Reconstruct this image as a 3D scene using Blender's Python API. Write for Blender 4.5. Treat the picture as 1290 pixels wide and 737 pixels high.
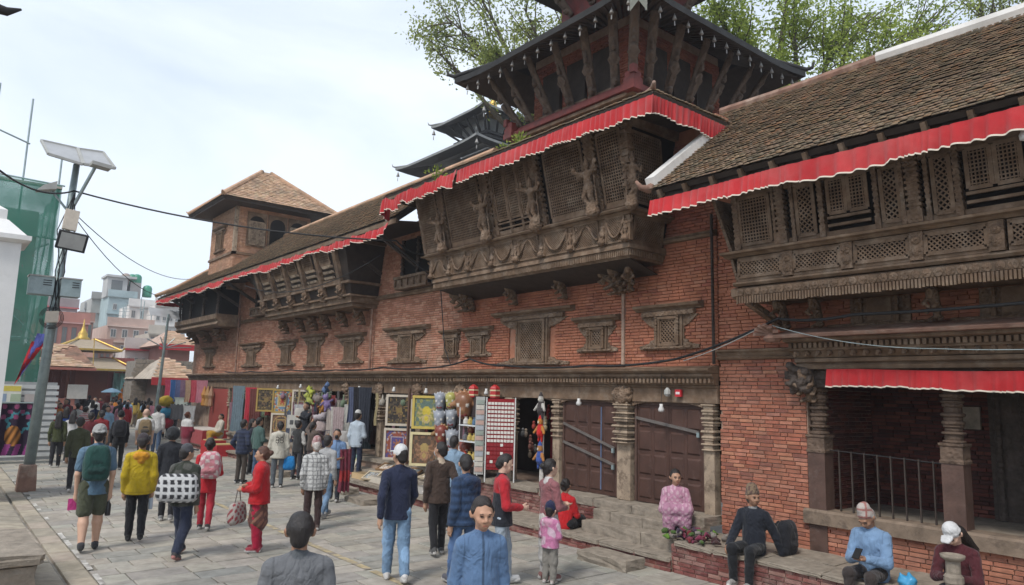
import bpy, bmesh, math, random
import numpy as np
from mathutils import Vector, Matrix
R = math.radians
random.seed(11)
rng = np.random.default_rng(5)
S = bpy.context.scene
for o in list(bpy.data.objects): bpy.data.objects.remove(o)
COL = S.collection
# ---------------------------------------------------------------- camera
CAM_F, CAM_B, CAM_P, CAM_R, CAM_H = 900.0, 39.0, 8.0, 1.5, 2.55
b, p, r = R(CAM_B), R(CAM_P), R(CAM_R)
cF = Vector((math.sin(b)*math.cos(p), math.cos(b)*math.cos(p), math.sin(p)))
r0 = Vector((math.cos(b), -math.sin(b), 0)); u0 = r0.cross(cF)
cR = math.cos(r)*r0 + math.sin(r)*u0; cU = math.cos(r)*u0 - math.sin(r)*r0
cam = bpy.data.cameras.new('camera'); camo = bpy.data.objects.new('camera', cam); COL.objects.link(camo)
m = Matrix((cR, cU, -cF)).transposed().to_4x4(); m.translation = (0, 0, CAM_H); camo.matrix_world = m
cam.sensor_width = 36; cam.lens = 36*CAM_F/1290; cam.clip_end = 2000; cam.clip_start = .1
S.camera = camo
def proj(P):
    v = Vector(P) - Vector((0, 0, CAM_H)); d = max(v.dot(cF), .01)
    return 645 + CAM_F*v.dot(cR)/d, 368.5 - CAM_F*v.dot(cU)/d, v.dot(cF)
# ---------------------------------------------------------------- sky and sun (bright overcast)
SUN_EL, SUN_AZ = R(52), R(250)          # azimuth clockwise from +Y
W = bpy.data.worlds.new('World'); S.world = W; W.use_nodes = True
nt = W.node_tree; nt.nodes.clear()
def N(t, kind, **kw):
    n = t.nodes.new(kind)
    for k, v in kw.items():
        if k[0] == '_': n.inputs[k[1:].replace('_', ' ')].default_value = v
        else: setattr(n, k, v)
    return n
sky = N(nt, 'ShaderNodeTexSky', sky_type='NISHITA', sun_disc=False, sun_elevation=SUN_EL, sun_rotation=SUN_AZ, altitude=1300, dust_density=2.5, air_density=1.0)
tc = N(nt, 'ShaderNodeTexCoord'); mp = N(nt, 'ShaderNodeMapping'); mp.inputs['Scale'].default_value = (1.0, 1.0, 2.6)
nz = N(nt, 'ShaderNodeTexNoise', _Scale=1.6, _Detail=7.0, _Roughness=.55, _Distortion=.5)
rp = N(nt, 'ShaderNodeValToRGB'); rp.color_ramp.elements[0].position = .36; rp.color_ramp.elements[0].color = (.58, .58, .58, 1)
rp.color_ramp.elements[1].position = .66; rp.color_ramp.elements[1].color = (.95, .95, .95, 1)
mx = N(nt, 'ShaderNodeMixRGB'); mx.inputs[2].default_value = (4.95, 5.4, 5.95, 1)
bg = N(nt, 'ShaderNodeBackground', _Strength=.12); ow = N(nt, 'ShaderNodeOutputWorld')
L = nt.links.new
L(tc.outputs['Generated'], mp.inputs[0]); L(mp.outputs[0], nz.inputs['Vector']); L(nz.outputs[0], rp.inputs[0])
L(rp.outputs[0], mx.inputs[0]); L(sky.outputs[0], mx.inputs[1]); L(mx.outputs[0], bg.inputs[0]); L(bg.outputs[0], ow.inputs[0])
sl = bpy.data.lights.new('sun', 'SUN'); sl.energy = 1.5; sl.angle = R(14); sl.color = (1, .95, .88)
so = bpy.data.objects.new('sun', sl); COL.objects.link(so)
sd = Vector((math.sin(SUN_AZ)*math.cos(SUN_EL), math.cos(SUN_AZ)*math.cos(SUN_EL), math.sin(SUN_EL)))
so.rotation_euler = sd.to_track_quat('Z', 'Y').to_euler(); so.location = sd*60
vs = S.view_settings; vs.view_transform = 'Standard'; vs.look = 'None'; vs.exposure = 0.8; vs.gamma = 1; vs.use_curve_mapping = False
S.cycles.use_denoising = True
try: S.cycles.denoiser = 'OPENIMAGEDENOISE'
except Exception: pass
S.cycles.max_bounces = 6; S.cycles.diffuse_bounces = 3; S.cycles.glossy_bounces = 2; S.cycles.transparent_max_bounces = 8
S.cycles.sample_clamp_indirect = 6
# ---------------------------------------------------------------- materials
MATS = {}
def mat(name, col, rough=.85, var=.25, scale=5., bump=.3, bscale=50., col2=None, c2lo=.5, c2hi=.62, c2scale=2., metal=0., attr=False, spec=.3, carve=0., cscale=18., sheen=0., grime=None, crease=0., strand=0.):
    m = bpy.data.materials.new(name); m.use_nodes = True; t = m.node_tree; t.nodes.clear(); k = t.links.new
    g = N(t, 'ShaderNodeNewGeometry'); out = N(t, 'ShaderNodeOutputMaterial'); pb = N(t, 'ShaderNodeBsdfPrincipled')
    pb.inputs['Roughness'].default_value = rough; pb.inputs['Metallic'].default_value = metal; pb.inputs['Specular IOR Level'].default_value = spec
    if sheen: pb.inputs['Sheen Weight'].default_value = sheen
    n1 = N(t, 'ShaderNodeTexNoise', _Scale=scale, _Detail=6., _Roughness=.6); k(g.outputs['Position'], n1.inputs['Vector'])
    ra = N(t, 'ShaderNodeMapRange', _From_Min=.28, _From_Max=.72, _To_Min=1-var, _To_Max=1+var); k(n1.outputs[0], ra.inputs[0])
    cur = N(t, 'ShaderNodeRGB'); cur.outputs[0].default_value = (*col, 1); cur = cur.outputs[0]
    if attr:
        at = N(t, 'ShaderNodeAttribute', attribute_name='Col'); mm = N(t, 'ShaderNodeMixRGB', blend_type='MULTIPLY'); mm.inputs[0].default_value = 1
        k(cur, mm.inputs[1]); k(at.outputs[0], mm.inputs[2]); cur = mm.outputs[0]
    if col2:
        n2 = N(t, 'ShaderNodeTexNoise', _Scale=c2scale, _Detail=8., _Roughness=.65); k(g.outputs['Position'], n2.inputs['Vector'])
        r2 = N(t, 'ShaderNodeMapRange', _From_Min=c2lo, _From_Max=c2hi); k(n2.outputs[0], r2.inputs[0])
        mm = N(t, 'ShaderNodeMixRGB'); k(r2.outputs[0], mm.inputs[0]); k(cur, mm.inputs[1]); mm.inputs[2].default_value = (*col2, 1); cur = mm.outputs[0]
    if grime:
        n4 = N(t, 'ShaderNodeTexNoise', _Scale=.55, _Detail=9., _Roughness=.7); k(g.outputs['Position'], n4.inputs['Vector'])
        r4 = N(t, 'ShaderNodeMapRange', _From_Min=.50, _From_Max=.74, _To_Max=.75); k(n4.outputs[0], r4.inputs[0])
        mm = N(t, 'ShaderNodeMixRGB'); k(r4.outputs[0], mm.inputs[0]); k(cur, mm.inputs[1]); mm.inputs[2].default_value = (*grime, 1); cur = mm.outputs[0]
    vm = N(t, 'ShaderNodeVectorMath', operation='SCALE'); k(cur, vm.inputs[0]); k(ra.outputs[0], vm.inputs['Scale'])
    k(vm.outputs[0], pb.inputs['Base Color'])
    hgt = None
    if bump:
        n3 = N(t, 'ShaderNodeTexNoise', _Scale=bscale, _Detail=4.); k(g.outputs['Position'], n3.inputs['Vector'])
        bp = N(t, 'ShaderNodeBump', _Strength=bump, _Distance=.01); k(n3.outputs[0], bp.inputs['Height']); hgt = bp.outputs[0]
    if carve:
        vo = N(t, 'ShaderNodeTexVoronoi', _Scale=cscale, feature='SMOOTH_F1'); k(g.outputs['Position'], vo.inputs['Vector'])
        b2 = N(t, 'ShaderNodeBump', _Strength=carve, _Distance=.03); k(vo.outputs['Distance'], b2.inputs['Height'])
        if hgt: k(hgt, b2.inputs['Normal'])
        hgt = b2.outputs[0]
    if crease or strand:
        mp = N(t, 'ShaderNodeMapping'); mp.inputs['Scale'].default_value = (1, 1, .55) if crease else (90, 90, 9); k(g.outputs['Position'], mp.inputs[0])
        n5 = N(t, 'ShaderNodeTexNoise', _Scale=6.5 if crease else 1., _Detail=2.5, _Distortion=1.4 if crease else .6); k(mp.outputs[0], n5.inputs['Vector'])
        a1 = N(t, 'ShaderNodeMath', operation='SUBTRACT'); a1.inputs[1].default_value = .5; k(n5.outputs[0], a1.inputs[0]); a2 = N(t, 'ShaderNodeMath', operation='ABSOLUTE'); k(a1.outputs[0], a2.inputs[0])
        a3 = N(t, 'ShaderNodeMapRange', _From_Min=0., _From_Max=.16, _To_Min=0., _To_Max=1.); a3.interpolation_type = 'SMOOTHSTEP'; k(a2.outputs[0], a3.inputs[0])
        b3 = N(t, 'ShaderNodeBump', _Strength=crease or strand, _Distance=.035 if crease else .006); k(a3.outputs[0], b3.inputs['Height'])
        if hgt: k(hgt, b3.inputs['Normal'])
        hgt = b3.outputs[0]
    if hgt: k(hgt, pb.inputs['Normal'])
    k(pb.outputs[0], out.inputs[0]); MATS[name] = m; return m
mat('brick', (1.2, 1.16, 1.1), .9, .2, 9, .5, 90, attr=True, col2=(.37, .165, .105), c2lo=.38, c2hi=.74, c2scale=.9, grime=(.13, .075, .055))
mat('mortar_red', (.38, .165, .10), .95, .2, 6, .6, 70, col2=(.40, .25, .18), c2lo=.52, c2hi=.72)
mat('mortar', (.36, .26, .20), .95, .25, 6, .6, 70, col2=(.30, .20, .15))
mat('brick_wash', (1, 1, 1), .9, .2, 5, .45, 90, attr=True, col2=(.37, .145, .085), c2lo=.36, c2hi=.62, c2scale=1.6, grime=(.20, .10, .07))
mat('brick_porch_shade', (1, 1, 1), .9, .25, 5, .5, 90, attr=True)  # porch interior brick, its shade painted through the Col attribute
mat('brick_far', (1, 1, 1), .9, .2, 4, .4, 60, attr=True, col2=(.34, .235, .165), c2lo=.52, c2hi=.75, c2scale=.7)
mat('wood', (.155, .102, .066), .8, .35, 5, .5, 45, col2=(.25, .19, .14), c2lo=.48, c2hi=.72, c2scale=3)
mat('carved', (.16, .106, .070), .8, .4, 7, .5, 60, col2=(.26, .20, .15), c2lo=.5, c2hi=.75, c2scale=4, carve=.9, cscale=26)
mat('strut_wood', (.10, .072, .054), .8, .35, 6, .5, 60, carve=.6, cscale=20)
mat('carved_dark', (.075, .058, .048), .75, .35, 6, .5, 60, carve=.9, cscale=22)
mat('dark_wood', (.045, .034, .028), .7, .3, 5, .4, 40)
mat('pale_wood', (.33, .255, .185), .85, .3, 4, .6, 30, col2=(.15, .11, .08), c2scale=5)
mat('door_wood', (.072, .037, .028), .5, .25, 4, .25, 30, col2=(.10, .06, .05), c2lo=.58, c2hi=.75, c2scale=9)
mat('post_wood', (.095, .056, .044), .6, .3, 5, .4, 30, col2=(.14, .10, .085), c2lo=.55, c2hi=.75, c2scale=7)
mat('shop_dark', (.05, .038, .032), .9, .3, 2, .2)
mat('lock_bar', (.13, .115, .105), .6, .2, 5, .2, 30)
mat('carved_post', (.115, .078, .056), .75, .35, 6, .5, 60, carve=.6, cscale=24)
mat('beam_wood', (.20, .15, .11), .85, .3, 4, .6, 30, col2=(.12, .09, .068), c2scale=5)
mat('inner_shade', (.012, .010, .009), .9, .1, 2, 0)  # near-black backing: the shade of interiors painted on solid boards and boxes
mat('interior', (.07, .05, .04), .9, .3, 2, .2)
mat('red_paint', (.15, .034, .028), .6, .25, 4, .3, 30, col2=(.10, .03, .026), c2scale=3)
mat('roof_tile', (1.2, 1.18, 1.12), .92, .25, 3, .4, 80, attr=True, col2=(.20, .165, .125), c2lo=.5, c2hi=.75, c2scale=1.3)
mat('cap_plaster', (.62, .60, .57), .9, .15, 4, .3, 30, col2=(.38, .36, .33), c2lo=.5, c2hi=.72)
mat('terracotta', (.23, .135, .10), .9, .3, 6, .5, 40, col2=(.30, .22, .175))
mat('red_cloth', (.40, .022, .026), .9, .22, 2, .25, 120, col2=(.42, .075, .072), c2lo=.45, c2hi=.75, c2scale=1.2, sheen=.2)
mat('trim_cloth', (.62, .55, .46), .85, .12, 8, .2, 100)
mat('slab', (1, 1, 1), .85, .24, 5, .6, 40, attr=True, grime=(.17, .15, .12), col2=(.36, .33, .28), c2lo=.5, c2hi=.75, c2scale=1.1)
mat('joint', (.24, .22, .19), .95, .3, 4, .6, 40)
mat('flag', (1, 1, 1), .9, .25, 4, .7, 30, attr=True, col2=(.36, .315, .25), c2lo=.48, c2hi=.7, c2scale=1.5)
mat('stone', (.26, .222, .178), .9, .28, 7, .9, 35, col2=(.16, .135, .108), c2lo=.5, c2hi=.85, c2scale=5)
mat('ledge_brick', (1, 1, 1), .9, .3, 6, .8, 60, attr=True, col2=(.20, .13, .11), c2lo=.5, c2hi=.7, c2scale=3)
mat('yellow_line', (.42, .34, .20), .85, .35, 6, .3, 40, col2=(.24, .21, .18), c2lo=.45, c2hi=.6, c2scale=5)
mat('white_line', (.52, .50, .46), .85, .3, 6, .3, 40, col2=(.26, .24, .22), c2lo=.45, c2hi=.6, c2scale=5)
mat('pagoda_metal', (.030, .029, .028), .7, .35, 3, .3, 20, metal=.2)
mat('pagoda_slate', (.21, .215, .21), .7, .2, 3, .2, 20)
mat('bell_metal', (.27, .26, .245), .6, .2, 8, .1, 40, metal=.3)
mat('banner_metal', (.17, .175, .15), .6, .2, 8, .1, 40, metal=.2)
mat('gold', (.50, .34, .09), .5, .2, 5, .2, 30, metal=.6)
mat('galv', (.30, .365, .37), .45, .2, 5, .2, 30, metal=.5)
mat('grey_paint', (.36, .36, .34), .6, .15, 4, .1, 30)
mat('solar', (.34, .345, .35), .3, .12, 3, 0, spec=.6)
mat('black', (.012, .012, .013), .5, .2, 5, .1)
mat('bulb', (.58, .57, .55), .35, .05, 5, 0, spec=.5)
mat('attr', (1, 1, 1), .85, .1, 6, .25, 90, attr=True)
mat('attr_gloss', (1, 1, 1), .35, .06, 6, .05, 60, attr=True, spec=.5)
mat('plaster', (1, 1, 1), .9, .16, .8, .2, 20, attr=True)
mat('white_wall', (.70, .695, .68), .85, .07, 2, .15, 15, col2=(.55, .54, .52), c2lo=.6, c2hi=.85, c2scale=1.5)
mat('cloth', (.82, .82, .82), .88, .14, 7, .35, 130, attr=True, sheen=.12, crease=.32)
mat('skin', (1, 1, 1), .55, .07, 14, .1, 100, attr=True, spec=.35)
mat('hair', (1.3, 1.2, 1.1), .45, .4, 30, .4, 160, attr=True, spec=.5, strand=.5)
mat('bark', (.10, .085, .065), .95, .3, 4, .8, 18)
mat('rubber', (.02, .02, .021), .6, .15, 5, .1)
mat('glass_dark', (.05, .06, .065), .15, .1, 2, 0, spec=.6)
mat('glass_far', (.13, .14, .14), .3, .1, 2, 0, spec=.5)
def leaf_mat(name, c1, c2):
    m = bpy.data.materials.new(name); m.use_nodes = True; t = m.node_tree; t.nodes.clear(); k = t.links.new
    out = N(t, 'ShaderNodeOutputMaterial'); d = N(t, 'ShaderNodeBsdfDiffuse'); tr = N(t, 'ShaderNodeBsdfTranslucent'); ms = N(t, 'ShaderNodeMixShader'); ms.inputs[0].default_value = .5
    g = N(t, 'ShaderNodeNewGeometry'); n1 = N(t, 'ShaderNodeTexNoise', _Scale=.9, _Detail=4.); k(g.outputs['Position'], n1.inputs['Vector'])
    a = N(t, 'ShaderNodeMath', operation='ADD'); k(n1.outputs[0], a.inputs[0]); mr = N(t, 'ShaderNodeMapRange', _To_Min=-.25, _To_Max=.25); k(g.outputs['Random Per Island'], mr.inputs[0]); k(mr.outputs[0], a.inputs[1])
    rp = N(t, 'ShaderNodeValToRGB'); rp.color_ramp.elements[0].position = .3; rp.color_ramp.elements[0].color = (*c1, 1); rp.color_ramp.elements[1].position = .7; rp.color_ramp.elements[1].color = (*c2, 1)
    k(a.outputs[0], rp.inputs[0]); k(rp.outputs[0], d.inputs[0]); k(rp.outputs[0], tr.inputs[0]); k(d.outputs[0], ms.inputs[1]); k(tr.outputs[0], ms.inputs[2]); k(ms.outputs[0], out.inputs[0]); MATS[name] = m
leaf_mat('leaf', (.16, .22, .045), (.42, .50, .12))
leaf_mat('leaf_pale', (.18, .22, .08), (.38, .43, .13))
def net_mat():
    m = bpy.data.materials.new('net'); m.use_nodes = True; t = m.node_tree; t.nodes.clear(); k = t.links.new
    out = N(t, 'ShaderNodeOutputMaterial'); d = N(t, 'ShaderNodeBsdfDiffuse'); tr = N(t, 'ShaderNodeBsdfTranslucent'); ms = N(t, 'ShaderNodeMixShader'); ms.inputs[0].default_value = .35
    tp = N(t, 'ShaderNodeBsdfTransparent'); m2 = N(t, 'ShaderNodeMixShader'); g = N(t, 'ShaderNodeNewGeometry')
    n1 = N(t, 'ShaderNodeTexNoise', _Scale=.7, _Detail=5.); k(g.outputs['Position'], n1.inputs['Vector'])
    rp = N(t, 'ShaderNodeValToRGB'); rp.color_ramp.elements[0].position = .35; rp.color_ramp.elements[0].color = (.07, .24, .175, 1); rp.color_ramp.elements[1].position = .7; rp.color_ramp.elements[1].color = (.15, .38, .30, 1)
    k(n1.outputs[0], rp.inputs[0]); k(rp.outputs[0], d.inputs[0]); k(rp.outputs[0], tr.inputs[0]); k(d.outputs[0], ms.inputs[1]); k(tr.outputs[0], ms.inputs[2])
    mr = N(t, 'ShaderNodeMapRange', _From_Min=.35, _From_Max=.65, _To_Min=.16, _To_Max=.5); k(n1.outputs[0], mr.inputs[0]); k(mr.outputs[0], m2.inputs[0])
    k(ms.outputs[0], m2.inputs[1]); k(tp.outputs[0], m2.inputs[2]); k(m2.outputs[0], out.inputs[0]); MATS['net'] = m
net_mat()
# ---------------------------------------------------------------- mesh building
class MB:
    def __init__(s): s.v = []; s.f = []; s.c = []; s.col = (1, 1, 1)
    def add(s, vs, fs, col=None):
        n = len(s.v); s.v.extend(tuple(x) for x in vs); c = col or s.col
        for f in fs: s.f.append(tuple(i+n for i in f)); s.c.append(c)
        return s
    def box(s, x0, x1, y0, y1, z0, z1, col=None):
        return s.add([(x0,y0,z0),(x1,y0,z0),(x1,y1,z0),(x0,y1,z0),(x0,y0,z1),(x1,y0,z1),(x1,y1,z1),(x0,y1,z1)],
              [(0,3,2,1),(4,5,6,7),(0,1,5,4),(1,2,6,5),(2,3,7,6),(3,0,4,7)], col)
    def obox(s, o, ax, ay, az, col=None):          # corner o and three edge vectors
        o, ax, ay, az = map(Vector, (o, ax, ay, az))
        return s.add([o, o+ax, o+ax+ay, o+ay, o+az, o+ax+az, o+ax+ay+az, o+ay+az], [(0,3,2,1),(4,5,6,7),(0,1,5,4),(1,2,6,5),(2,3,7,6),(3,0,4,7)], col)
    def bar(s, a, b, w, h=None, up=(0, 0, 1), col=None):     # square bar between two points
        a, b = Vector(a), Vector(b); h = h or w; d = (b-a).normalized(); up = Vector(up)
        if abs(d.dot(up)) > .98: up = Vector((1, 0, 0))
        x = d.cross(up).normalized()*w; z = x.cross(d).normalized()*h
        return s.obox(a - x/2 - z/2, x, b-a, z, col)
    def tube(s, pts, r, n=6, col=None, cap=True):
        pts = [Vector(q) for q in pts]; rs = r if isinstance(r, (list, tuple)) else [r]*len(pts); base = len(s.v); c = col or s.col
        up = Vector((0, 0, 1)) if abs((pts[-1]-pts[0]).normalized().z) < .9 else Vector((1, 0, 0))
        for i, q in enumerate(pts):
            d = (pts[min(i+1, len(pts)-1)] - pts[max(i-1, 0)]).normalized(); x = d.cross(up).normalized(); y = x.cross(d)
            for j in range(n):
                a = 2*math.pi*j/n; s.v.append(tuple(q + (x*math.cos(a) + y*math.sin(a))*rs[i]))
        for i in range(len(pts)-1):
            for j in range(n):
                s.f.append((base+i*n+j, base+i*n+(j+1) % n, base+(i+1)*n+(j+1) % n, base+(i+1)*n+j)); s.c.append(c)
        if cap:
            s.f.append(tuple(base+j for j in reversed(range(n)))); s.c.append(c)
            s.f.append(tuple(base+(len(pts)-1)*n+j for j in range(n))); s.c.append(c)
        return s
    def lathe(s, o, prof, n=10, col=None, axis=None, sq=False):       # prof: (radius, height) list, along +z
        o = Vector(o); base = len(s.v); c = col or s.col; k = math.sqrt(2) if sq else 1
        if sq: n = 4
        for rr, z in prof:
            for j in range(n):
                a = 2*math.pi*(j+(.5 if sq else 0))/n; s.v.append((o.x+rr*k*math.cos(a), o.y+rr*k*math.sin(a), o.z+z))
        for i in range(len(prof)-1):
            for j in range(n):
                s.f.append((base+i*n+j, base+i*n+(j+1) % n, base+(i+1)*n+(j+1) % n, base+(i+1)*n+j)); s.c.append(c)
        s.f.append(tuple(base+j for j in reversed(range(n)))); s.c.append(c)
        s.f.append(tuple(base+(len(prof)-1)*n+j for j in range(n))); s.c.append(c)
        return s
    def prism(s, poly, d, col=None):              # extrude a 3D polygon by vector d
        n = len(poly); d = Vector(d); poly = [Vector(q) for q in poly]
        return s.add(poly + [q+d for q in poly], [tuple(reversed(range(n))), tuple(range(n, 2*n))] + [(i, (i+1) % n, n+(i+1) % n, n+i) for i in range(n)], col)
    def grid(s, P, col=None, closed=False):               # P[i][j] points -> quads
        base = len(s.v); a, bb = len(P), len(P[0]); c = col or s.col
        for row in P: s.v.extend(tuple(q) for q in row)
        for i in range(a-1):
            for j in range(bb-1):
                s.f.append((base+i*bb+j, base+i*bb+j+1, base+(i+1)*bb+j+1, base+(i+1)*bb+j)); s.c.append(c if not callable(c) else c(i, j))
        return s
    def ball(s, c, r, col=None, n=8, m=5, sc=(1, 1, 1)):
        P = [[(c[0]+r*sc[0]*math.sin(math.pi*i/m)*math.cos(2*math.pi*j/n), c[1]+r*sc[1]*math.sin(math.pi*i/m)*math.sin(2*math.pi*j/n), c[2]+r*sc[2]*math.cos(math.pi*i/m)) for j in range(n+1)] for i in range(m+1)]
        return s.grid(P, col)
    def mesh(s, name, material, smooth=False):
        me = bpy.data.meshes.new(name); me.from_pydata(s.v, [], s.f)
        at = me.attributes.new('Col', 'FLOAT_COLOR', 'FACE')
        at.data.foreach_set('color', np.array([(*c, 1) for c in s.c], 'f').ravel())
        for q in (material if isinstance(material, (list, tuple)) else [material]): me.materials.append(MATS[q])
        if smooth: me.polygons.foreach_set('use_smooth', np.ones(len(me.polygons), bool))
        me.update(); return me
    def build(s, name, material, parent=None, smooth=False, kind=None, loc=None):
        return link(name, s.mesh(name, material, smooth), parent, kind, loc)
def link(name, me, parent=None, kind=None, loc=None, rot=None, scale=None):
    o = bpy.data.objects.new(name, me); COL.objects.link(o)
    if parent is not None: o.parent = parent
    if kind: o['kind'] = kind
    if loc is not None: o.location = loc
    if rot is not None: o.rotation_euler = rot
    if scale is not None: o.scale = (scale,)*3 if isinstance(scale, (int, float)) else scale
    return o
def tag(o, label, cat, group=None, kind=None):
    o['label'] = label; o['category'] = cat
    if group: o['group'] = group
    if kind: o['kind'] = kind
    return o
def thing(name, label, cat, loc=(0, 0, 0), group=None, rot=None):
    o = link(name, None, loc=loc, rot=rot); return tag(o, label, cat, group)
def copy_tree(o, parent=None, loc=None, rot=None, scale=None):
    c = o.copy(); COL.objects.link(c)
    if parent is not None: c.parent = parent
    if loc is not None: c.location = loc
    if rot is not None: c.rotation_euler = rot
    if scale is not None: c.scale = (scale,)*3 if isinstance(scale, (int, float)) else scale
    for ch in list(o.children): copy_tree(ch, c)
    return c
def view_size(P):                                   # rough pixel scale of a point in the picture, 0 outside the frame
    x, y, d = proj(P)
    return CAM_F/d if d > .5 and -20 < x < 1310 and -20 < y < 757 else 0
def pieces(parent, name, variants, items, n=300, material='brick', rest_name=None):
    """items: (Matrix, variant index). The n largest in view become objects, the others one joined part."""
    order = sorted(items, key=lambda t: -view_size(t[0].translation)) if n else items
    for M, k in order[:n]:
        o = link(name, variants[k][0], parent); o.matrix_local = M
    rest = order[n:]
    if rest:
        V = []; F = []; C = []; off = 0; loops = []; tot = []
        data = []
        for me, mb in variants: data.append((np.array(mb.v), mb.f, mb.c))
        for M, k in rest:
            v, f, c = data[k]; A = np.array(M)
            V.append(v @ A[:3, :3].T + A[:3, 3])
            for q, cc in zip(f, c): F.append(tuple(i+off for i in q)); C.append((*cc, 1))
            off += len(v)
        me = bpy.data.meshes.new(rest_name or name); me.from_pydata(np.concatenate(V).tolist(), [], F)
        me.attributes.new('Col', 'FLOAT_COLOR', 'FACE').data.foreach_set('color', np.array(C, 'f').ravel())
        me.materials.append(MATS[material]); link(rest_name or name+'_work', me, parent, 'stuff')
def variant(mb, name, material): return (mb.mesh(name, material), mb)
def jit(c, a): 
    k = 1 + random.uniform(-a, a); return tuple(max(0., x*k*(1+random.uniform(-a, a)*.4)) for x in c)
# ---------------------------------------------------------------- ground
g = MB(); g.add([(-600, -600, -.05), (600, -600, -.05), (600, 900, -.05), (-600, 900, -.05)], [(0, 1, 2, 3)])
ground = g.build('ground', 'joint', kind='structure')
paving = link('pavement', None, kind='structure')
PAL = [(.30, .285, .252), (.325, .305, .265), (.27, .258, .232), (.35, .322, .27), (.31, .288, .245), (.285, .27, .24), (.37, .335, .275)]
def slab_variants(name, pal, material, bev=.012, th=.045):
    out = []
    for c in pal:
        for q in range(2):
            mb = MB(); e = .5; k = [random.uniform(.0, .012) for _ in range(4)]; z = [random.uniform(-.003, .003) for _ in range(4)]
            P = [(-e+k[0], -e+k[1], 0), (e-k[1], -e+k[2], 0), (e-k[3], e-k[0], 0), (-e+k[2], e-k[3], 0)]
            lo = [(x, y, -th) for x, y, _ in P]; mid = [(x, y, -.006) for x, y, _ in P]; top = [(x*.975, y*.965, z[i]) for i, (x, y, _) in enumerate(P)]
            vs = lo+mid+top; fs = [(i, (i+1) % 4, 4+(i+1) % 4, 4+i) for i in range(4)] + [(4+i, 4+(i+1) % 4, 8+(i+1) % 4, 8+i) for i in range(4)] + [(8, 9, 10, 11)]
            mb.add(vs, fs, jit(c, .06)); out.append(variant(mb, name, material))
    return out
sv = slab_variants('paving_slab', PAL, 'slab'); items = []
y = 2.6; row = 0
while y < 62:
    dy = random.choice((.36, .40, .44)); x = 2.0 - random.uniform(0, .4); row += 1
    far = 40 if y > 36 else 8.9
    while x < (8.95 if y < 40 else 24):
        dx = random.choice((.45, .6, .6, .75)) if y < 30 else 1.2
        x0, x1 = max(x, 2.005), x+dx
        if x1-x0 > .12:
            M = Matrix.Translation((.5*(x0+x1), y+dy/2, random.uniform(-.004, .003))) @ Matrix.Diagonal((x1-x0-.012, dy-.012, 1, 1))
            items.append((M, random.randrange(len(sv))))
        x += dx
    y += dy
pieces(paving, 'paving_slab', sv, items, 300, 'slab', 'far_paving_slabs')
# warm stone flags left of the drain line, sloping up to the left
slope = link('stone_slope', None, kind='structure')
FP = [(.33, .285, .225), (.29, .255, .205), (.36, .31, .245), (.27, .235, .185)]
fv = slab_variants('flagstone', FP, 'flag'); items = []
y = 6.0
while y < 40:
    dy = random.choice((.5, .65, .8))
    for x0, x1 in ((1.70, 2.0),):
        items.append((Matrix.Translation((.5*(x0+x1), y+dy/2, -.004)) @ Matrix.Diagonal((x1-x0-.012, dy-.014, 1, 1)), random.randrange(8)))
    x = 1.66
    while x > -3:
        dx = random.choice((.5, .7, .9)); a = R(7.5)
        cx = x-dx/2; z = (1.66-cx)*math.tan(a)
        items.append((Matrix.Translation((cx, y+dy/2+random.uniform(-.02, .02), z)) @ Matrix.Rotation(a, 4, 'Y') @ Matrix.Diagonal((dx-.014, dy-.016, 1, 1)), random.randrange(8)))
        x -= dx
    y += dy
pieces(slope, 'flagstone', fv, items, 150, 'flag', 'far_flagstones')
mb = MB(); mb.add([(1.67, 5, -.03), (1.67, 41, -.03), (-3.2, 41, .58), (-3.2, 5, .58)], [(0, 1, 2, 3)]); mb.build('slope_bed', 'joint', slope)
y = 8
while y < 24:                                                # broken white edge marks
    l = random.uniform(.25, .7)
    if random.random() < .62:
        mb = MB(); mb.add([(2.0, y, .006), (2.07, y+.02, .006), (2.075, y+l, .006), (2.005, y+l-.03, .006)], [(0, 1, 2, 3)]); mb.build('white_mark', 'white_line', paving)
    y += l + random.uniform(.05, .3)
for y0, y1 in ((6, 9.4), (9.5, 12.9), (13.0, 16.8), (16.9, 21), (21.2, 27)):
    mb = MB(); mb.add([(5.15, y0, .0055), (5.26, y0, .0055), (5.26, y1, .0055), (5.15, y1, .0055)], [(0, 1, 2, 3)]); mb.build('yellow_mark', 'yellow_line', paving)
# ---------------------------------------------------------------- bricks
RED = [(.31, .115, .075), (.28, .10, .066), (.33, .13, .085), (.24, .082, .057), (.33, .145, .10), (.37, .17, .115), (.17, .07, .056), (.26, .12, .09)]
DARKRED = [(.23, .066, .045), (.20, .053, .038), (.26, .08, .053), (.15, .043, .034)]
SALMON = [(.41, .20, .13), (.38, .18, .115), (.44, .225, .15), (.34, .155, .10), (.45, .25, .175)]
PLINTH = [(.21, .072, .06), (.18, .06, .05), (.25, .10, .085), (.15, .055, .048), (.27, .15, .125)]
def brick_variants(name, pal, material='brick', rough=.004):
    out = []
    for c in pal:
        for q in range(2):
            mb = MB(); d = .035                              # local: length y, height z, outward -x
            f = [random.uniform(-rough, rough) for _ in range(4)]
            P = [(-.5, -.5), (.5, -.5), (.5, .5), (-.5, .5)]
            vs = [(d, y, z) for y, z in P] + [(.004, y, z) for y, z in P] + [(f[i], y*.965, z*.86) for i, (y, z) in enumerate(P)]
            mb.add(vs, [((i+1) % 4, i, 4+i, 4+(i+1) % 4) for i in range(4)] + [(4+(i+1) % 4, 4+i, 8+i, 8+(i+1) % 4) for i in range(4)] + [(11, 10, 9, 8)], jit(c, .08)); out.append(variant(mb, name, material))
    return out
WASH = [(.37, .145, .086), (.345, .13, .078), (.40, .165, .10), (.32, .115, .072), (.39, .18, .12), (.26, .095, .065)]
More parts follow.
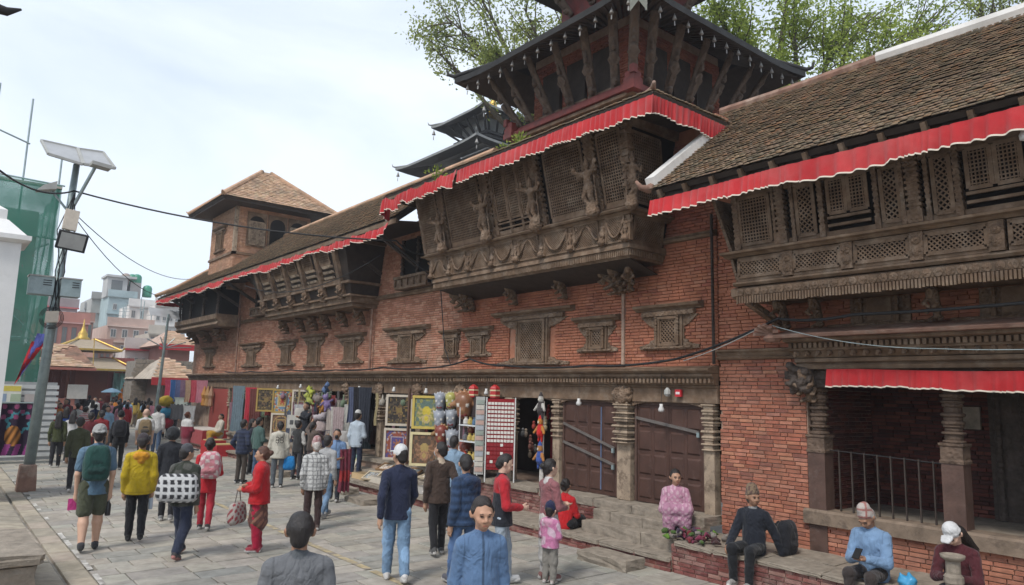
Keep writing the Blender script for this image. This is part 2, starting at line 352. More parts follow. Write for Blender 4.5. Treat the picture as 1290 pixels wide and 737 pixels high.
TAN = [(.46, .27, .17), (.42, .24, .15), (.50, .30, .20), (.38, .21, .135)]
PORCH_SHADE = [(.115, .038, .03), (.09, .032, .026), (.14, .048, .036), (.07, .028, .024)]  # dirty porch brick, with the shade inside the porch put into the colours
BV = {k: brick_variants('brick', v, mt) for k, (v, mt) in dict(red=(RED, 'brick'), dark=(DARKRED, 'brick'), porch_shade=(PORCH_SHADE, 'brick_porch_shade'), tan=(TAN, 'brick_far'), wash=(WASH, 'brick_wash'), salmon=(SALMON, 'brick_far'), plinth=(PLINTH, 'ledge_brick')).items()}
def lay(u0, u1, z0, z1, holes=(), bl=.225, bh=.048, gap=.011, seed=0):
    """running bond: (centre u, centre z, length) of every brick in the field, cut at holes"""
    rr = random.Random(seed); z = z0; k = 0; out = []
    while z < z1-.02:
        h = min(bh, z1-z); u = u0 - (bl+gap)*(.5 if k % 2 else 0) - rr.uniform(0, .03)
        while u < u1:
            l = bl*rr.uniform(.86, 1.06)*(.5 if rr.random() < .12 else 1); a, bq = max(u, u0), min(u+l, u1)
            segs = [(a, bq)]
            for h0, h1, g0, g1 in holes:
                if z+h > g0+.01 and z < g1-.01:
                    segs = [s for q0, q1 in segs for s in ((q0, min(q1, h0)), (max(q0, h1), q1)) if s[1]-s[0] > .03]
            out += [(.5*(q0+q1), z+h/2, q1-q0) for q0, q1 in segs if q1-q0 > .03]
            u += l+gap
        z += bh+gap; k += 1
    return out
def wall_x(parent, X, u0, u1, z0, z1, key, holes=(), n=0, seed=0, dirn=-1, **kw):
    """brick field on a plane of constant X, facing -X (dirn -1)"""
    items = []
    for u, z, l in lay(u0, u1, z0, z1, holes, seed=seed, **kw):
        items.append((Matrix.Translation((X+random.uniform(-.003, .003), u, z)) @ Matrix.Diagonal((1, l, kw.get('bh', .048), 1)), random.randrange(len(BV[key]))))
    pieces(parent, 'brick', BV[key], items, n, BV[key][0][0].materials[0].name, 'brickwork')
def wall_y(parent, Y, x0, x1, z0, z1, key, holes=(), n=0, seed=0, **kw):
    """brick field on a plane of constant Y, facing -Y"""
    items = []; Q = Matrix.Rotation(R(90), 4, 'Z')
    for u, z, l in lay(x0, x1, z0, z1, holes, seed=seed, **kw):
        items.append((Matrix.Translation((u, Y+random.uniform(-.003, .003), z)) @ Q @ Matrix.Diagonal((1, l, kw.get('bh', .048), 1)), random.randrange(len(BV[key]))))
    pieces(parent, 'brick', BV[key], items, n, BV[key][0][0].materials[0].name, 'brickwork')
def rough_block(x0, x1, y0, y1, z0, z1, j=.012, n=(3, 3, 2), seed=1):
    """a worn stone block with uneven faces"""
    rr = random.Random(seed); bm = bmesh.new(); bmesh.ops.create_cube(bm, size=1)
    bmesh.ops.bevel(bm, geom=bm.edges[:], offset=.035, segments=1, affect='EDGES')
    for e in range(2): bmesh.ops.subdivide_edges(bm, edges=[q for q in bm.edges if q.calc_length() > .3], cuts=1, use_grid_fill=True)
    mb = MB(); bm.verts.ensure_lookup_table()
    vs = [((v.co.x+.5)*(x1-x0)+x0+rr.uniform(-j, j), (v.co.y+.5)*(y1-y0)+y0+rr.uniform(-j, j), (v.co.z+.5)*(z1-z0)+z0+rr.uniform(-j, j)) for v in bm.verts]
    mb.add(vs, [tuple(v.index for v in f.verts) for f in bm.faces]); bm.free(); return mb
# ---------------------------------------------------------------- brick ledge and steps along the facade
ledge = thing('brick_ledge', 'worn red brick ledge with stone top below the porch, men sitting on it', 'ledge')
mb = MB(); mb.box(8.84, 10.0, -3, 6.93, -.05, .40); mb.build('core', 'mortar', ledge)
wall_x(ledge, 8.82, -3, 6.95, .0, .385, 'plinth', n=150, seed=3)
wall_y(ledge, 6.97, 8.84, 9.9, .0, .385, 'plinth', seed=4)
y = -3.0; k = 0
while y < 6.9:
    l = min(random.uniform(.55, .95), 6.97-y); rough_block(8.79, 9.35, y+.006, y+l-.006, .388, .45+random.uniform(-.01, .008), .008, seed=k).build('coping_stone', 'stone', ledge)
    rough_block(9.355, 10.02, y+.106, y+l+.094, .388, .445+random.uniform(-.01, .008), .006, seed=k+50).build('coping_stone', 'stone', ledge); y += l; k += 1
steps = thing('stone_steps', 'worn stone steps in front of the two brown doors', 'steps')
def stone_row(parent, x0, x1, y0, y1, z0, z1, lmin, lmax, seed, name='step_stone', j=.004):
    rr = random.Random(seed); y = y0; k = 0
    while y < y1-.05:
        l = rr.uniform(lmin, lmax); l = y1-y if y1-y-l < .2 else l
        rough_block(x0, x1, y+.005, y+l-.005, z0, z1+rr.uniform(-.008, .008), j, seed=seed*31+k).build(name, 'stone', parent); y += l; k += 1
stone_row(steps, 9.12, 9.75, 6.99, 9.2, .20, .40, .8, 1.3, 1); stone_row(steps, 9.42, 9.8, 6.99, 9.2, .39, .56, .7, 1.1, 2)
stone_row(steps, 9.62, 10.15, 6.99, 10.9, .55, .70, .6, 1.1, 3, 'sill_stone')
tag(rough_block(8.2, 8.66, 7.35, 8.35, -.04, .15, .012, seed=77).build('step_block', 'stone'), 'loose grey stone step block on the paving below the steps', 'step block')
low = thing('lower_ledge', 'low stone and brick ledge running along in front of the shops', 'ledge')
stone_row(low, 8.76, 9.72, 6.99, 13.0, .14, .215, .6, 1.0, 4, 'coping_stone'); stone_row(low, 8.72, 9.3, 13.0, 33, .16, .235, .7, 1.2, 5, 'coping_stone')
mb = MB(); mb.box(8.8, 9.7, 6.99, 33, -.05, .15); mb.build('core', 'mortar', low)
wall_x(low, 8.79, 6.99, 33, 0.0, .145, 'plinth', n=60, seed=6)
upper = thing('shop_platform', 'raised brick and stone shop platform under the display stalls', 'platform')
mb = MB(); mb.box(9.66, 12.5, 9.2, 36.8, -.05, .62); mb.build('core', 'mortar', upper)
wall_x(upper, 9.64, 9.21, 13.0, .21, .62, 'plinth', n=120, seed=8); 
stone_row(upper, 9.6, 10.2, 10.92, 36.8, .60, .70, .7, 1.3, 9, 'coping_stone')
stone_row(upper, 9.28, 9.68, 13.0, 33.0, .2, .44, .7, 1.3, 10, 'step_stone')
for i, (x0, x1, y0, y1, h) in enumerate(((8.1, 8.55, 16.3, 17.3, .14), (7.75, 8.4, 14.6, 15.5, .12), (8.0, 8.5, 20.2, 21.2, .15))):
    tag(rough_block(x0, x1, y0, y1, -.04, h, .012, seed=80+i).build('step_block', 'stone'),
        ['squared grey stone step block on the paving by the painting display', 'flat stone step block on the paving nearest the white capped man', 'small stone step block on the paving by the hat stall'][i], 'step block', 'step blocks')
# raised stone block at the lower left corner of the picture
blk = thing('stone_platform', 'corner of a weathered stone platform at the lower left', 'platform')
for i, (x0, x1, y0, y1, z0, z1) in enumerate(((-1.6, .2, 10.36, 12.3, .38, .52), (.205, 1.34, 10.36, 12.3, .38, .51), (-1.6, .12, 10.44, 12.2, -.02, .385), (.125, .5, 10.43, 12.2, -.02, .385), (.505, .86, 10.45, 12.2, -.02, .385), (.865, 1.28, 10.43, 12.2, -.02, .385))):
    rough_block(x0, x1, y0, y1, z0, z1, .015, seed=90+i).build('stone_block', 'stone', blk)
mb = MB(); mb.tube([(.2, 10.2, .04), (.7, 10.28, .06), (1.2, 10.33, .06), (1.5, 10.5, .03)], [.04, .07, .065, .03], 8); mb.build('edge_stone', 'terracotta', blk, True)
# ---------------------------------------------------------------- joinery helpers (facade faces -X)
def lattice(name, parent, O, U, V, pitch=.05, w=.018, t=.02, diag=False, material='wood', frame=.03):
    """woven screen on a parallelogram O, O+U, O+V"""
    O, U, V = Vector(O), Vector(U), Vector(V); lu, lv = U.length, V.length; u, v = U/lu, V/lv; n = u.cross(v).normalized(); mb = MB()
    def seg(a, bq, wd, off):
        A = O+u*a[0]+v*a[1]+n*off; B = O+u*bq[0]+v*bq[1]+n*off; d = (B-A); e = d.normalized().cross(n)*wd
        mb.add([A-e/2, B-e/2, B+e/2, A+e/2, A-e/2+n*t, B-e/2+n*t, B+e/2+n*t, A+e/2+n*t], [(4, 5, 6, 7), (0, 1, 5, 4), (2, 3, 7, 6), (3, 2, 1, 0)])
    if diag:
        k = -lv
        while k < lu:
            for s in (0, 1):
                a0, a1 = max(k, 0), min(k+lv, lu)
                if a1-a0 > .01:
                    if s == 0: seg((a0, a0-k), (a1, a1-k), w, 0)
                    else: seg((a0, lv-(a0-k)), (a1, lv-(a1-k)), w, .006)
            k += pitch*1.41
    else:
        for i in range(1, int(lu/pitch)+1): seg((i*lu/(int(lu/pitch)+1), 0), (i*lu/(int(lu/pitch)+1), lv), w, 0)
        for i in range(1, int(lv/pitch)+1): seg((0, i*lv/(int(lv/pitch)+1)), (lu, i*lv/(int(lv/pitch)+1)), w, .006)
    if frame:
        for a, bq in (((0, 0), (lu, 0)), ((0, lv), (lu, lv)), ((0, 0), (0, lv)), ((lu, 0), (lu, lv))): seg(a, bq, frame*1.6, .012)
    return mb.build(name, material, parent, kind='stuff')
def profile_bar(name, parent, prof, y0, y1, material='wood', m0=0, m1=0, tip=0):
    """moulding running along Y; prof = (x, z) outline; m0/m1 mitre the ends by depth"""
    mb = MB(); xb = max(q[0] for q in prof)
    a = [(x, y0-m0*(xb-x), z) for x, z in prof]; c = [(x, y1+m1*(xb-x), z) for x, z in prof]; n = len(prof)
    mb.add(a+c, [tuple(range(n)), tuple(reversed(range(n, 2*n)))] + [((i+1) % n, i, n+i, n+(i+1) % n) for i in range(n)])
    return mb.build(name, material, parent)
def turned(parent, x, y, z0, z1, r, material='wood', name='colonnette', n=8, seed=0, base=.3, square=False):
    """carved column: plain lower shaft, stacked rings above"""
    rr = random.Random(seed); prof = [(r*1.1, 0), (r*1.1, (z1-z0)*base*.12), (r*.98, (z1-z0)*base*.14), (r*.98, (z1-z0)*base)]; z = (z1-z0)*base; H = z1-z0
    ring = [1.15, .8, 1.05, .72, 1.2, .85, 1.0, .7]; k = 0
    while z < H-.02:
        s = max(.03, H*.045)*rr.uniform(.7, 1.3); q = ring[k % 8]; z2 = min(z+s, H)
        prof += [(r*q*.92, z+s*.1), (r*q, z+s*.5), (r*q*.9, z2-s*.08)]; z = z2; k += 1
    mb = MB(); mb.lathe((x, y, z0), prof, n, sq=square); return mb.build(name, material, parent)
def sdf_mesh(prims, v, name, material, cols=None, k=.02, wob=0., smooth=True, colf=None, cut=None):
    """one continuous skin round tapered capsules: (a, b, ra, rb, group, sy, k)"""
    A = np.array([p[0] for p in prims], float); B = np.array([p[1] for p in prims], float); ra = np.array([p[2] for p in prims]); rb = np.array([p[3] for p in prims])
    mxr = np.maximum(ra, rb)[:, None]; lo = (np.minimum(A, B)-mxr).min(0)-3*v; hi = (np.maximum(A, B)+mxr).max(0)+3*v
    n = np.ceil((hi-lo)/v).astype(int)+1; ax = [lo[i]+v*np.arange(n[i]) for i in range(3)]; F = np.full(n, 9., np.float32)
    def dist(i, X, Y, Z):
        a, bb = A[i], B[i]; sy = prims[i][5] if len(prims[i]) > 5 else 1; kz = 1
        y0 = a[1] if sy != 1 else 0
        px, py, pz = X-a[0], (Y-a[1])/sy, Z-a[2]; d = bb-a; d = np.array([d[0], d[1]/sy, d[2]]); L2 = max(d@d, 1e-9)
        t = np.clip((px*d[0]+py*d[1]+pz*d[2])/L2, 0, 1)
        q = np.sqrt((px-t*d[0])**2+(py-t*d[1])**2+(pz-t*d[2])**2) - (ra[i]+(rb[i]-ra[i])*t)
        return q*(.5*(1+sy) if sy < 1 else 1)
    for i, p in enumerate(prims):
        kk = p[6] if len(p) > 6 else k; pad = max(ra[i], rb[i])+kk+2*v
        s = []
        for j in range(3):
            l = min(A[i][j], B[i][j])-pad; h = max(A[i][j], B[i][j])+pad
            s.append(slice(max(0, int((l-lo[j])/v)), min(n[j], int((h-lo[j])/v)+2)))
        X, Y, Z = ax[0][s[0]][:, None, None], ax[1][s[1]][None, :, None], ax[2][s[2]][None, None, :]
        D = dist(i, X, Y, Z).astype(np.float32)
        if wob: D = D + wob*(1.5*np.abs(np.sin(Z*26+X*17-Y*12+1.3*i+1.2*np.sin(X*13+Z*9+i))) - .9 + .8*np.abs(np.sin(Z*47-X*39+Y*33+2.1*i+np.sin(Z*17))) + .5*np.sin(X*37+i)*np.sin(Y*31+2*i)).astype(np.float32)
        G = F[tuple(s)]
        if kk > 0:
            h = np.maximum(kk-np.abs(G-D), 0)/kk; F[tuple(s)] = np.minimum(G, D)-h*h*kk*.25
        else: F[tuple(s)] = np.minimum(G, D)
    if cut is not None: F = np.maximum(F, (cut-ax[2])[None, None, :]).astype(np.float32)
    neg = F < 0; c = np.zeros(n-1, np.int8)
    for a in (0, 1):
        for bq in (0, 1):
            for q in (0, 1): c += neg[a:n[0]-1+a, bq:n[1]-1+bq, q:n[2]-1+q]
    cells = np.argwhere((c > 0) & (c < 8)); idx = np.full(n-1, -1, np.int64); idx[tuple(cells.T)] = np.arange(len(cells))
    acc = np.zeros((len(cells), 3)); cnt = np.zeros(len(cells)); cor = [(a, bq, q) for a in (0, 1) for bq in (0, 1) for q in (0, 1)]
    val = {o: F[cells[:, 0]+o[0], cells[:, 1]+o[1], cells[:, 2]+o[2]] for o in cor}
    for o in cor:
        for d in range(3):
            if o[d] == 0:
                o2 = tuple(x+(1 if j == d else 0) for j, x in enumerate(o)); f0, f1 = val[o], val[o2]; mk = (f0 < 0) != (f1 < 0)
                t = np.where(mk, f0/np.where(mk, f0-f1, 1), 0)
                P = np.array(o, float)[None] + np.eye(3)[d][None]*t[:, None]; acc[mk] += P[mk]; cnt[mk] += 1
    verts = lo + v*(cells + acc/cnt[:, None]); faces = []
    for d in range(3):
        e1, e2 = [(1, 2), (2, 0), (0, 1)][d]; sl0 = [slice(1, -1)]*3; sl0[d] = slice(0, n[d]-1); sl1 = list(sl0); sl1[d] = slice(1, n[d])
        f0, f1 = neg[tuple(sl0)], neg[tuple(sl1)]
        for fl in (0, 1):
            E = np.argwhere((f0 & ~f1) if fl == 0 else (~f0 & f1))
            off = np.array([0 if j == d else 1 for j in range(3)]); E = E+off; u1 = np.eye(3, dtype=int)[e1]; u2 = np.eye(3, dtype=int)[e2]
            q = [idx[tuple((E-u1-u2).T)], idx[tuple((E-u2).T)], idx[tuple(E.T)], idx[tuple((E-u1).T)]]
            faces.append(np.stack(q if fl == 0 else q[::-1], 1))
    faces = np.concatenate(faces); me = bpy.data.meshes.new(name)
    me.vertices.add(len(verts)); me.vertices.foreach_set('co', verts.astype('f').ravel()); me.loops.add(4*len(faces)); me.loops.foreach_set('vertex_index', faces.astype('i').ravel())
    me.polygons.add(len(faces)); me.polygons.foreach_set('loop_start', np.arange(0, 4*len(faces), 4, dtype='i'))
    try: me.polygons.foreach_set('loop_total', np.full(len(faces), 4, 'i'))
    except Exception: pass
    me.update(calc_edges=True); me.polygons.foreach_set('use_smooth', np.full(len(faces), smooth))
    at = me.attributes.new('Col', 'FLOAT_COLOR', 'POINT'); CC = np.ones((len(verts), 4), 'f')
    if cols is not None:
        Dm = np.stack([dist(i, verts[:, 0], verts[:, 1], verts[:, 2]) for i in range(len(prims))]); w = Dm.argmin(0)
        base = np.array([cols[p[4]] if not callable(cols[p[4]]) else (1, 1, 1) for p in prims])
        CC[:, :3] = base[w]; grp = np.array([p[4] for p in prims])[w]
        for gname, cc in cols.items():
            if callable(cc):
                mk = grp == gname
                if mk.any(): CC[mk, :3] = cc(verts[mk])
    if colf is not None: CC[:, :3] = colf(verts, CC[:, :3])
    at.data.foreach_set('color', CC.ravel()); me.materials.append(MATS[material]); me.validate(); return me
def cap(a, bq, ra, rb=None, g='w', sy=1, k=.02): return (a, bq, ra, ra if rb is None else rb, g, sy, k)
def deity(arms=2, seed=0):
    """small carved standing figure, 0.9 m, facing -X (local x towards viewer is -)"""
    rr = random.Random(seed); s = rr.choice((-1, 1)); P = []
    P += [cap((0, 0, .0), (0, 0, .06), .12, .10), cap((0, 0, .08), (0, 0, .11), .085, .07)]
    P += [cap((-.02, .04, .42), (-.04, .07*s+.03, .27), .052, .042), cap((-.04, .07*s+.03, .27), (-.01, .06, .12), .04, .03), cap((-.02, -.04, .42), (-.03, -.05+.03*s, .27), .052, .042), cap((-.03, -.05+.03*s, .27), (-.01, -.05, .12), .04, .03)]
    P += [cap((0, 0, .43), (0, .015*s, .52), .068, .058), cap((0, .015*s, .52), (0, 0, .64), .055, .072), cap((0, -.07, .66), (0, .07, .66), .036), cap((0, 0, .66), (0, -.01*s, .74), .028), cap((-.01, -.01*s, .765), (-.01, -.015*s, .79), .048, .045), cap((0, -.01*s, .82), (0, -.015*s, .92), .048, .014)]
    for i in range(arms):
        e = 1 if i % 2 else -1; a = R(rr.uniform(-65, 55) if arms > 2 else rr.choice((-55, 35))); el = (-.03, e*(.08+.12*math.cos(a)), .655+.12*math.sin(a)); w = (-.06, el[1]+e*rr.uniform(-.02, .09), el[2]+rr.uniform(.02, .12))
        P += [cap((0, e*.07, .655), el, .03, .024), cap(el, w, .023, .018), cap(w, (w[0], w[1], w[2]+.03), .024)]
    P += [cap((.02, -.09, .1), (.02, -.12, .75), .018, .012), cap((.02, .09, .1), (.02, .12, .75), .018, .012)]
    return sdf_mesh(P, .016, 'figure', 'carved', k=.02)
DEITY = [deity(2, 1), deity(4, 5), deity(6, 9)]
def knot(seed=0):
    """carved bracket: a squat sitting figure over leaf scrolls, facing -X, 0.5 m tall"""
    rr = random.Random(seed); P = [cap((.1, 0, .5), (-.12, 0, .44), .055, .05), cap((-.06, 0, .40), (.02, 0, .22), .075, .055), cap((.02, 0, .22), (.06, 0, .04), .05, .04), cap((-.11, 0, .35), (-.12, 0, .39), .045)]
    for e in (-1, 1): P += [cap((-.06, e*.05, .34), (-.12, e*.08, .25), .03, .024), cap((-.12, e*.08, .25), (-.10, e*.03, .2), .024, .02), cap((0, e*.05, .2), (-.07, e*.07, .12), .032, .026), cap((.05, e*.04, .06), (-.03, e*.06, .02), .03, .024)]
    return sdf_mesh(P, .015, 'bracket', 'carved', k=.02)
KNOT = [knot(1)]
def flower_mesh():
    mb = MB(); n = 10
    for rr, x, r2 in ((.055, -.012, .03), (.03, -.02, .012)): mb.add([(x*.2, rr*math.cos(2*math.pi*j/n), rr*math.sin(2*math.pi*j/n)) for j in range(n)] + [(x, r2*math.cos(2*math.pi*j/n), r2*math.sin(2*math.pi*j/n)) for j in range(n)], [((j+1) % n, j, n+j, n+(j+1) % n) for j in range(n)] + [tuple(reversed(range(n, 2*n)))])
    return mb.mesh('rosette', 'carved')
ROSETTE = flower_mesh()
def window(parent, yc, zs, lw, lh, hw, ho=0, X=10.0, diag=True, name='window', pitch=.05, tall=0):
    """carved window on the facade: zs sill level, lw x lh screen, hw half width of hood, sill wings"""
    fr = MB(); z0, z1 = zs+.10, zs+.10+lh; f = .07
    fr.box(X-.02, X+.02, yc-lw/2-f*2.2, yc+lw/2+f*2.2, z0-.04, z1+.06)
    for e in (-1, 1):
        for q, dx in ((.5, .075), (1.55, .055)): fr.box(X-dx, X-.021, yc+e*(lw/2+f*q)-f*.42, yc+e*(lw/2+f*q)+f*.42, z0-.05, z1+.05)
    fr.box(X-.085, X-.022, yc-lw/2-f*.98, yc+lw/2+f*.98, z0-.05, z0-.002); fr.box(X-.085, X-.022, yc-lw/2-f*.98, yc+lw/2+f*.98, z1+.002, z1+.05)
    w = fr.build(name, 'wood', parent)
    mb = MB(); mb.box(X-.024, X-.021, yc-lw/2, yc+lw/2, z0, z1); mb.build('shadow_board', 'inner_shade', w)
    lattice('lattice', w, (X-.03, yc+lw/2, z0), (0, -lw, 0), (0, 0, lh), pitch, .016, .016, diag)
    for e in (-1, 1): turned(w, X-.09, yc+e*(lw/2+f*1.0), z0-.04, z1+.05, .028, n=6, seed=int(yc*10))
    zt = z1+.06
    profile_bar('hood', w, [(X+.02, zt+.10), (X-.06, zt+.10), (X-.08, zt+.125), (X-.15, zt+.15), (X-.17, zt+.19), (X-.13, zt+.205), (X+.02, zt+.225)], yc+ho-hw, yc+ho+hw)
    profile_bar('lintel', w, [(X+.02, zt+.0), (X-.10, zt+.0), (X-.10, zt+.07), (X-.06, zt+.099), (X+.02, zt+.099)], yc-hw*.78, yc+hw*.78, 'carved')
    mb = MB()
    for e in (-1, 1):       # stepped side wings under the lintel and over the sill
        a = yc+e*(lw/2+f*2.25); o_ = yc+e*hw*.86
        mb.prism([(X-.035, a, zt-.002), (X-.035, o_, zt-.002), (X-.035, yc+e*(lw/2+.34*(hw-lw/2)+f), zt-.16), (X-.035, a, zt-.2)][::e], (.05, 0, 0))
        mb.prism([(X-.04, a, zs+.0), (X-.04, yc+e*hw*.9, zs+.0), (X-.04, yc+e*hw*.9, zs+.06), (X-.04, yc+e*hw*.6, zs+.10), (X-.04, yc+e*hw*.55, zs+.15), (X-.04, a, zs+.17)][::-e], (.05, 0, 0))
    mb.build('side_wing', 'carved', w)
    profile_bar('sill', w, [(X+.01, zs-.02), (X-.07, zs-.02), (X-.11, zs+.01), (X-.11, zs+.04), (X+.01, zs+.055)], yc-hw*.72, yc+hw*.72, 'carved')
    return w
# ---------------------------------------------------------------- roof tiles
TILEC = [(.27, .205, .15), (.235, .185, .14), (.30, .23, .17), (.215, .17, .13), (.29, .19, .13), (.33, .255, .185), (.20, .165, .13)]
TILER = [(.42, .27, .185), (.37, .24, .165), (.46, .31, .22), (.34, .22, .15), (.40, .29, .21)]
def tile_variants(pal):
    out = []
    for c in pal:
        for q in range(2):
            mb = MB(); t = random.uniform(-.006, .006); w = .5; h = .014     # local: x across, y up slope, z normal; lower edge rounded, raised
            P = [(-w, .62, -.004), (w, .62, -.004), (w, -.34+t, .022), (w*.5, -.5, .026), (-w*.5, -.5+t, .026), (-w, -.36, .02)]
            vs = P+[(x, y, z-h) for x, y, z in P]
            mb.add(vs, [(5, 4, 3, 2, 1, 0)[::-1]] + [(i, (i+1) % 6, 6+(i+1) % 6, 6+i)[::-1] for i in (2, 3, 4)], jit(c, .1)); out.append(variant(mb, 'roof_tile', 'roof_tile'))
    return out
TV = tile_variants(TILEC); TVR = tile_variants(TILER)
def tiled(parent, E0, E1, T0, T1, w=.12, ex=.14, n=0, seed=0, skip=None, tv=None):
    tv = tv or TV
    """tiles on the plane E0-E1 (eave) T0-T1 (top); rows run along the eave"""
    E0, E1, T0, T1 = map(Vector, (E0, E1, T0, T1)); items = []; up = ((T0+T1)/2-(E0+E1)/2); H = up.length
    rows = max(2, int(H/ex)); nrm = (E1-E0).cross(up).normalized()
    if nrm.z < 0: nrm = -nrm
    rr = random.Random(seed)
    for r_ in range(rows):
        t = (r_+.5)/rows; a, c = E0.lerp(T0, t), E1.lerp(T1, t); d = c-a; l = d.length; nn = max(1, int(l/w)); xa = d.normalized(); ya = nrm.cross(xa)
        if ya.dot(up) < 0: xa, ya = -xa, -ya
        for k in range(nn):
            f = (k+.5+(.5 if r_ % 2 else 0)*.9)/nn
            if f > 1: continue
            P = a+d*f+nrm*(rr.uniform(-.006, .008)); s = l/nn*1.0
            if skip and skip(P): continue
            an = rr.uniform(-.06, .06); x2 = xa*math.cos(an)+ya*math.sin(an); y2 = ya*math.cos(an)-xa*math.sin(an); z2 = nrm
            M = Matrix(((x2.x*s, y2.x*ex*1.15, z2.x, P.x), (x2.y*s, y2.y*ex*1.15, z2.y, P.y), (x2.z*s, y2.z*ex*1.15, z2.z, P.z), (0, 0, 0, 1)))
            items.append((M, rr.randrange(len(tv))))
    pieces(parent, 'roof_tile', tv, items, n, 'roof_tile', 'roof_tiles')
def deck(name, parent, quad, th=.08, material='dark_wood'):
    q = [Vector(v) for v in quad]; nrm = (q[1]-q[0]).cross(q[3]-q[0]).normalized()
    if nrm.z < 0: nrm = -nrm
    mb = MB(); mb.prism([v-nrm*.022 for v in q], -nrm*th); return mb.build(name, material, parent)
def valance(label, path, drop, seed=0, sag=0., group='red eave valances', gather=.09, amp=.03, normal=(-1, 0, 0), dropf=None):
    """pleated cloth hung along a path of points, white tape on its lower hem"""
    rr = random.Random(seed); path = [Vector(q) for q in path]; P = []; acc = 0; root = None
    seg = [(path[i], path[i+1]) for i in range(len(path)-1)]; pts = []
    for a, bq in seg:
        n = max(2, int((bq-a).length/.022))
        d = (bq-a).normalized(); nn = d.cross(Vector((0, 0, 1))).normalized()
        if nn.dot(Vector(normal)) < 0: nn = -nn
        for i in range(n): pts.append((a.lerp(bq, i/n), nn))
    pts.append((path[-1], nn)); ph = 0; nxt = 0; per = gather; top = []; grid = []
    hem = 0
    for i, (q, nn) in enumerate(pts):
        if ph >= nxt: per = gather*rr.uniform(.35, 2.1); nxt += 2*math.pi
        ph += .022/per*2*math.pi
        if rr.random() < .06: hem = rr.uniform(-.09, .07)
        q = q-Vector((0, 0, .018*abs(math.sin(i*.0245+seed))+.012*math.sin(i*.011+seed*2))); s = i/len(pts); dz = drop*(1+.05*math.sin(i*.021+seed)+hem) if dropf is None else dropf(s)
        col = []
        for j in range(6):
            t = j/5; A = amp*(.45+.8*t)*(math.sin(ph)+.22*math.sin(2*ph+.6)) + amp*.5*t*math.sin(i*.031+1)
            col.append(q + nn*(A+.02+.03*t) + Vector((0, 0, -dz*t + (.005*math.sin(ph)*t if j else 0) - sag*math.sin(math.pi*((s*len(seg)) % 1)))))
        grid.append(col)
    mb = MB(); mb.grid(grid); root = mb.build('valance', 'red_cloth', None, True); tag(root, label, 'valance', group)
    mb = MB(); mb.grid([[c[5]+Vector((-.004, 0, .006)), c[5]+Vector((-.006, 0, -.013))] for c in grid]); mb.build('hem_tape', 'trim_cloth', root, True)
    return root
# ================================================================ right palace wing (porch, hanging balcony, long tiled roof)
rw = thing('palace_wing', 'red brick palace wing with porch, hanging wooden balcony and long tiled roof, right side', 'building')
mb = MB()
mb.box(10.03, 10.5, -3, 6.93, 3.3, 6.2); mb.build('upper_core', 'mortar_red', rw); mb = MB(); mb.box(10.03, 13, 5.46, 6.93, .40, 3.299); mb.box(10.03, 10.3, -3, 5.44, .40, .83)
mb.build('wall', 'mortar', rw); mb = MB(); mb.box(12.03, 12.4, -3, 5.46, .3, 3.3); mb.build('porch_core', 'dark_wood', rw)
mb = MB(); mb.box(10.28, 12.4, -3, 5.46, .80, .95); mb.build('porch_floor', 'stone', rw)
mb = MB(); mb.box(9.9, 12.4, -3, 5.46, 3.02, 3.12); mb.build('porch_ceiling', 'dark_wood', rw)
pier = link('pier', None, rw); wall_x(pier, 10.0, 5.47, 6.93, .45, 3.16, 'red', n=300, seed=21, bl=.225, bh=.047)
up = link('upper_wall', None, rw); wall_x(up, 10.0, -3, 6.93, 3.34, 4.3, 'wash', n=200, seed=22, bl=.225, bh=.047); wall_x(up, 10.0, 5.9, 6.93, 4.3, 5.6, 'wash', n=60, seed=23)
wall_x(link('porch_parapet', None, rw), 10.0, -3, 5.20, .44, .815, 'red', n=120, seed=24)
bk = link('porch_back_wall', None, rw); wall_x(bk, 12.0, 3.75, 5.46, .95, 3.0, 'porch_shade', n=200, seed=25); wall_y(bk, 5.43, 10.3, 12.0, .95, 3.0, 'porch_shade', seed=26); wall_x(bk, 12.0, -2.9, 2.2, .95, 3.0, 'porch_shade', n=0, seed=27)
mb = MB(); mb.box(10.2, 12.1, -3.1, -2.95, .4, 3.1); mb.build('unseen_end_wall', 'mortar', rw)  # out of view, added to stop light entering at the porch end
# dark carved door in the porch back wall
mb = MB(); mb.box(11.90, 12.02, 2.2, 3.74, .95, 3.0); dr = mb.build('porch_door', 'carved_dark', rw)
for yy in (2.25, 2.9, 3.3, 3.62): turned(dr, 11.86, yy, .97, 2.9, .05, 'carved_dark', 'door_post', seed=int(yy*9))
for i in range(9):
    mb = MB(); zz = 1.0+.2*i; mb.box(11.84, 11.9, 3.0, 3.22, zz, zz+.16); mb.build('carved_panel', 'carved_dark', dr)
mb = MB(); mb.box(11.93, 11.99, 3.86, 4.08, 2.2, 2.52); mb.build('wall_tablet', 'stone', rw)
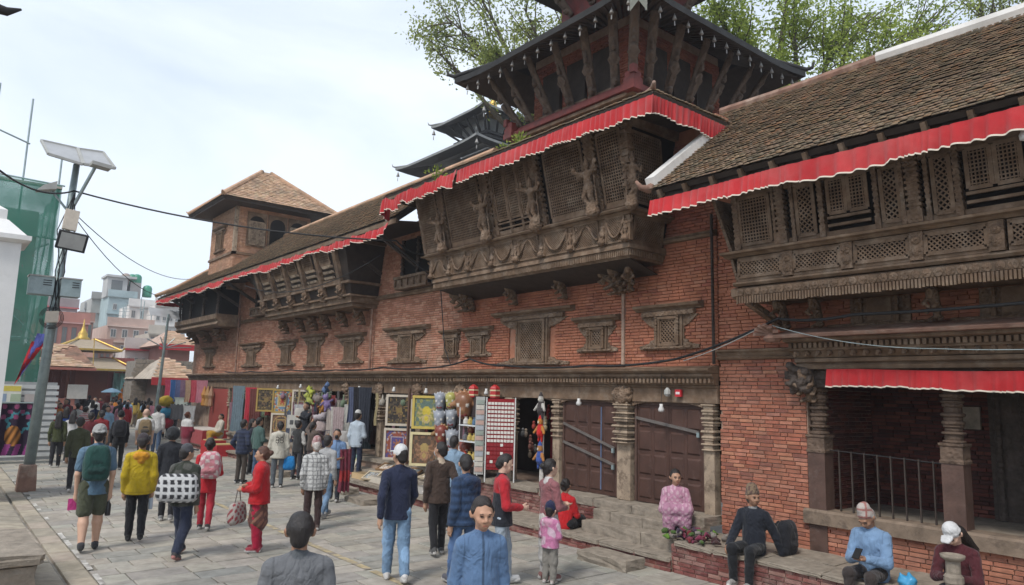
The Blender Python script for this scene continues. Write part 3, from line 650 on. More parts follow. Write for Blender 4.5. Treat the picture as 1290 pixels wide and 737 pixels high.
# porch beam, posts, rail
profile_bar('sill_beam', rw, [(10.02, .83), (9.93, .83), (9.93, 1.0), (9.96, 1.03), (10.25, 1.03), (10.25, .83)], -3, 5.52, 'beam_wood')
def porch_post(y, seed):
    p_ = link('porch_post', None, rw); w = .125
    mb = MB(); mb.box(9.99, 9.99+2*w, y-w, y+w, 1.032, 1.82); mb.build('shaft', 'post_wood', p_)
    mb = MB(); mb.lathe((9.99+w, y, 1.82), [(w*1.1, 0), (w*1.12, .03), (w*1.02, .05), (w*1.02, .2), (w*1.15, .22), (w*1.15, .25)], sq=True); mb.build('carved_band', 'carved_post', p_)
    prof = [(w*.95, 0)]; z = 0; k = 0; rr = random.Random(seed)
    while z < .68:
        s = rr.choice((.035, .05, .07)); q = (1.06, .86, 1.12, .8, .95)[k % 5]; prof += [(w*q*.93, z+.004), (w*q, z+s*.3), (w*q, z+s*.7), (w*q*.93, z+s-.004)]; z += s; k += 1
    mb = MB(); mb.lathe((9.99+w, y, 2.07), prof, 14); mb.build('turned_rings', 'carved_post', p_)
    mb = MB(); mb.box(9.95, 10.3, y-.2, y+.2, 2.74, 2.86); mb.box(9.93, 10.3, y-.42, y+.42, 2.86, 2.98); mb.build('capital', 'carved_dark', p_)
    return p_
for i, y in enumerate((5.33, 3.57, 1.8, .05, -1.7)): porch_post(y, i)
mb = MB(); mb.box(9.985, 10.26, 5.2, 5.46, .46, .828); mb.build('post_foot', 'post_wood', rw)
rail = link('porch_rail', None, rw)
mb = MB(); mb.tube([(10.12, 5.2, 1.86), (10.12, 3.7, 1.80)], .008, 6); mb.build('top_rail', 'rubber', rail)
for i in range(8):
    mb = MB(); y = 5.06-i*.175; mb.box(10.11, 10.135, y-.009, y+.009, 1.03, 1.87-.03*(5.2-y)); mb.build('baluster', 'dark_wood', rail)
mb = MB(); mb.box(10.0, 10.22, -3, 5.46, 2.985, 3.1); mb.build('lintel', 'wood', rw)
# porch cornice: stacked mouldings, dentils, beast heads, sloping terracotta lip
co = link('porch_cornice', None, rw)
profile_bar('lower_moulding', co, [(10.0, 3.0), (9.82, 3.0), (9.80, 3.05), (9.84, 3.08), (9.78, 3.10), (9.78, 3.15), (10.0, 3.15)], -3, 5.5, 'wood')
profile_bar('upper_moulding', co, [(10.0, 3.16), (9.80, 3.16), (9.72, 3.24), (9.66, 3.26), (9.66, 3.36), (9.50, 3.38), (9.50, 3.42), (10.0, 3.42)], -3, 5.52, 'wood')
profile_bar('roof_lip', co, [(10.02, 3.42), (9.36, 3.425), (9.34, 3.46), (9.40, 3.48), (10.02, 3.62)], -3, 5.58, 'terracotta')
hd = MB(); hd.ball((0, 0, 0), .045, n=7, m=5, sc=(1.5, .8, .9)); hd.ball((-.05, 0, -.03), .028, n=6, m=4); hd = hd.mesh('beast_head', 'carved', True)
dm = MB(); dm.box(-.04, .04, -.022, .022, -.035, .035); dm = dm.mesh('dentil', 'wood')
y = 5.42
while y > 1.0: link('beast_head', hd, co, loc=(9.70, y, 3.22)); y -= .165
y = 5.46
while y > 1.0: link('dentil', dm, co, loc=(9.635, y, 3.325)); y -= .075
lion = MB()      # curled terracotta corner tile
for i in range(6):
    a = R(-60+i*26); lion.bar((9.45, 5.62, 3.5), (9.45-.16*math.cos(a), 5.62+.2*math.sin(a)+.1, 3.5+.12*math.cos(a*1.3)), .07, .05)
lion.lathe((9.48, 5.66, 3.38), [(.10, 0), (.14, .05), (.09, .12)], 8); lion.build('corner_ornament', 'terracotta', co)
link('capital_bracket', KNOT[0], rw, loc=(9.93, 5.38, 2.52), scale=(1.3, 1.5, 1.0))
P = []
for i in range(26):
    a = random.uniform(0, 6.28); P.append(cap((9.9+random.uniform(-.12, .1), 5.42+random.uniform(-.15, .2), 2.66+random.uniform(0, .36)), (9.86+random.uniform(-.12, .1), 5.42+random.uniform(-.15, .2), 2.7+random.uniform(0, .36)), random.uniform(.03, .06)))
link('leaf_carving', sdf_mesh(P, .018, 'leaf_carving', 'carved_dark', k=.015), rw)
profile_bar('string_course', rw, [(10.02, 3.16), (9.93, 3.17), (9.91, 3.2), (9.95, 3.22), (9.93, 3.27), (9.90, 3.30), (9.90, 3.325), (10.02, 3.335)], 5.6, 6.94, 'wood')
# hanging balcony
bal = link('balcony', None, rw); BY0, BY1 = -2.6, 5.95
def slant(z): return 9.08 - .20*(z-4.0)/1.45                 # outward lean of the balcony face
mb = MB(); mb.prism([(9.14, BY0, 4.0), (10.0, BY0, 4.0), (10.0, BY0, 5.7), (slant(5.5)+.09, BY0, 5.5), (slant(4.65)+.06, BY0, 4.66)], (0, BY1-BY0-.02, 0)); mb.build('box', 'inner_shade', bal)
profile_bar('base_beam', bal, [(10.0, 3.99), (9.12, 3.99), (9.04, 4.03), (9.03, 4.13), (9.08, 4.16), (10.0, 4.16)], BY0, BY1, 'wood', m1=.1)
mb = MB(); y = BY1
while y > .5: mb.box(9.022, 9.04, y-.026, y, 3.915+random.uniform(-.008, .008), 4.02); y -= .042
mb.build('drop_fringe', 'wood', bal, kind='stuff')
y = BY1-.07
while y > 1.2: link('rosette', ROSETTE, bal, loc=(9.028, y, 4.08)); y -= .125
profile_bar('lower_rail', bal, [(9.2, 4.17), (9.03, 4.17), (8.99, 4.2), (9.01, 4.23), (9.2, 4.23)], BY0, BY1+.04, 'wood')
for k, (a, c) in enumerate(((5.88, 5.22), (5.02, 4.40), (4.19, 3.56), (3.36, 2.73), (2.5, 1.9), (1.7, 1.0))):
    mb = MB(); xx = slant(4.4); mb.box(xx-.01, xx+.06, c-.03, a+.03, 4.235, 4.30); mb.box(xx-.02, xx+.06, c-.03, a+.03, 4.53, 4.58); mb.build('panel_frame', 'wood', bal)
    lattice('panel_lattice', bal, (xx-.01, a, 4.3), (0, -(a-c), 0), (0, 0, .23), .042, .017, .014, True)
    mb = MB(); yy = c-.1; mb.box(xx-.05, xx+.05, yy-.075, yy+.075, 4.24, 4.58); pn = mb.build('carved_block', 'carved', bal)
    for q in (4.34, 4.48): link('rosette', ROSETTE, pn, loc=(xx-.052, yy, q), scale=(2, 1, 1))
profile_bar('shelf', bal, [(9.3, 4.585), (8.98, 4.59), (8.93, 4.62), (8.86, 4.63), (8.85, 4.66), (8.93, 4.68), (9.3, 4.69)], BY0, BY1+.12, 'wood', m1=.1)
def up_panel(ya, yb, kind, z0=4.76, z1=5.42):
    O = Vector((slant(z0)+.01, ya, z0)); V = Vector((slant(z1)-slant(z0), 0, z1-z0)); U = Vector((0, yb-ya, 0))
    pn = link('screen', None, bal)
    if kind == 'win':
        q = MB(); m_ = (ya+yb)/2
        zz = z0+.22
        for a, c in ((ya-.03, m_+.025), (m_-.025, yb+.03)):
            O2 = Vector((slant(zz), a, zz)); lattice('shutter', pn, O2, (0, c-a, 0), (slant(z1)-slant(zz), 0, z1-zz), .045, .015, .014)
        for zb in (z0+.16, z0+.06): q.bar((slant(zb)-.02, ya, zb), (slant(zb)-.02, yb, zb), .035, .035)
        q.build('rail', 'wood', pn)
    else: lattice('lattice', pn, O, U, V, .05, .017, .016, kind == 'diag')
up_panel(5.80, 5.33, 'sq'); 
for a, c, kd in ((4.92, 4.68, 'diag'), (4.50, 3.95, 'win'), (3.80, 3.60, 'diag'), (3.21, 3.03, 'diag'), (2.88, 2.3, 'win'), (2.1, 1.9, 'diag'), (1.6, 1.35, 'diag')): up_panel(a, c, kd)
def lean_post(y, w, z0=4.69, z1=5.5, material='carved', name='balcony_post', dx=-.03, rings=True):
    mb = MB(); zs = [z0]; k = 0
    while zs[-1] < z1: zs.append(min(zs[-1]+(.16 if k == 0 else .035), z1)); k += 1
    for i in range(len(zs)-1):
        e = (w/2)*((1.1, .82)[i % 2] if rings and i else 1.15); za, zb = zs[i], zs[i+1]-.001
        mb.prism([(slant(za)+dx+.5*(w/2-e), y-e, za), (slant(za)+.08, y-e, za), (slant(za)+.08, y+e, za), (slant(za)+dx+.5*(w/2-e), y+e, za)], (slant(zb)-slant(za), 0, zb-za))
    return mb.build(name, material, bal)
for y, w in ((5.86, .09), (5.16, .13), (4.98, .05), (4.58, .07), (3.87, .06), (3.44, .15), (3.28, .05), (2.96, .07), (2.2, .07), (1.8, .15), (5.26, .04), (3.56, .05)): lean_post(y, w)
mb = MB()
for ya, yb in ((5.86, 5.22), (5.08, 3.5), (3.38, 1.85)):
    mb.obox((slant(4.70)-.0, yb, 4.695), (.05, 0, 0), (0, ya-yb, 0), (0, 0, .06)); mb.obox((slant(5.43)-.01, yb, 5.43), (.06, 0, 0), (0, ya-yb, 0), (0, 0, .09))
mb.build('screen_rail', 'wood', bal)
mb = MB(); mb.prism([(9.98, 5.9, 4.69), (slant(4.7)+.02, 5.99, 4.69), (slant(5.5), 6.2, 5.5), (9.98, 6.1, 5.5)], (0, .05, 0)); mb.prism([(9.98, 5.90, 4.16), (9.1, 5.93, 4.16), (slant(4.58)+.02, 6.0, 4.58), (9.98, 5.96, 4.58)], (0, .04, 0)); mb.build('end_panel', 'carved', bal)
for y, big in ((5.62, 1), (5.1, 0), (3.56, 0), (2.0, 0)):
    link('bracket', KNOT[0], bal, loc=(9.72, y, 3.58), scale=(1.6 if big else 1.2, 1.0, .85))
mb = MB(); mb.bar((9.98, 5.75, 3.62), (9.25, 5.9, 3.97), .11, .09); mb.build('strut', 'carved', bal)
for y in (4.35, 2.75): 
    w = link('frieze_window', None, rw); mb = MB(); mb.box(9.97, 10.01, y-.4, y+.4, 3.63, 3.98); mb.build('surround', 'carved', w)
    mb = MB(); mb.box(9.955, 9.968, y-.16, y+.16, 3.66, 3.96); mb.build('panel', 'wood', w)
    for e in (-.24, .24): turned(w, 9.93, y+e, 3.62, 3.98, .03, n=6)
    profile_bar('sill', w, [(10, 3.58), (9.9, 3.58), (9.88, 3.62), (10, 3.64)], y-.7, y+.7, 'carved')
# eave and roof
EX, EZ = 8.2, 5.66; RX, RZ = 11.0, 7.82
mb = MB(); mb.bar((EX+.14, 6.8, EZ-.07), (EX+.14, -3, EZ-.07), .05, .14); mb.build('fascia', 'dark_wood', rw)
i = 0; y = 6.7
while y > -3:
    mb = MB(); mb.bar((EX+.0, y, EZ-.11), (10.2, y, EZ-.11+(10.2-EX)*.60), .055, .12); mb.build('rafter', 'wood', rw); y -= .46
rf = link('roof', None, rw)
deck('roof_deck', rf, [(EX, -3, EZ), (EX, 6.86, EZ), (RX, 7.5, RZ), (RX, -3, RZ)])
tiled(rf, (EX-.04, 6.86, EZ-.02), (EX-.04, -1.2, EZ-.02), (RX, 7.5, RZ), (RX, -1.2, RZ), .085, .095, 300, 41)
mb = MB(); mb.prism([(10.05, 6.93, 5.4), (10.05, 6.93, 7.0), (RX, 7.3, RZ-.1), (12, 7.3, 7.0), (12, 6.93, 5.4)], (0, -.1, 0)); mb.build('gable', 'mortar', rw)
mb = MB(); mb.tube([(RX, 7.5, RZ+.03), (RX, 6, RZ+.02), (RX, 4.6, RZ+.05)], .085, 8); mb.build('ridge_tiles', 'terracotta', rf)
mb = MB(); mb.tube([(RX, 4.65, RZ+.06), (RX, 3, RZ+.03), (RX, -3, RZ+.05)], [.10, .12, .12], 8); mb.build('ridge_cap', 'cap_plaster', rf)
mb = MB(); mb.obox((EX+.05, 6.80, EZ+.05), (1.5, .0, 1.155), (0, .17, 0), (-.05, 0, .13)); mb.build('verge_cap', 'cap_plaster', rf)
mb = MB(); mb.tube([(EX+.3, 6.86, EZ+.2), (EX-.02, 6.9, EZ-.0), (EX-.12, 6.95, EZ+.02), (EX-.17, 7.0, EZ+.12)], [.06, .07, .045, .02], 7); mb.build('verge_horn', 'terracotta', rf, True)
valance('long red valance with cream hem under the right tiled roof', [(EX-.03, 6.82, EZ-.17), (EX-.03, 3.5, EZ-.15), (EX-.03, -1, EZ-.17)], .25, 4, amp=.02, gather=.11)
valance('short red valance over the porch posts', [(9.76, 5.0, 2.99), (9.76, 3.2, 2.97), (9.76, -1, 2.98)], .235, 9, amp=.018, gather=.10)
# ================================================================ middle block with the great carved bay
mw = thing('palace_block', 'red brick palace block with great carved wooden bay window and two brown doors', 'building')
MY0, MY1 = 6.95, 14.25
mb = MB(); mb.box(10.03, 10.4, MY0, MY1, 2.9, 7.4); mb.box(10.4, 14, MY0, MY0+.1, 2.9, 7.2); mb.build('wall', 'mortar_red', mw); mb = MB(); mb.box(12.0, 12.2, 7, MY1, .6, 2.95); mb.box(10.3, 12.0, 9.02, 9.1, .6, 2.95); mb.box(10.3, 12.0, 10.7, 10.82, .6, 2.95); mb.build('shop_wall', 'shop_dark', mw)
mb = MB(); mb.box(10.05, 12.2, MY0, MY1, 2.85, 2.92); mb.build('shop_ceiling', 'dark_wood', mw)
mu = link('upper_wall', None, mw); hl = [(7.62, 8.28, 3.4, 4.2), (9.42, 9.92, 3.4, 4.02), (10.9, 12.4, 3.2, 4.4), (13.3, 13.75, 3.4, 4.02)]
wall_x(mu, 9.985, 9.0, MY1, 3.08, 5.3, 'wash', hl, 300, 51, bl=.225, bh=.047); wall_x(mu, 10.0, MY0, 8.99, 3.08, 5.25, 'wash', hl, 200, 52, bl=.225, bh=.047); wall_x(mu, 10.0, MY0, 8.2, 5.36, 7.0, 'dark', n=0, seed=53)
mb = MB(); mb.box(9.96, 10.02, 8.97, 9.03, 3.1, 5.2); mb.build('corner_quoin', 'mortar', mw)
mb = MB(); mb.tube([(9.9, 6.98, 5.6), (9.92, 6.98, 3.1)], .028, 6); mb.build('drain_pipe', 'dark_wood', mw)
window(mw, 7.94, 3.38, .33, .42, .72); window(mw, 9.67, 3.38, .27, .32, .60); window(mw, 11.6, 3.15, .75, .82, 1.3, pitch=.055); window(mw, 13.53, 3.38, .25, .32, .58)
profile_bar('string_course', mw, [(10.02, 5.24), (9.93, 5.25), (9.90, 5.29), (9.94, 5.31), (9.91, 5.34), (10.02, 5.36)], MY0, 8.2, 'wood')
# shop-front cornice
def cornice(parent, y0, y1, X=10.0, dent=True, dn=.085, yd=None):
    c_ = link('cornice', None, parent)
    profile_bar('shelf', c_, [(X+.04, 3.08), (X+.04, 2.95), (X-.20, 2.95), (X-.27, 2.99), (X-.28, 3.02), (X-.2, 3.04)], y0, y1, 'wood')
    profile_bar('upper_moulding', c_, [(X+.03, 2.76), (X-.10, 2.76), (X-.12, 2.80), (X-.12, 2.86), (X-.17, 2.90), (X-.17, 2.945), (X+.03, 2.945)], y0, y1, 'wood')
    profile_bar('lintel', c_, [(X+.12, 2.46), (X-.02, 2.46), (X-.02, 2.70), (X-.05, 2.72), (X-.05, 2.755), (X+.12, 2.755)], y0, y1, 'wood')
    if dent:
        y = y0+.04
        while y < min(y1, yd or y1): link('dentil', dm, c_, loc=(X-.145, y, 2.825)); y += dn
    return c_
cornice(mw, MY0, MY1, 9.98)
def front_post(parent, y, w, X=9.99, seed=0, z0=.7, capital=False):
    p_ = link('door_post', None, parent); mb = MB(); mb.box(X-.02, X+.14, y-w/2, y+w/2, z0, z0+1.0); mb.build('shaft', 'pale_wood', p_)
    prof = [(w*.42, 0)]; z = 0; k = 0; rr = random.Random(seed); H = 2.45-z0-1.0
    while z < H-.01:
        s = rr.choice((.03, .045, .06)); q = (.58, .45, .62, .4, .52)[k % 5]; z2 = min(z+s, H); prof += [(w*q*.93, z+.003), (w*q, z+s*.35), (w*q*.93, z2-.003)]; z = z2; k += 1
    mb = MB(); mb.lathe((X+.05, y, z0+1.0), prof, sq=True); mb.build('carved_rings', 'pale_wood', p_)
    if capital:
        P = [cap((X-.06+random.uniform(-.03, .05), y+random.uniform(-.2, .2), 2.44+random.uniform(0, .24)), (X-.08+random.uniform(-.03, .05), y+random.uniform(-.2, .2), 2.46+random.uniform(0, .22)), random.uniform(.03, .05)) for _ in range(30)] + [cap((X, y, 2.46), (X, y, 2.66), .12)]
        link('capital', sdf_mesh(P, .017, 'capital', 'carved', k=.012), p_)
    return p_
front_post(mw, 7.13, .2, seed=1); front_post(mw, 8.97, .32, seed=2, capital=True); front_post(mw, 10.78, .2, seed=3); front_post(mw, 12.28, .2, seed=4); front_post(mw, 14.12, .26, seed=5, capital=True)
def panel_door(y0, y1, label):
    d = thing('double_door', label, 'door', (0, 0, 0)); z0, z1 = .71, 2.40; w = (y1-y0)/2
    for k in range(2):
        a = y0+k*w+.004; c = a+w-.008; mb = MB(); mb.box(10.06, 10.10, a, c, z0, z1); lf = mb.build('door_leaf', 'door_wood', d)
        for i in range(2):
            for j in range(4):
                pa = a+.05+i*(w/2-.015); pc = pa+w/2-.085; za = z0+.07+j*.41; zb = za+.35
                mb = MB(); mb.add([(10.058, pa, za), (10.058, pc, za), (10.058, pc, zb), (10.058, pa, zb), (10.035, pa+.03, za+.03), (10.035, pc-.03, za+.03), (10.035, pc-.03, zb-.03), (10.035, pa+.03, zb-.03)], [(0, 4, 5, 1), (1, 5, 6, 2), (2, 6, 7, 3), (3, 7, 4, 0), (4, 7, 6, 5)])
                mb.build('door_panel', 'door_wood', lf)
    mb = MB(); mb.box(10.04, 10.14, y0-.05, y0-.004, z0, z1+.06); mb.box(10.04, 10.14, y1+.004, y1+.05, z0, z1+.06); mb.box(10.04, 10.14, y0, y1, z1+.005, z1+.06); mb.build('door_frame', 'post_wood', d)
    return d
d2 = panel_door(7.30, 8.72, 'brown panelled double door behind the seated woman in pink'); d1 = panel_door(9.22, 10.62, 'brown panelled double door crossed by two bars, with a thin blue stripe')
mb = MB(); mb.bar((10.02, 8.72, 2.17), (10.02, 7.36, 1.98), .03, .05); mb.build('locking_bar', 'lock_bar', d2)
mb = MB(); mb.box(9.99, 10.02, 7.34, 7.39, 1.9, 1.98); mb.build('padlock', 'galv', d2)
for za, zb in ((1.98, 1.58), (1.62, 1.28)):
    mb = MB(); mb.bar((10.02, 10.62, za), (10.02, 9.24, zb), .03, .045); mb.build('locking_bar', 'lock_bar', d1)
    mb = MB(); mb.box(9.985, 10.02, 9.24, 9.29, zb-.08, zb+.0); mb.build('padlock', 'galv', d1)
mb = MB(); mb.box(10.034, 10.057, 9.60, 9.609, .8, 2.33, (.16, .22, .36)); mb.build('blue_stripe', 'attr', d1)
for y0, y1 in ((7.3, 8.72), (9.22, 10.62), (10.9, 12.16), (12.4, 14.0)):
    n = 12; mb = MB(); top = [(9.985, y0+(y1-y0)*i/n, 2.40+.058*math.sin(math.pi*i/n)**.6) for i in range(n+1)]
    mb.prism([(9.985, y0-.1, 2.458)]+[(9.985, y0-.1, 2.36)]+top+[(9.985, y1+.1, 2.36), (9.985, y1+.1, 2.458)], (.06, 0, 0)); mb.build('door_arch', 'carved', mw)
# the great bay
bay = link('bay_window', None, mw)
def BX(z): return 9.06 - .10*max(0, min(1, (z-5.0)/.72)) - .34*max(0, (z-5.74)/1.36)
def BR(z): return 8.05 - .14*max(0, min(1, (z-5.0)/.72)) - .16*max(0, (z-5.74)/1.36)     # right end
def BL(z): return 14.08 + .22*max(0, min(1, (z-5.0)/.72)) + .30*max(0, (z-5.74)/1.36)    # left end
mb = MB()
zz = (5.0, 5.7, 5.8, 7.3)
ring = [[(BX(z)+.06, BR(z)+.06, z), (BX(z)+.06, BL(z)-.06, z), (10.02, BL(z)-.06, z), (10.02, BR(z)+.06, z)] for z in zz]
mb.add(sum(ring, []), [(3, 2, 1, 0)]+[(4*i+j, 4*i+(j+1) % 4, 4*i+4+(j+1) % 4, 4*i+4+j) for i in range(3) for j in range(4)][:]); mb.build('box', 'inner_shade', bay)
for k, (z0, z1, o0, o1) in enumerate(((4.90, 4.965, .06, .02), (4.97, 5.05, 0, -.02), (5.055, 5.13, -.05, -.03), (5.135, 5.17, -.01, -.01), (5.62, 5.665, -.02, -.06), (5.67, 5.70, -.12, -.14), (5.705, 5.76, -.09, -.03), (7.1, 7.25, -.04, -.04))):
    xa, ra, la = BX(z0)+o0, BR(z0)+o0*.8, BL(z0)-o0*.8; xb, rb_, lb = BX(z1)+o1, BR(z1)+o1*.8, BL(z1)-o1*.8
    mb = MB(); mb.add([(xa, ra, z0), (xa, la, z0), (10.0, la, z0), (10.0, ra, z0), (xb, rb_, z1), (xb, lb, z1), (10.0, lb, z1), (10.0, rb_, z1)], [(3, 2, 1, 0), (4, 5, 6, 7), (0, 1, 5, 4), (1, 2, 6, 5), (2, 3, 7, 6), (3, 0, 4, 7)])
    mb.build('moulding', 'wood', bay)
mb = MB(); y = BR(5)
while y < BL(5): mb.box(BX(5)-.03, BX(5)-.005, y, y+.028, 4.93+random.uniform(-.006, .006), 5.035); y += .045
x = BX(5)
while x < 9.95: mb.box(x, x+.028, BR(5)-.03, BR(5)-.005, 4.935, 5.035); x += .045
mb.build('drop_fringe', 'wood', bay, kind='stuff')
fy = [13.38, 12.64, 11.79, 11.0, 10.22, 9.40, 8.60]
edges = [14.2]+fy+[7.98]
for i in range(len(edges)-1):
    a, c = edges[i]-.1, edges[i+1]+.1; z0, z1 = 5.19, 5.61
    lattice('apron_lattice', bay, (BX(z0)-.012, a, z0), (0, c-a, 0), (BX(z1)-BX(z0), 0, z1-z0), .035, .014, .012, True, frame=.02)
    mb = MB(); n = 8; pts = [(BX(5.4)-.045, a+(c-a)*j/n, 5.58-.33*math.sin(math.pi*j/n)**.8 if i % 2 else 5.27+.3*(1-math.cos(2*math.pi*j/n))/2) for j in range(n+1)]; mb.tube(pts, .022, 6); mb.build('carved_swag', 'carved', bay, True)
for i, y in enumerate(fy+[BR(5.4)+.08, 14.12]):
    mb = MB(); mb.box(BX(5.4)-.03, BX(5.4)+.05, y-.1, y+.1, 5.175, 5.618); mb.build('apron_block', 'wood', bay)
    link('apron_figure', DEITY[i % 2], bay, loc=(BX(5.4)-.05, y, 5.2), scale=(.6, .62, .44), rot=(0, R(6), 0))
Zl, Zh = 5.80, 7.05
def bay_screen(ya, yb, z0=Zl+.06, z1=Zh, pitch=.055, rail=True):
    pn = link('screen', None, bay); V = Vector((BX(z1)-BX(z0), 0, z1-z0))
    lattice('lattice', pn, (BX(z0)+.012, ya, z0), (0, yb-ya, 0), V, pitch, .017, .016)
    mb = MB(); mb.obox((BX(Zl)-.02, yb, Zl-.03), (.05, 0, 0), (0, ya-yb, 0), (-.01, 0, .085)); mb.build('rail', 'wood', pn)
    return pn
for a, c in ((14.28, 13.62), (13.2, 11.98), (9.85, 8.86), (8.45, 7.92)): bay_screen(a, c)
for a, c in ((11.45, 11.1), (11.02, 10.72), (10.64, 10.4)):
    bay_screen(a, c, Zl+.28, Zh, .05)
mb = MB(); 
for zq in (5.9, 6.0): mb.bar((BX(zq)-.02, 11.45, zq), (BX(zq)-.02, 10.4, zq), .03, .03)
mb.build('window_rail', 'wood', bay)
def bay_post(y, w, dx=-.03, material='carved', name='bay_post'):
    mb = MB(); z = Zl-.03; k = 0
    while z < 7.15:
        s = .2 if k == 0 else .05; e = w/2*((1.12, .86)[k % 2]); zb = min(z+s-.002, 7.15)
        mb.prism([(BX(z)+dx, y-e, z), (BX(z)+.08, y-e, z), (BX(z)+.08, y+e, z), (BX(z)+dx, y+e, z)], (BX(zb)-BX(z), 0, zb-z)); z += s; k += 1
    return mb.build(name, material, bay)
for y, w in ((13.41, .26), (11.75, .3), (10.18, .3), (8.65, .26), (11.52, .09), (10.32, .09), (11.06, .06), (10.68, .06), (14.34, .1)): bay_post(y, w)
for i, (y, m_) in enumerate(((13.41, 1), (11.75, 2), (10.18, 1), (8.65, 2))):
    link('deity_figure', DEITY[m_], bay, loc=(BX(5.9)-.13, y, 5.74), rot=(0, R(-13), 0), scale=(1.15, 1.15, 1.05 if i else .9))
# corner post and right-hand return screen
mb = MB(); z = Zl-.05; k = 0
while z < 7.2:
    s = .25 if k == 0 else .06; e = (.085, .065)[k % 2]; mb.box(BX(z)-e, BX(z)+e, BR(z)-e, BR(z)+e, z, z+s-.002); z += s; k += 1
mb.build('corner_post', 'carved', bay); link('deity_figure', DEITY[0], bay, loc=(BX(5.9)-.06, BR(5.9)-.08, 5.74), rot=(0, R(-10), R(45)), scale=.95)
lattice('side_lattice', bay, (BX(5.85)+.1, BR(5.85)+.03, 5.85), (.8, 0, 0), (BX(7.0)-BX(5.85), BR(7.0)-BR(5.85), 1.15), .055, .017, .016)
lattice('side_apron_lattice', bay, (BX(5.2)+.1, BR(5.2)+.03, 5.19), (.75, 0, 0), (-.05, -.1, .42), .04, .015, .012, True)
for y in (12.07, 10.49): link('bracket', KNOT[0], bay, loc=(9.80, y, 4.45), scale=(1.5, 1.1, .95))
for dx, dy, rz in ((9.75, 8.9, 0), (9.72, 8.62, 35), (9.85, 9.15, -30)): link('bracket', KNOT[0], bay, loc=(dx, dy, 4.42), scale=(1.9, 1.2, 1.0), rot=(0, 0, R(rz)))
for dx, dy, rz in ((9.72, 13.9, -25), (9.8, 13.7, 0)): link('bracket', KNOT[0], bay, loc=(dx, dy, 4.42), scale=(1.9, 1.2, 1.0), rot=(0, 0, R(rz)))
mb = MB(); mb.prism([(9.15, 8.1, 4.89), (9.15, 14.0, 4.89), (10.0, 13.9, 4.72), (10.0, 8.2, 4.72)], (0, 0, .01)); mb.build('soffit', 'dark_wood', bay)
# roof of the block: tiled skirt on three sides
mr = link('roof', None, mw); ez = 7.2; tz = 7.72; tx = 9.55
q = dict(f=[(8.15, 6.75, ez), (8.15, 15.15, ez), (tx, 14.0, tz), (tx, 8.15, tz)], s=[(11.2, 6.75, ez), (8.15, 6.75, ez), (tx, 8.15, tz), (11.2, 8.15, tz)], l=[(8.15, 15.15, ez), (11.5, 15.15, ez), (11.5, 14.0, tz), (tx, 14.0, tz)])
for k, v in q.items():
    deck('roof_deck', mr, v, .1); tiled(mr, v[0], v[1], v[3], v[2], .10, .11, 0, 60)
mb = MB(); mb.bar((8.2, 6.8, ez-.07), (8.2, 15.1, ez-.07), .05, .13); mb.bar((8.2, 6.8, ez-.07), (11.2, 6.8, ez-.07), .05, .13); mb.build('fascia', 'wood', mr)
mb = MB(); mb.prism([(8.3, 6.9, 7.22), (8.3, 15.0, 7.22), (10.3, 15, 7.3), (10.3, 6.9, 7.3)], (0, 0, -.03)); mb.build('soffit', 'dark_wood', mr)
mb = MB(); mb.tube([(8.12, 6.72, ez+.10), (8.3, 6.9, ez+.10), (8.85, 7.45, ez+.36), (tx, 8.15, tz+.05)], [.03, .05, .07, .08], 8); mb.build('hip_tiles', 'terracotta', mr, True)
mb = MB(); mb.box(tx, 14, 8.15, 14.0, 7.2, tz+.02); mb.build('parapet', 'mortar', mr)
valance('red valance with cream hem wrapping the middle block eave above the great bay', [(10.6, 6.72, ez-.09), (8.12, 6.72, ez-.09), (8.12, 8.6, ez-.09), (8.12, 11.6, ez-.09), (8.12, 11.9, ez-.09)], .27, 14, amp=.022, gather=.09, dropf=lambda s: .27+.02*math.sin(s*60))
def fallen(s): return .25+.05*math.sin(s*40)+(.05*abs(math.sin(s*16)))
valance('sagging red valance at the left end of the middle block eave', [(8.12, 11.93, ez-.07), (8.12, 13.6, ez-.09), (8.12, 14.1, ez-.03), (8.12, 14.5, ez-.15), (8.12, 14.9, ez-.05), (8.12, 15.15, ez-.12), (8.5, 15.35, ez-.2)], .25, 15, sag=.06, amp=.03, gather=.10, dropf=fallen)
# ================================================================ far palace wing
fw = thing('palace_wing', 'far brick palace wing with long low eave, slatted bay and shops beneath', 'building')
FY0, FY1 = 14.25, 37.0
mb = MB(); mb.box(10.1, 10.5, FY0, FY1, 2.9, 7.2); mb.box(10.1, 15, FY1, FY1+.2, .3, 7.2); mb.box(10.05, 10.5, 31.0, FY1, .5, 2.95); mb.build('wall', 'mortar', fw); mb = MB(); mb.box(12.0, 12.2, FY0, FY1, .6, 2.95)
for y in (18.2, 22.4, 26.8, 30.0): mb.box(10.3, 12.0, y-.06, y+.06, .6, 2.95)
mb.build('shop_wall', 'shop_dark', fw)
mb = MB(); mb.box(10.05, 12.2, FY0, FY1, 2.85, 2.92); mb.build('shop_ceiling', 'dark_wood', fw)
fwin = [(14.75, .25, .32, .42, 3.38), (16.9, .55, .62, 1.15, 3.28), (20.2, .5, .55, .95, 3.32), (22.9, .62, .72, .95, 3.25), (25.3, .5, .55, .95, 3.32), (28.9, .6, .58, 1.3, 3.32), (34.4, .5, .55, 1.0, 3.35)]
fu = link('upper_wall', None, fw)
wall_x(fu, 10.07, FY0, 26.5, 3.08, 6.9, 'salmon', [(y-w/2-.15, y+w/2+.15, zs, zs+lh+.2) for y, w, lh, h, zs in fwin]+[(18.7, 25.6, 5.2, 6.9)], 0, 71, bl=.235, bh=.05)
wall_x(fu, 10.07, 26.5, FY1, 3.08, 6.9, 'salmon', [(y-w/2-.15, y+w/2+.15, zs, zs+lh+.2) for y, w, lh, h, zs in fwin]+[(18.7, 25.6, 5.2, 6.9)], 0, 72, bl=.24, bh=.055, gap=.014)
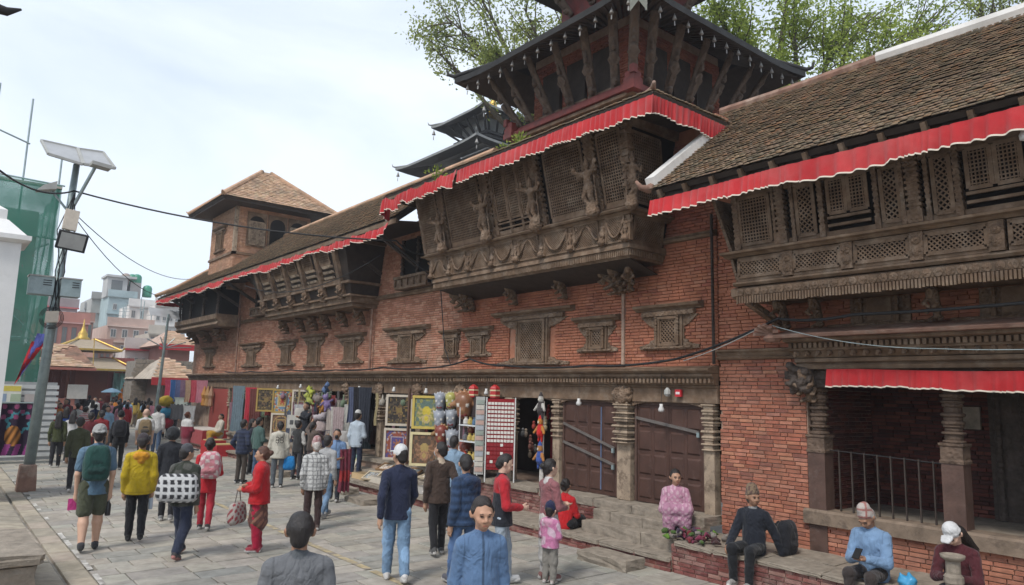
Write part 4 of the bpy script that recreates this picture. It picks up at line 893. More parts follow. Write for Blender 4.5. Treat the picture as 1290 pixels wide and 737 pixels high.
for y, w, lh, h, zs in fwin: window(fw, y, zs, w, lh, h, X=10.07, pitch=.06)
profile_bar('string_course', fw, [(10.1, 5.12), (9.98, 5.13), (9.94, 5.18), (9.98, 5.2), (9.95, 5.24), (10.1, 5.26)], FY0, FY1, 'wood')
cornice(fw, FY0, FY1, 10.02, True, .14, 24)
for i, y in enumerate((16.1, 18.15, 20.2, 22.3, 24.5, 26.8, 29.0, 31.0)): front_post(fw, y, .24, 10.02, seed=20+i, capital=i < 3)
for x, y in ((9.93, 18.75), (9.93, 30.4)):
    mb = MB(); mb.tube([(x, y, 6.6), (x, y, 5.3), (x+.02, y+.02, 3.1)], .035, 6); mb.build('drain_pipe', 'terracotta', fw)
# dark open windows beside the bays
for y0, y1 in ((15.6, 17.2), (26.6, 28.6)):
    w = link('open_window', None, fw); mb = MB(); mb.box(10.03, 10.06, y0, y1, 5.27, 6.7); mb.build('shadow_board', 'inner_shade', w)
    mb = MB(); mb.box(9.75, 10.03, y0, y1, 5.27, 5.34); mb.box(9.72, 9.80, y0-.05, y1+.05, 5.55, 5.62)
    for k in range(6): mb.box(9.74, 9.79, y0+(y1-y0)*k/5-.03, y0+(y1-y0)*k/5+.03, 5.34, 5.55)
    mb.box(9.79, 9.81, y0, y1, 5.34, 5.55); mb.build('parapet', 'carved', w)
    for e in (y0, (y0+y1)/2, y1): turned(w, 9.98, e, 5.3, 6.7, .06, 'carved_dark', 'post')
# slatted, outward-leaning bay
fb = link('bay_window', None, fw)
def GX(z): return 9.25 - .55*(z-4.95)/1.8
def GR(z): return 18.7 - .35*(z-4.95)/1.8
def GL(z): return 25.3 + 1.1*(z-4.95)/1.8
mb = MB(); ring = [[(GX(z)+.05, GR(z)+.05, z), (GX(z)+.05, GL(z)-.05, z), (10.08, GL(z)-.05, z), (10.08, GR(z)+.05, z)] for z in (4.95, 6.85)]
mb.add(ring[0]+ring[1], [(3, 2, 1, 0), (0, 1, 5, 4), (1, 2, 6, 5), (2, 3, 7, 6), (3, 0, 4, 7)]); mb.build('box', 'dark_wood', fb)
for z0, z1, o in ((4.90, 5.0, .0), (5.005, 5.18, -.05), (5.185, 5.24, -.09), (5.55, 5.62, -.06), (6.7, 6.8, -.03)):
    mb = MB(); xa, ra, la = GX(z0)+o, GR(z0)+o, GL(z0)-o; mb.box(xa, 10.07, ra, la, z0, z1); mb.build('moulding', 'wood', fb)
for i in range(6):
    y = 19.0+i*1.22+.1
    mb = MB(); mb.prism([(GX(5.24)-.07, y-.09, 5.24), (GX(5.24)+.05, y-.09, 5.24), (GX(5.24)+.05, y+.09, 5.24), (GX(5.24)-.07, y+.09, 5.24)], (GX(6.75)-GX(5.24), .3*(i/5-.2), 1.5)); mb.build('bay_post', 'carved', fb)
    link('corbel_figure', KNOT[0], fb, loc=(GX(5.3)-.05, y, 5.12), scale=(1.1, 1.3, .8))
    if i < 5:
        for k in range(3): mb = MB(); z = 5.75+.16*k; mb.obox((GX(z)-.03, y+.3, z), (.06, 0, 0), (0, .62, 0), (-.03, .03, .07)); mb.build('slat', 'pale_wood', fb)
        lattice('lattice', fb, (GX(6.2)+.03, y+.95+.12, 6.2), (0, -.66, 0), (GX(6.7)-GX(6.2), .08, .5), .07, .02, .015, frame=.05)
        mb = MB(); mb.obox((GX(5.65)-.02, y+.14, 5.63), (.06, 0, 0), (0, .95, 0), (-.02, .02, .1)); mb.build('panel', 'wood', fb)
for i, y in enumerate((19.2, 20.34, 21.54, 22.52, 23.57, 24.98)): link('bracket', KNOT[0], fb, loc=(9.82, y, 4.42), scale=(1.7, 1.3, .98))
# corner balcony at the far end
cb = link('corner_balcony', None, fw)
mb = MB(); mb.box(9.3, 10.08, 31.0, 36.9, 5.3, 6.7); mb.build('shade_box', 'inner_shade', cb)
profile_bar('balcony_beam', cb, [(10.08, 5.0), (9.2, 5.0), (9.1, 5.08), (9.15, 5.2), (9.05, 5.3), (9.05, 5.5), (10.08, 5.5)], 30.6, 37.0, 'wood')
for y in (31.0, 33.0, 35.0, 36.8): turned(cb, 9.2, y, 5.5, 6.7, .07, 'carved_dark', 'post')
for y in (32, 34, 36): link('bracket', KNOT[0], cb, loc=(9.75, y, 4.45), scale=(2.4, 2, 1.1))
# roof
fr_ = link('roof', None, fw); e0, e1 = (8.55, 15.2, 6.80), (8.55, 38.6, 6.75); t0, t1 = (11.6, 15.2, 9.2), (11.6, 36.2, 9.1)
deck('roof_deck', fr_, [e0, e1, t1, t0], .12); tiled(fr_, e0, e1, t0, t1, .13, .14, 0, 81)
deck('roof_deck', fr_, [e1, (14.6, 38.6, 6.75), (11.8, 36.2, 9.1), t1], .12)
mb = MB(); mb.bar((8.6, 15.2, 6.70), (8.6, 38.6, 6.65), .05, .12); mb.build('fascia', 'wood', fr_)
mb = MB(); mb.col = TILER[1]; mb.tube([(8.45, 38.7, 6.88), (9.2, 38.1, 7.3), t1], .1, 7); mb.tube([t1, t0], .1, 7); mb.build('ridge_tiles', 'roof_tile', fr_)
mb = MB(); mb.prism([(8.65, 15.3, 6.7), (8.65, 38.4, 6.66), (10.2, 38.4, 6.9), (10.2, 15.3, 6.9)], (0, 0, .02)); mb.build('soffit', 'dark_wood', fr_)
for i in range(11):
    y = 16.5+i*2.05; mb = MB(); mb.bar((10.05, y, 5.9), (8.75, y, 6.62), .09, .11); mb.build('strut', 'carved_dark', fw)
def ragged(s): return .17+.05*math.sin(s*23)+.04*math.sin(s*57)
n = 24; path = [(8.5-.03*(i % 2), 15.4+(38.4-15.4)*i/n, 6.66-.05*abs(math.sin(i*1.7))) for i in range(n+1)]
valance('ragged red valance along the long low eave of the far wing', path, .2, 22, amp=.035, gather=.16, sag=.05, dropf=ragged)
valance('end strip of red valance round the far corner of the low eave', [(8.5, 38.45, 6.62), (10.5, 38.5, 6.6)], .2, 23, amp=.03, gather=.16)
# ================================================================ roof pavilion
tw = thing('roof_pavilion', 'square brick tower room with hipped tiled roof rising behind the far eave', 'tower')
tx0, tx1, ty0, ty1 = 9.45, 12.75, 30.35, 33.65
mb = MB(); mb.box(tx0+.03, tx1, ty0+.03, ty1, 6.6, 10.2); mb.build('wall', 'mortar', tw)
wall_x(tw, tx0, ty0, ty1, 7.0, 10.2, 'tan', n=0, seed=91, bl=.24, bh=.05); wall_y(tw, ty0, tx0, tx1, 7.0, 10.2, 'tan', n=0, seed=92, bl=.24, bh=.05)
mb = MB(); mb.box(tx0-.06, tx0+.1, ty0-.06, ty1, 8.05, 8.15); mb.box(tx0-.06, tx1, ty0-.06, ty0+.1, 8.05, 8.15); mb.build('string_course', 'wood', tw)
mb = MB(); mb.box(tx0-.03, tx0+.12, ty0-.03, ty0+.12, 8.16, 10.1); mb.build('corner_post', 'pale_wood', tw)
window(tw, 32.2, 8.35, .6, .75, .85, X=tx0, pitch=.07, name='side_window')
for i, xx in enumerate((10.35, 11.25, 12.15)):
    w = link('front_window', None, tw); mb = MB(); mb.box(xx-.42, xx+.42, ty0-.04, ty0-.003, 8.45, 9.95); mb.build('frame', 'wood', w)
    mb = MB(); n = 8; mb.prism([(xx-.33, ty0-.045, 8.55), (xx+.33, ty0-.045, 8.55)]+[(xx+.33*math.cos(math.pi*j/n), ty0-.045, 9.5+.3*math.sin(math.pi*j/n)) for j in range(n+1)], (0, -.004, 0)); mb.build('shade_panel', 'inner_shade', w)
    if i != 1: lattice('lattice', w, (xx-.33, ty0-.07, 8.55), (.66, 0, 0), (0, 0, .98), .06, .022, .015, material='pale_wood')
tr = link('roof', None, tw); ez = 10.28; E = [(8.6, 29.5, ez), (13.6, 29.5, ez), (13.6, 34.5, ez), (8.6, 34.5, ez)]; T = [(10.9, 31.8, 12.25), (11.3, 31.8, 12.25), (11.3, 32.2, 12.25), (10.9, 32.2, 12.25)]
for i in range(4):
    j = (i+1) % 4; deck('roof_deck', tr, [E[i], E[j], T[j], T[i]], .1)
    if i in (0, 3): tiled(tr, E[i], E[j], T[i], T[j], .15, .15, 0, 95+i, tv=TVR)
mb = MB(); mb.col = TILER[1]
for i in range(4): mb.tube([Vector(E[i])+Vector((E[i][0]-11.1, E[i][1]-32, 0))*.03+Vector((0, 0, .16)), Vector(E[i])+Vector((0, 0, .05)), T[i]], [.03, .1, .1], 7)
mb.build('hip_tiles', 'roof_tile', tr)
mb = MB(); mb.box(8.7, 13.5, 29.6, 34.4, ez-.16, ez-.06); mb.build('eave_board', 'dark_wood', tr)
# ================================================================ pagodas
def pagoda_roof(parent, cx, cy, half, ez, top_half, tz, curl=.1, material='pagoda_metal', under='dark_wood', n=12):
    """four-sided hipped roof with swept corners; edges curl up at the tips"""
    rf = link('roof', None, parent)
    for s in range(4):
        a = R(90*s); ca, sa = round(math.cos(a)), round(math.sin(a)); P = []; U = []
        for i in range(n+1):
            t = -1+2*i/n; cu = curl*max(0, abs(t)-.55)**2/.2; row = []; ur = []
            for j in range(5):
                f = j/4; h = half+(top_half-half)*f+cu*.3*(1-f); x, y = -h, t*h; z = ez+(tz-ez)*(f**1.2)+cu*(1-f)
                row.append((cx+ca*x-sa*y, cy+sa*x+ca*y, z)); 
                if j < 3: ur.append((cx+ca*x-sa*y, cy+sa*x+ca*y, z-.12))
            P.append(row); U.append(ur)
        mb = MB(); mb.grid(P); o = mb.build('roof_sheet', material, rf, False)
        mb = MB(); mb.grid(U); mb.build('soffit', under, rf)
        mb = MB(); mb.grid([[Vector(p[0])+Vector((0, 0, .01)), Vector(p[0])+Vector((0, 0, -.13))] for p in P]); mb.build('eave_edge', material, rf)
        p0 = Vector(P[0][0]); d = (p0-Vector((cx, cy, p0.z))).normalized()
        mb = MB(); mb.tube([Vector(P[0][4])+Vector((0, 0, .04)), Vector(P[0][2])+Vector((0, 0, .05)), p0+Vector((0, 0, .05)), p0+d*.16+Vector((0, 0, .10)), p0+d*.22+Vector((0, 0, .26))], [.06, .06, .06, .045, .012], 7); mb.build('hip_ridge', material, rf, True)
    return rf
BELL = MB(); BELL.lathe((0, 0, -.16), [(.055, 0), (.05, .02), (.035, .06), (.03, .09), (.012, .11), (.006, .16)], 8); BELL.add([(-.004, -.025, -.3), (-.004, .025, -.3), (0, .018, -.2), (0, -.018, -.2), (0, 0, -.33)], [(0, 1, 2, 3), (4, 1, 0)]); BELLm = BELL.mesh('bell', 'bell_metal', True)
pg = thing('pagoda_temple', 'tall dark tiered pagoda with carved roof struts and hanging bells', 'temple')
PX, PY = 12.8, 11.5; B = 1.8
mb = MB(); mb.box(PX-B+.2, PX+B-.2, PY-B+.2, PY+B-.2, 7.5, 10.9); mb.build('core', 'mortar', pg)
for z0, z1, hh, mt in ((7.4, 8.36, B-.18, 'mortar'), (8.37, 8.45, B-.06, 'wood'), (8.46, 8.82, B-.04, 'dark_wood'), (8.83, 8.90, B+.2, 'wood'), (8.92, 9.02, B+.26, 'red_paint'), (9.03, 9.14, B+.14, 'red_paint')):
    mb = MB(); mb.box(PX-hh, PX+hh, PY-hh, PY+hh, z0, z1); mb.build('base_moulding', mt, pg)
dm2 = MB(); dm2.box(-.07, .07, -.05, .05, -.09, .09); dm2 = dm2.mesh('dentil', 'carved')
for i in range(26):
    t = -B+i*(2*B)/25; link('dentil', dm2, pg, loc=(PX-B-.04, PY+t, 8.7)); link('dentil', dm2, pg, loc=(PX+t, PY-B-.04, 8.7))
for sx, sy in ((-1, -1), (-1, 1), (1, -1)):
    mb = MB(); x, y = PX+sx*(B+.2), PY+sy*(B+.2)
    for k in range(3): mb.box(x-.16+.02*k, x+.16-.02*k, y-.16+.02*k, y+.16-.02*k, 8.86+k*.14, 8.99+k*.14)
    mb.box(x+sx*.1-.06, x+sx*.1+.06, y+sy*.1-.06, y+sy*.1+.06, 9.2, 9.38); mb.build('corner_ornament', 'red_paint', pg)
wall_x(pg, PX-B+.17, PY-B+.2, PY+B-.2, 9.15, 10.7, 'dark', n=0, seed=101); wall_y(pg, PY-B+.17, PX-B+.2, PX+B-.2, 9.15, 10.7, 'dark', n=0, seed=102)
for i, t in enumerate((-.85, .0, .85)):
    for f in (0, 1):
        w = link('blind_window', None, pg); mb = MB()
        if f == 0: mb.box(PX-B+.06, PX-B+.15, PY+t-.3, PY+t+.3, 9.2, 10.3)
        else: mb.box(PX+t-.3, PX+t+.3, PY-B+.06, PY-B+.15, 9.2, 10.3)
        mb.build('frame', 'dark_wood', w); mb = MB()
        if f == 0: mb.box(PX-B+.02, PX-B+.055, PY+t-.4, PY+t+.4, 9.2, 9.28)
        else: mb.box(PX+t-.4, PX+t+.4, PY-B+.02, PY-B+.055, 9.2, 9.28)
        mb.build('sill', 'wood', w)
PE, PEZ = 3.05, 10.42
rf1 = pagoda_roof(pg, PX, PY, PE, PEZ, 1.2, 11.55)
def strut_mesh():
    P = [cap((0, e*.05, 0), (0, e*.05, 1.46), .038) for e in (-1, 1)] + [cap((0, 0, 0), (0, 0, 1.46), .05)]
    P += [cap((-.06, 0, .12), (-.07, 0, .16), .06), cap((-.05, -.03, .26), (-.08, -.04, .44), .038, .034), cap((-.05, .03, .26), (-.08, .035, .44), .038, .034), cap((-.07, 0, .5), (-.085, 0, .68), .055, .062), cap((-.09, 0, .80), (-.095, 0, .83), .045), cap((-.08, 0, .9), (-.06, 0, .98), .035, .015)]
    for e in (-1, 1): P += [cap((-.08, e*.05, .68), (-.09, e*.095, .58), .022), cap((-.09, e*.095, .58), (-.1, e*.06, .5), .02), cap((-.03, e*.05, 1.05), (-.05, 0, 1.2), .03, .025), cap((-.05, 0, 1.2), (-.02, e*.05, 1.35), .025, .03)]
    return sdf_mesh(P, .02, 'roof_strut', 'strut_wood', k=.02)
SM = strut_mesh()
def add_strut(a, bq, parent=pg):
    a, bq = Vector(a), Vector(bq); d = bq-a; l = d.length; zq = d.normalized(); out = Vector((d.x, d.y, 0)).normalized(); yv = zq.cross(-out).normalized(); xv = yv.cross(zq)
    o = link('roof_strut', SM, parent); s = l/1.5
    o.matrix_local = Matrix(((xv.x*1.2, yv.x*1.2, zq.x*s, a.x), (xv.y*1.2, yv.y*1.2, zq.y*s, a.y), (xv.z*1.2, yv.z*1.2, zq.z*s, a.z), (0, 0, 0, 1)))
for i, t in enumerate((-1.4, -.72, 0, .72, 1.4)):
    add_strut((PX-B-.05, PY+t*.98, 9.16), (PX-PE+.6, PY+t*1.3, 10.56)); add_strut((PX+t*.98, PY-B-.05, 9.16), (PX+t*1.3, PY-PE+.6, 10.56))
for sx, sy in ((-1, -1), (-1, 1), (1, -1)): add_strut((PX+sx*(B+.02), PY+sy*(B+.02), 9.16), (PX+sx*(PE-.6), PY+sy*(PE-.6), 10.56))
for i in range(13):
    t = -2.7+5.4*i/12; link('bell', BELLm, pg, loc=(PX-PE+.12, PY+t, PEZ-.14), rot=(0, 0, random.uniform(-.4, .4)), scale=.85); link('bell', BELLm, pg, loc=(PX+t, PY-PE+.12, PEZ-.14), rot=(0, 0, 1.57), scale=.85)
for i in range(30):
    t = -2.85+5.7*i/29
    for f in (0, 1):
        mb = MB(); a = (PX-B, PY+t*.6, 10.8) if f == 0 else (PX+t*.6, PY-B, 10.8); c = (PX-PE+.06, PY+t, PEZ-.05) if f == 0 else (PX+t, PY-PE+.06, PEZ-.05); mb.bar(a, c, .07, .07); mb.build('rafter', 'dark_wood', pg)
# hanging metal banner at the near corner
mb = MB(); c0 = Vector((PX-PE-.05, PY-PE-.05, PEZ-.04)); dv = Vector((.707, -.707, 0)); nvv = Vector((-.707, -.707, 0))
P0 = [c0-dv*.17, c0+dv*.17, c0+dv*.16+Vector((0, 0, -.62)), c0+Vector((0, 0, -.40)), c0-dv*.16+Vector((0, 0, -.62))]; mb.prism(P0, nvv*.012); bn = mb.build('metal_banner', 'banner_metal', pg)
mb = MB()
for k in range(3): mb.obox(c0+nvv*.013-dv*(.05-.02*(k % 2))+Vector((0, 0, -.14-.06*k)), dv*(.1-.04*(k % 2)), Vector((0, 0, .02)), nvv*.008)
mb.build('banner_relief', 'bell_metal', bn)
# upper tier
mb = MB(); mb.box(PX-1.15, PX+1.15, PY-1.15, PY+1.15, 11.2, 13.6); mb.build('upper_core', 'red_paint', pg)
for z0, z1, hh in ((11.45, 11.62, 1.4), (11.64, 11.8, 1.28)):
    mb = MB(); mb.box(PX-hh, PX+hh, PY-hh, PY+hh, z0, z1); mb.build('upper_moulding', 'red_paint', pg)
for t in (-.75, 0, .75): add_strut((PX-1.2, PY+t, 12.0), (PX-1.85, PY+t*1.5, 13.1)); add_strut((PX+t, PY-1.2, 12.0), (PX+t*1.5, PY-1.85, 13.1))
pagoda_roof(pg, PX, PY, 2.2, 13.15, .8, 13.9); mb = MB(); mb.box(PX-.75, PX+.75, PY-.75, PY+.75, 14.2, 15.2); mb.build('top_core', 'red_paint', pg); pagoda_roof(pg, PX, PY, 1.4, 15.0, .1, 16.0)
mb = MB(); mb.lathe((PX, PY, 15.95), [(.3, 0), (.35, .2), (.2, .35), (.22, .6), (.05, .9), (.02, 1.3)], 10); mb.build('pinnacle', 'gold', pg, True)
# distant grey pagoda
p2 = thing('pagoda_temple', 'distant slate grey two tiered pagoda behind the palace roofs', 'temple'); QX, QY = 26.0, 34.5
mb = MB(); mb.box(QX-2.2, QX+2.2, QY-2.2, QY+2.2, 0, 16.2); mb.build('core', 'pagoda_slate', p2); mb = MB(); mb.box(QX-1.35, QX+1.35, QY-1.35, QY+1.35, 15.6, 19); mb.build('upper_core', 'pagoda_slate', p2)
mb = MB()
for k in range(3): h = 1.5+.12*k; mb.box(QX-h, QX+h, QY-h, QY+h, 17.5+k*.2, 17.66+k*.2)
mb.build('upper_moulding', 'pagoda_metal', p2)
pagoda_roof(p2, QX, QY, 4.3, 16.35, 1.4, 17.1, .12, 'pagoda_slate', 'pagoda_metal'); pagoda_roof(p2, QX, QY, 2.75, 19.1, .4, 20.0, .12, 'pagoda_slate', 'pagoda_metal')
for s in (0, 1, 2):
    for t in (-1, -.6, -.2, .2, .6, 1): mb = MB(); x, y = (QX-1.45, QY+t*1.3) if s == 0 else (QX+t*1.3, QY-1.45); x2, y2 = (QX-2.35, QY+t*2.2) if s == 0 else (QX+t*2.2, QY-2.35); mb.bar((x, y, 18.1), (x2, y2, 18.9), .12, .12); mb.build('roof_strut', 'pagoda_metal', p2)
mb = MB(); mb.lathe((QX, QY, 19.6), [(.5, 0), (.55, .25), (.4, .4), (.42, .7), (.25, .9), (.25, 1.1), (.08, 1.4), (.03, 1.9)], 12); mb.build('pinnacle', 'gold', p2, True)
for sx, sy in ((-1, 1), (-1, -1)): link('corner_bell', BELLm, p2, loc=(QX+sx*2.65, QY+sy*2.65, 19.0), scale=2.2)
for sx, sy in ((-1, 1), (-1, -1)): link('corner_bell', BELLm, p2, loc=(QX+sx*4.2, QY+sy*4.2, 16.25), scale=2)
# ================================================================ far end of the square
def pt(px, py, Y):
    d = cF*CAM_F + cR*(px-645) - cU*(py-368.5); return Vector((0, 0, CAM_H)) + d*(Y/d.y)
def pd(px, py, depth):
    return Vector((0, 0, CAM_H)) + (cF*CAM_F + cR*(px-645) - cU*(py-368.5))*(depth/CAM_F)
def house(label, pl, pr_, ptop, Y, depth, floors, cols, wall, zb=0., wincol=(.5, .48, .45), cornice_col=None, roof='flat', name='town_house', roofcol=(.30, .12, .09), skipf=0, wf=(.55, .6)):
    x0, x1 = pt(pl, ptop, Y).x, pt(pr_, ptop, Y).x; zt = pt((pl+pr_)/2, ptop, Y).z
    h = thing(name, label, 'house', (0, 0, 0), 'houses at the far end of the square')
    mb = MB(); mb.box(x0, x1, Y, Y+depth, zb-1, zt, wall); mb.build('wall', 'plaster', h)
    fh = (zt-zb)/floors
    for i in range(skipf, floors):
        for j in range(cols):
            cx = x0+(x1-x0)*(j+.5)/cols; w = (x1-x0)/cols*wf[0]; z0 = zb+fh*i+fh*.22; z1 = z0+fh*wf[1]
            f = MB(); f.box(cx-w/2, cx+w/2, Y-.09, Y-.003, z0, z1, wincol); f = f.build('window', 'plaster', h)
            for e in (-1, 1): q = MB(); q.box(cx+e*w*.23-w*.19, cx+e*w*.23+w*.19, Y-.10, Y-.092, z0+.08, z1-.08); q.build('pane', 'glass_far', f)
        q = MB(); q.box(x0-.12, x1+.12, Y-.25, Y-.003, zb+fh*(i+1)-.16, zb+fh*(i+1)-.02, cornice_col or tuple(c*.8 for c in wall)); q.build('floor_band', 'plaster', h)
    if roof == 'flat':
        q = MB(); q.box(x0-.1, x1+.1, Y-.1, Y+.15, zt+.002, zt+.9, wall); q.build('parapet', 'plaster', h)
    elif roof == 'hip':
        e = .8; zr = zt+1.1; q = MB(); a = (x1-x0)*.3; tiled(h, (x0-e, Y-e, zt-.16), (x1+e, Y-e, zt-.16), (x0+a, Y+depth/2, zr+.06), (x1-a, Y+depth/2, zr+.06), .3, .3, 0, 7, tv=TVR)
        q.add([(x0-e, Y-e, zt-.2), (x1+e, Y-e, zt-.2), (x1+e, Y+depth+e, zt-.2), (x0-e, Y+depth+e, zt-.2), (x0+a, Y+depth/2, zr), (x1-a, Y+depth/2, zr)], [(0, 1, 5, 4), (1, 2, 5), (2, 3, 4, 5), (3, 0, 4), (3, 2, 1, 0)], roofcol); q.build('roof', 'roof_tile', h)
        q = MB(); q.box(x0-e-.02, x1+e+.02, Y-e-.06, Y-e-.005, zt-.55, zt-.1, (.40, .03, .035)); q.build('eave_valance', 'attr', h)
    return h, x0, x1, zt
house('pale grey concrete tower house behind the aqua one', 116, 140, 376, 118, 10, 7, 1, (.36, .36, .34), wf=(.0001, .0001))
hh, x0, x1, zt = house('tall aqua painted house with rooftop water tanks', 137, 172, 374, 112, 12, 6, 2, (.34, .42, .43), skipf=4, wf=(.28, .35))
for i, (px, py, c) in enumerate(((166, 352, (.03, .22, .13)), (172, 352, (.03, .22, .13)), (158, 351, (.28, .22, .19)), (185, 366, (.03, .25, .15)))):
    q = pt(px, py+6, 114); mb = MB(); mb.lathe((q.x, q.y, q.z-.3), [(.6, 0), (.65, .2), (.65, 1.3), (.5, 1.6), (.2, 1.75)], 10, c); tag(mb.build('water_tank', 'attr_gloss', None, True), ['green rooftop water tank, left of the pair', 'green rooftop water tank, right of the pair', 'brownish rooftop tank beside the green pair', 'lone green water tank at the right roof edge'][i], 'water tank', 'rooftop water tanks')
q0 = pt(135, 372, 113); mb = MB(); mb.box(q0.x-.2, q0.x+2.3, 112.5, 116, q0.z-.2, q0.z+2.6, (.42, .42, .41)); mb.box(q0.x-.4, q0.x+3.4, 112.2, 116.5, q0.z+2.6, q0.z+2.9, (.45, .45, .44)); mb.box(q0.x+2.8, q0.x+4.2, 113, 116, q0.z-.1, q0.z+2.2, (.36, .34, .32)); mb.build('roof_hut', 'plaster', hh)
mb = MB(); mb.box(q0.x+.3, q0.x+1.7, 112.47, 112.497, q0.z+.3, q0.z+2.2); mb.build('hut_opening', 'glass_far', hh)
house('pink beige house with rows of white framed windows', 136, 193, 411, 92, 10, 5, 4, (.50, .36, .30), wincol=(.66, .62, .57), cornice_col=(.60, .47, .40), wf=(.5, .55))
house('white upper storey house with dark windows behind the pink one', 163, 196, 386, 100, 6, 6, 3, (.62, .60, .57), skipf=4, wf=(.45, .5))
house('long low white house at the far right under the eave', 196, 236, 386, 96, 8, 5, 5, (.60, .58, .55), skipf=3)
house('pink brick house with red eave bands at the left', 52, 112, 405, 78, 10, 3, 5, (.42, .20, .165), cornice_col=(.52, .30, .27), wincol=(.22, .13, .11))
house('grey house with flat roof above the pink brick one', 52, 98, 386, 86, 8, 4, 4, (.30, .26, .26), skipf=3, cornice_col=(.45, .14, .14))
house('small grey concrete house at the skyline', 107, 120, 389, 122, 8, 6, 1, (.33, .34, .34), skipf=5)
house('dark red painted temple house with white banners', 126, 166, 466, 60, 6, 2, 3, (.28, .085, .075), wincol=(.16, .05, .045), cornice_col=(.40, .14, .12))
house('tiled roof house with red eave cloth, lower of the stacked roofs', 206, 236, 474, 46, 6, 2, 1, (.16, .12, .10), roof='hip', wf=(.01, .01), roofcol=(.33, .29, .25))
house('tiled roof house with red eave cloth, upper of the stacked roofs', 212, 240, 433, 60, 6, 3, 1, (.30, .15, .12), roof='hip', wf=(.01, .01), roofcol=(.36, .26, .22))
house('long house with layered red and white eaves above the stone wall', 158, 214, 440, 66, 5, 3, 6, (.50, .45, .42), roof='flat', cornice_col=(.42, .05, .06), wf=(.4, .4))
house('narrow brick house with green shutters left of the aqua tower', 98, 118, 404, 88, 8, 4, 2, (.36, .21, .17), wincol=(.2, .28, .22), cornice_col=(.46, .33, .28))
house('cream house with roof terrace right of the pink windows', 188, 206, 420, 84, 7, 4, 2, (.52, .47, .40), wincol=(.3, .22, .18))
house('low brick house with rusty tin roof near the gilded shrine', 118, 140, 440, 70, 6, 3, 3, (.33, .19, .15), wincol=(.18, .12, .1))
house('weathered ochre house far behind the stone wall', 204, 222, 402, 104, 7, 6, 2, (.44, .36, .26), skipf=3)
rr4 = random.Random(3)
for i in range(7):
    q = pt(140+rr4.uniform(0, 60), 408+rr4.uniform(-14, 4), 93+i); mb = MB(); mb.tube([(q.x, q.y, q.z-1), (q.x+rr4.uniform(-.1, .1), q.y, q.z+rr4.uniform(.8, 2.2))], .05, 5); mb.tube([(q.x-.5, q.y, q.z+.5), (q.x+.6, q.y, q.z+.6)], .03, 5); tag(mb.build('roof_aerial', 'galv'), 'thin metal aerial on the far rooftops, %s from the left' % ('first', 'second', 'third', 'fourth', 'fifth', 'sixth', 'seventh')[i], 'aerial', 'rooftop aerials')
# tall grey stone wall
sw = thing('stone_wall', 'tall grey rubble stone wall of an old temple plinth behind the crowd', 'wall'); x0, x1 = pt(168, 500, 50).x, pt(236, 500, 50).x; zt = pt(200, 455, 50).z
mb = MB(); mb.box(x0, x1+1, 50.05, 53, 0, zt-.02); mb.build('core', 'joint', sw)
STV = slab_variants('wall_stone', [(.27, .255, .225), (.23, .22, .20), (.31, .29, .25), (.20, .195, .18)], 'stone'); items = []; z = .1
while z < zt:
    x = x0-random.uniform(0, .3); h = random.uniform(.22, .34)
    while x < x1+1: w = random.uniform(.4, .8); items.append((Matrix.Translation((x+w/2, 50.02, z+h/2)) @ Matrix.Rotation(R(90), 4, 'X') @ Matrix.Diagonal((w-.03, h-.03, 1.5, 1)), random.randrange(8))); x += w
    z += h
pieces(sw, 'wall_stone', STV, items, 120, 'stone', 'far_wall_stones')
# open pavilion with tiled roof, steps
pv = thing('pavilion_temple', 'open temple pavilion with wide tiled roof and red timber posts on stepped plinth', 'temple'); yq = 48; x0, x1 = pt(46, 470, yq).x, pt(92, 470, yq).x; zr = pt(80, 463, yq).z; tiled(pv, (x0-1, yq-1, zr+.05), (x1+1, yq-1, zr+.05), (x0+2.2, yq+3, zr+1.45), (x1-2.2, yq+3, zr+1.45), .28, .28, 0, 8, tv=TVR)
mb = MB(); e = 1.0; mb.add([(x0-e, yq-e, zr), (x1+e, yq-e, zr), (x1+e, yq+7, zr), (x0-e, yq+7, zr), (x0+2.2, yq+3, zr+1.4), (x1-2.2, yq+3, zr+1.4)], [(0, 1, 5, 4), (1, 2, 5), (2, 3, 4, 5), (3, 0, 4), (3, 2, 1, 0)], (.36, .215, .16)); mb.build('roof', 'roof_tile', pv)
mb = MB(); mb.box(x0-e, x1+e, yq-e-.03, yq-e+.1, zr-.14, zr-.003, (.35, .13, .1)); mb.build('eave_board', 'attr', pv)
for i in range(5): mb = MB(); xx = x0+(x1-x0)*i/4; mb.box(xx-.12, xx+.12, yq-.1, yq+.12, 1.55, zr, (.10, .04, .035)); mb.build('post', 'attr', pv)
mb = MB(); mb.box(x0, x1, yq+3, yq+6, 1.5, zr, (.14, .06, .05)); mb.build('back_wall', 'plaster', pv)
for k in range(4): mb = MB(); mb.box(x0-1+.1*k, x1+1.2-.35*k, yq-2.2+.55*k, yq+6, .4*k-.02, .4*k+.39, (.33, .155, .12)); mb.build('plinth_step', 'plaster', pv)
q = pt(84, 500, yq-.6); mb = MB(); mb.box(q.x, q.x+1.0, yq-.6, yq-.55, q.z-.1, q.z+.7, (.55, .55, .5)); mb.build('notice_board', 'attr', pv)
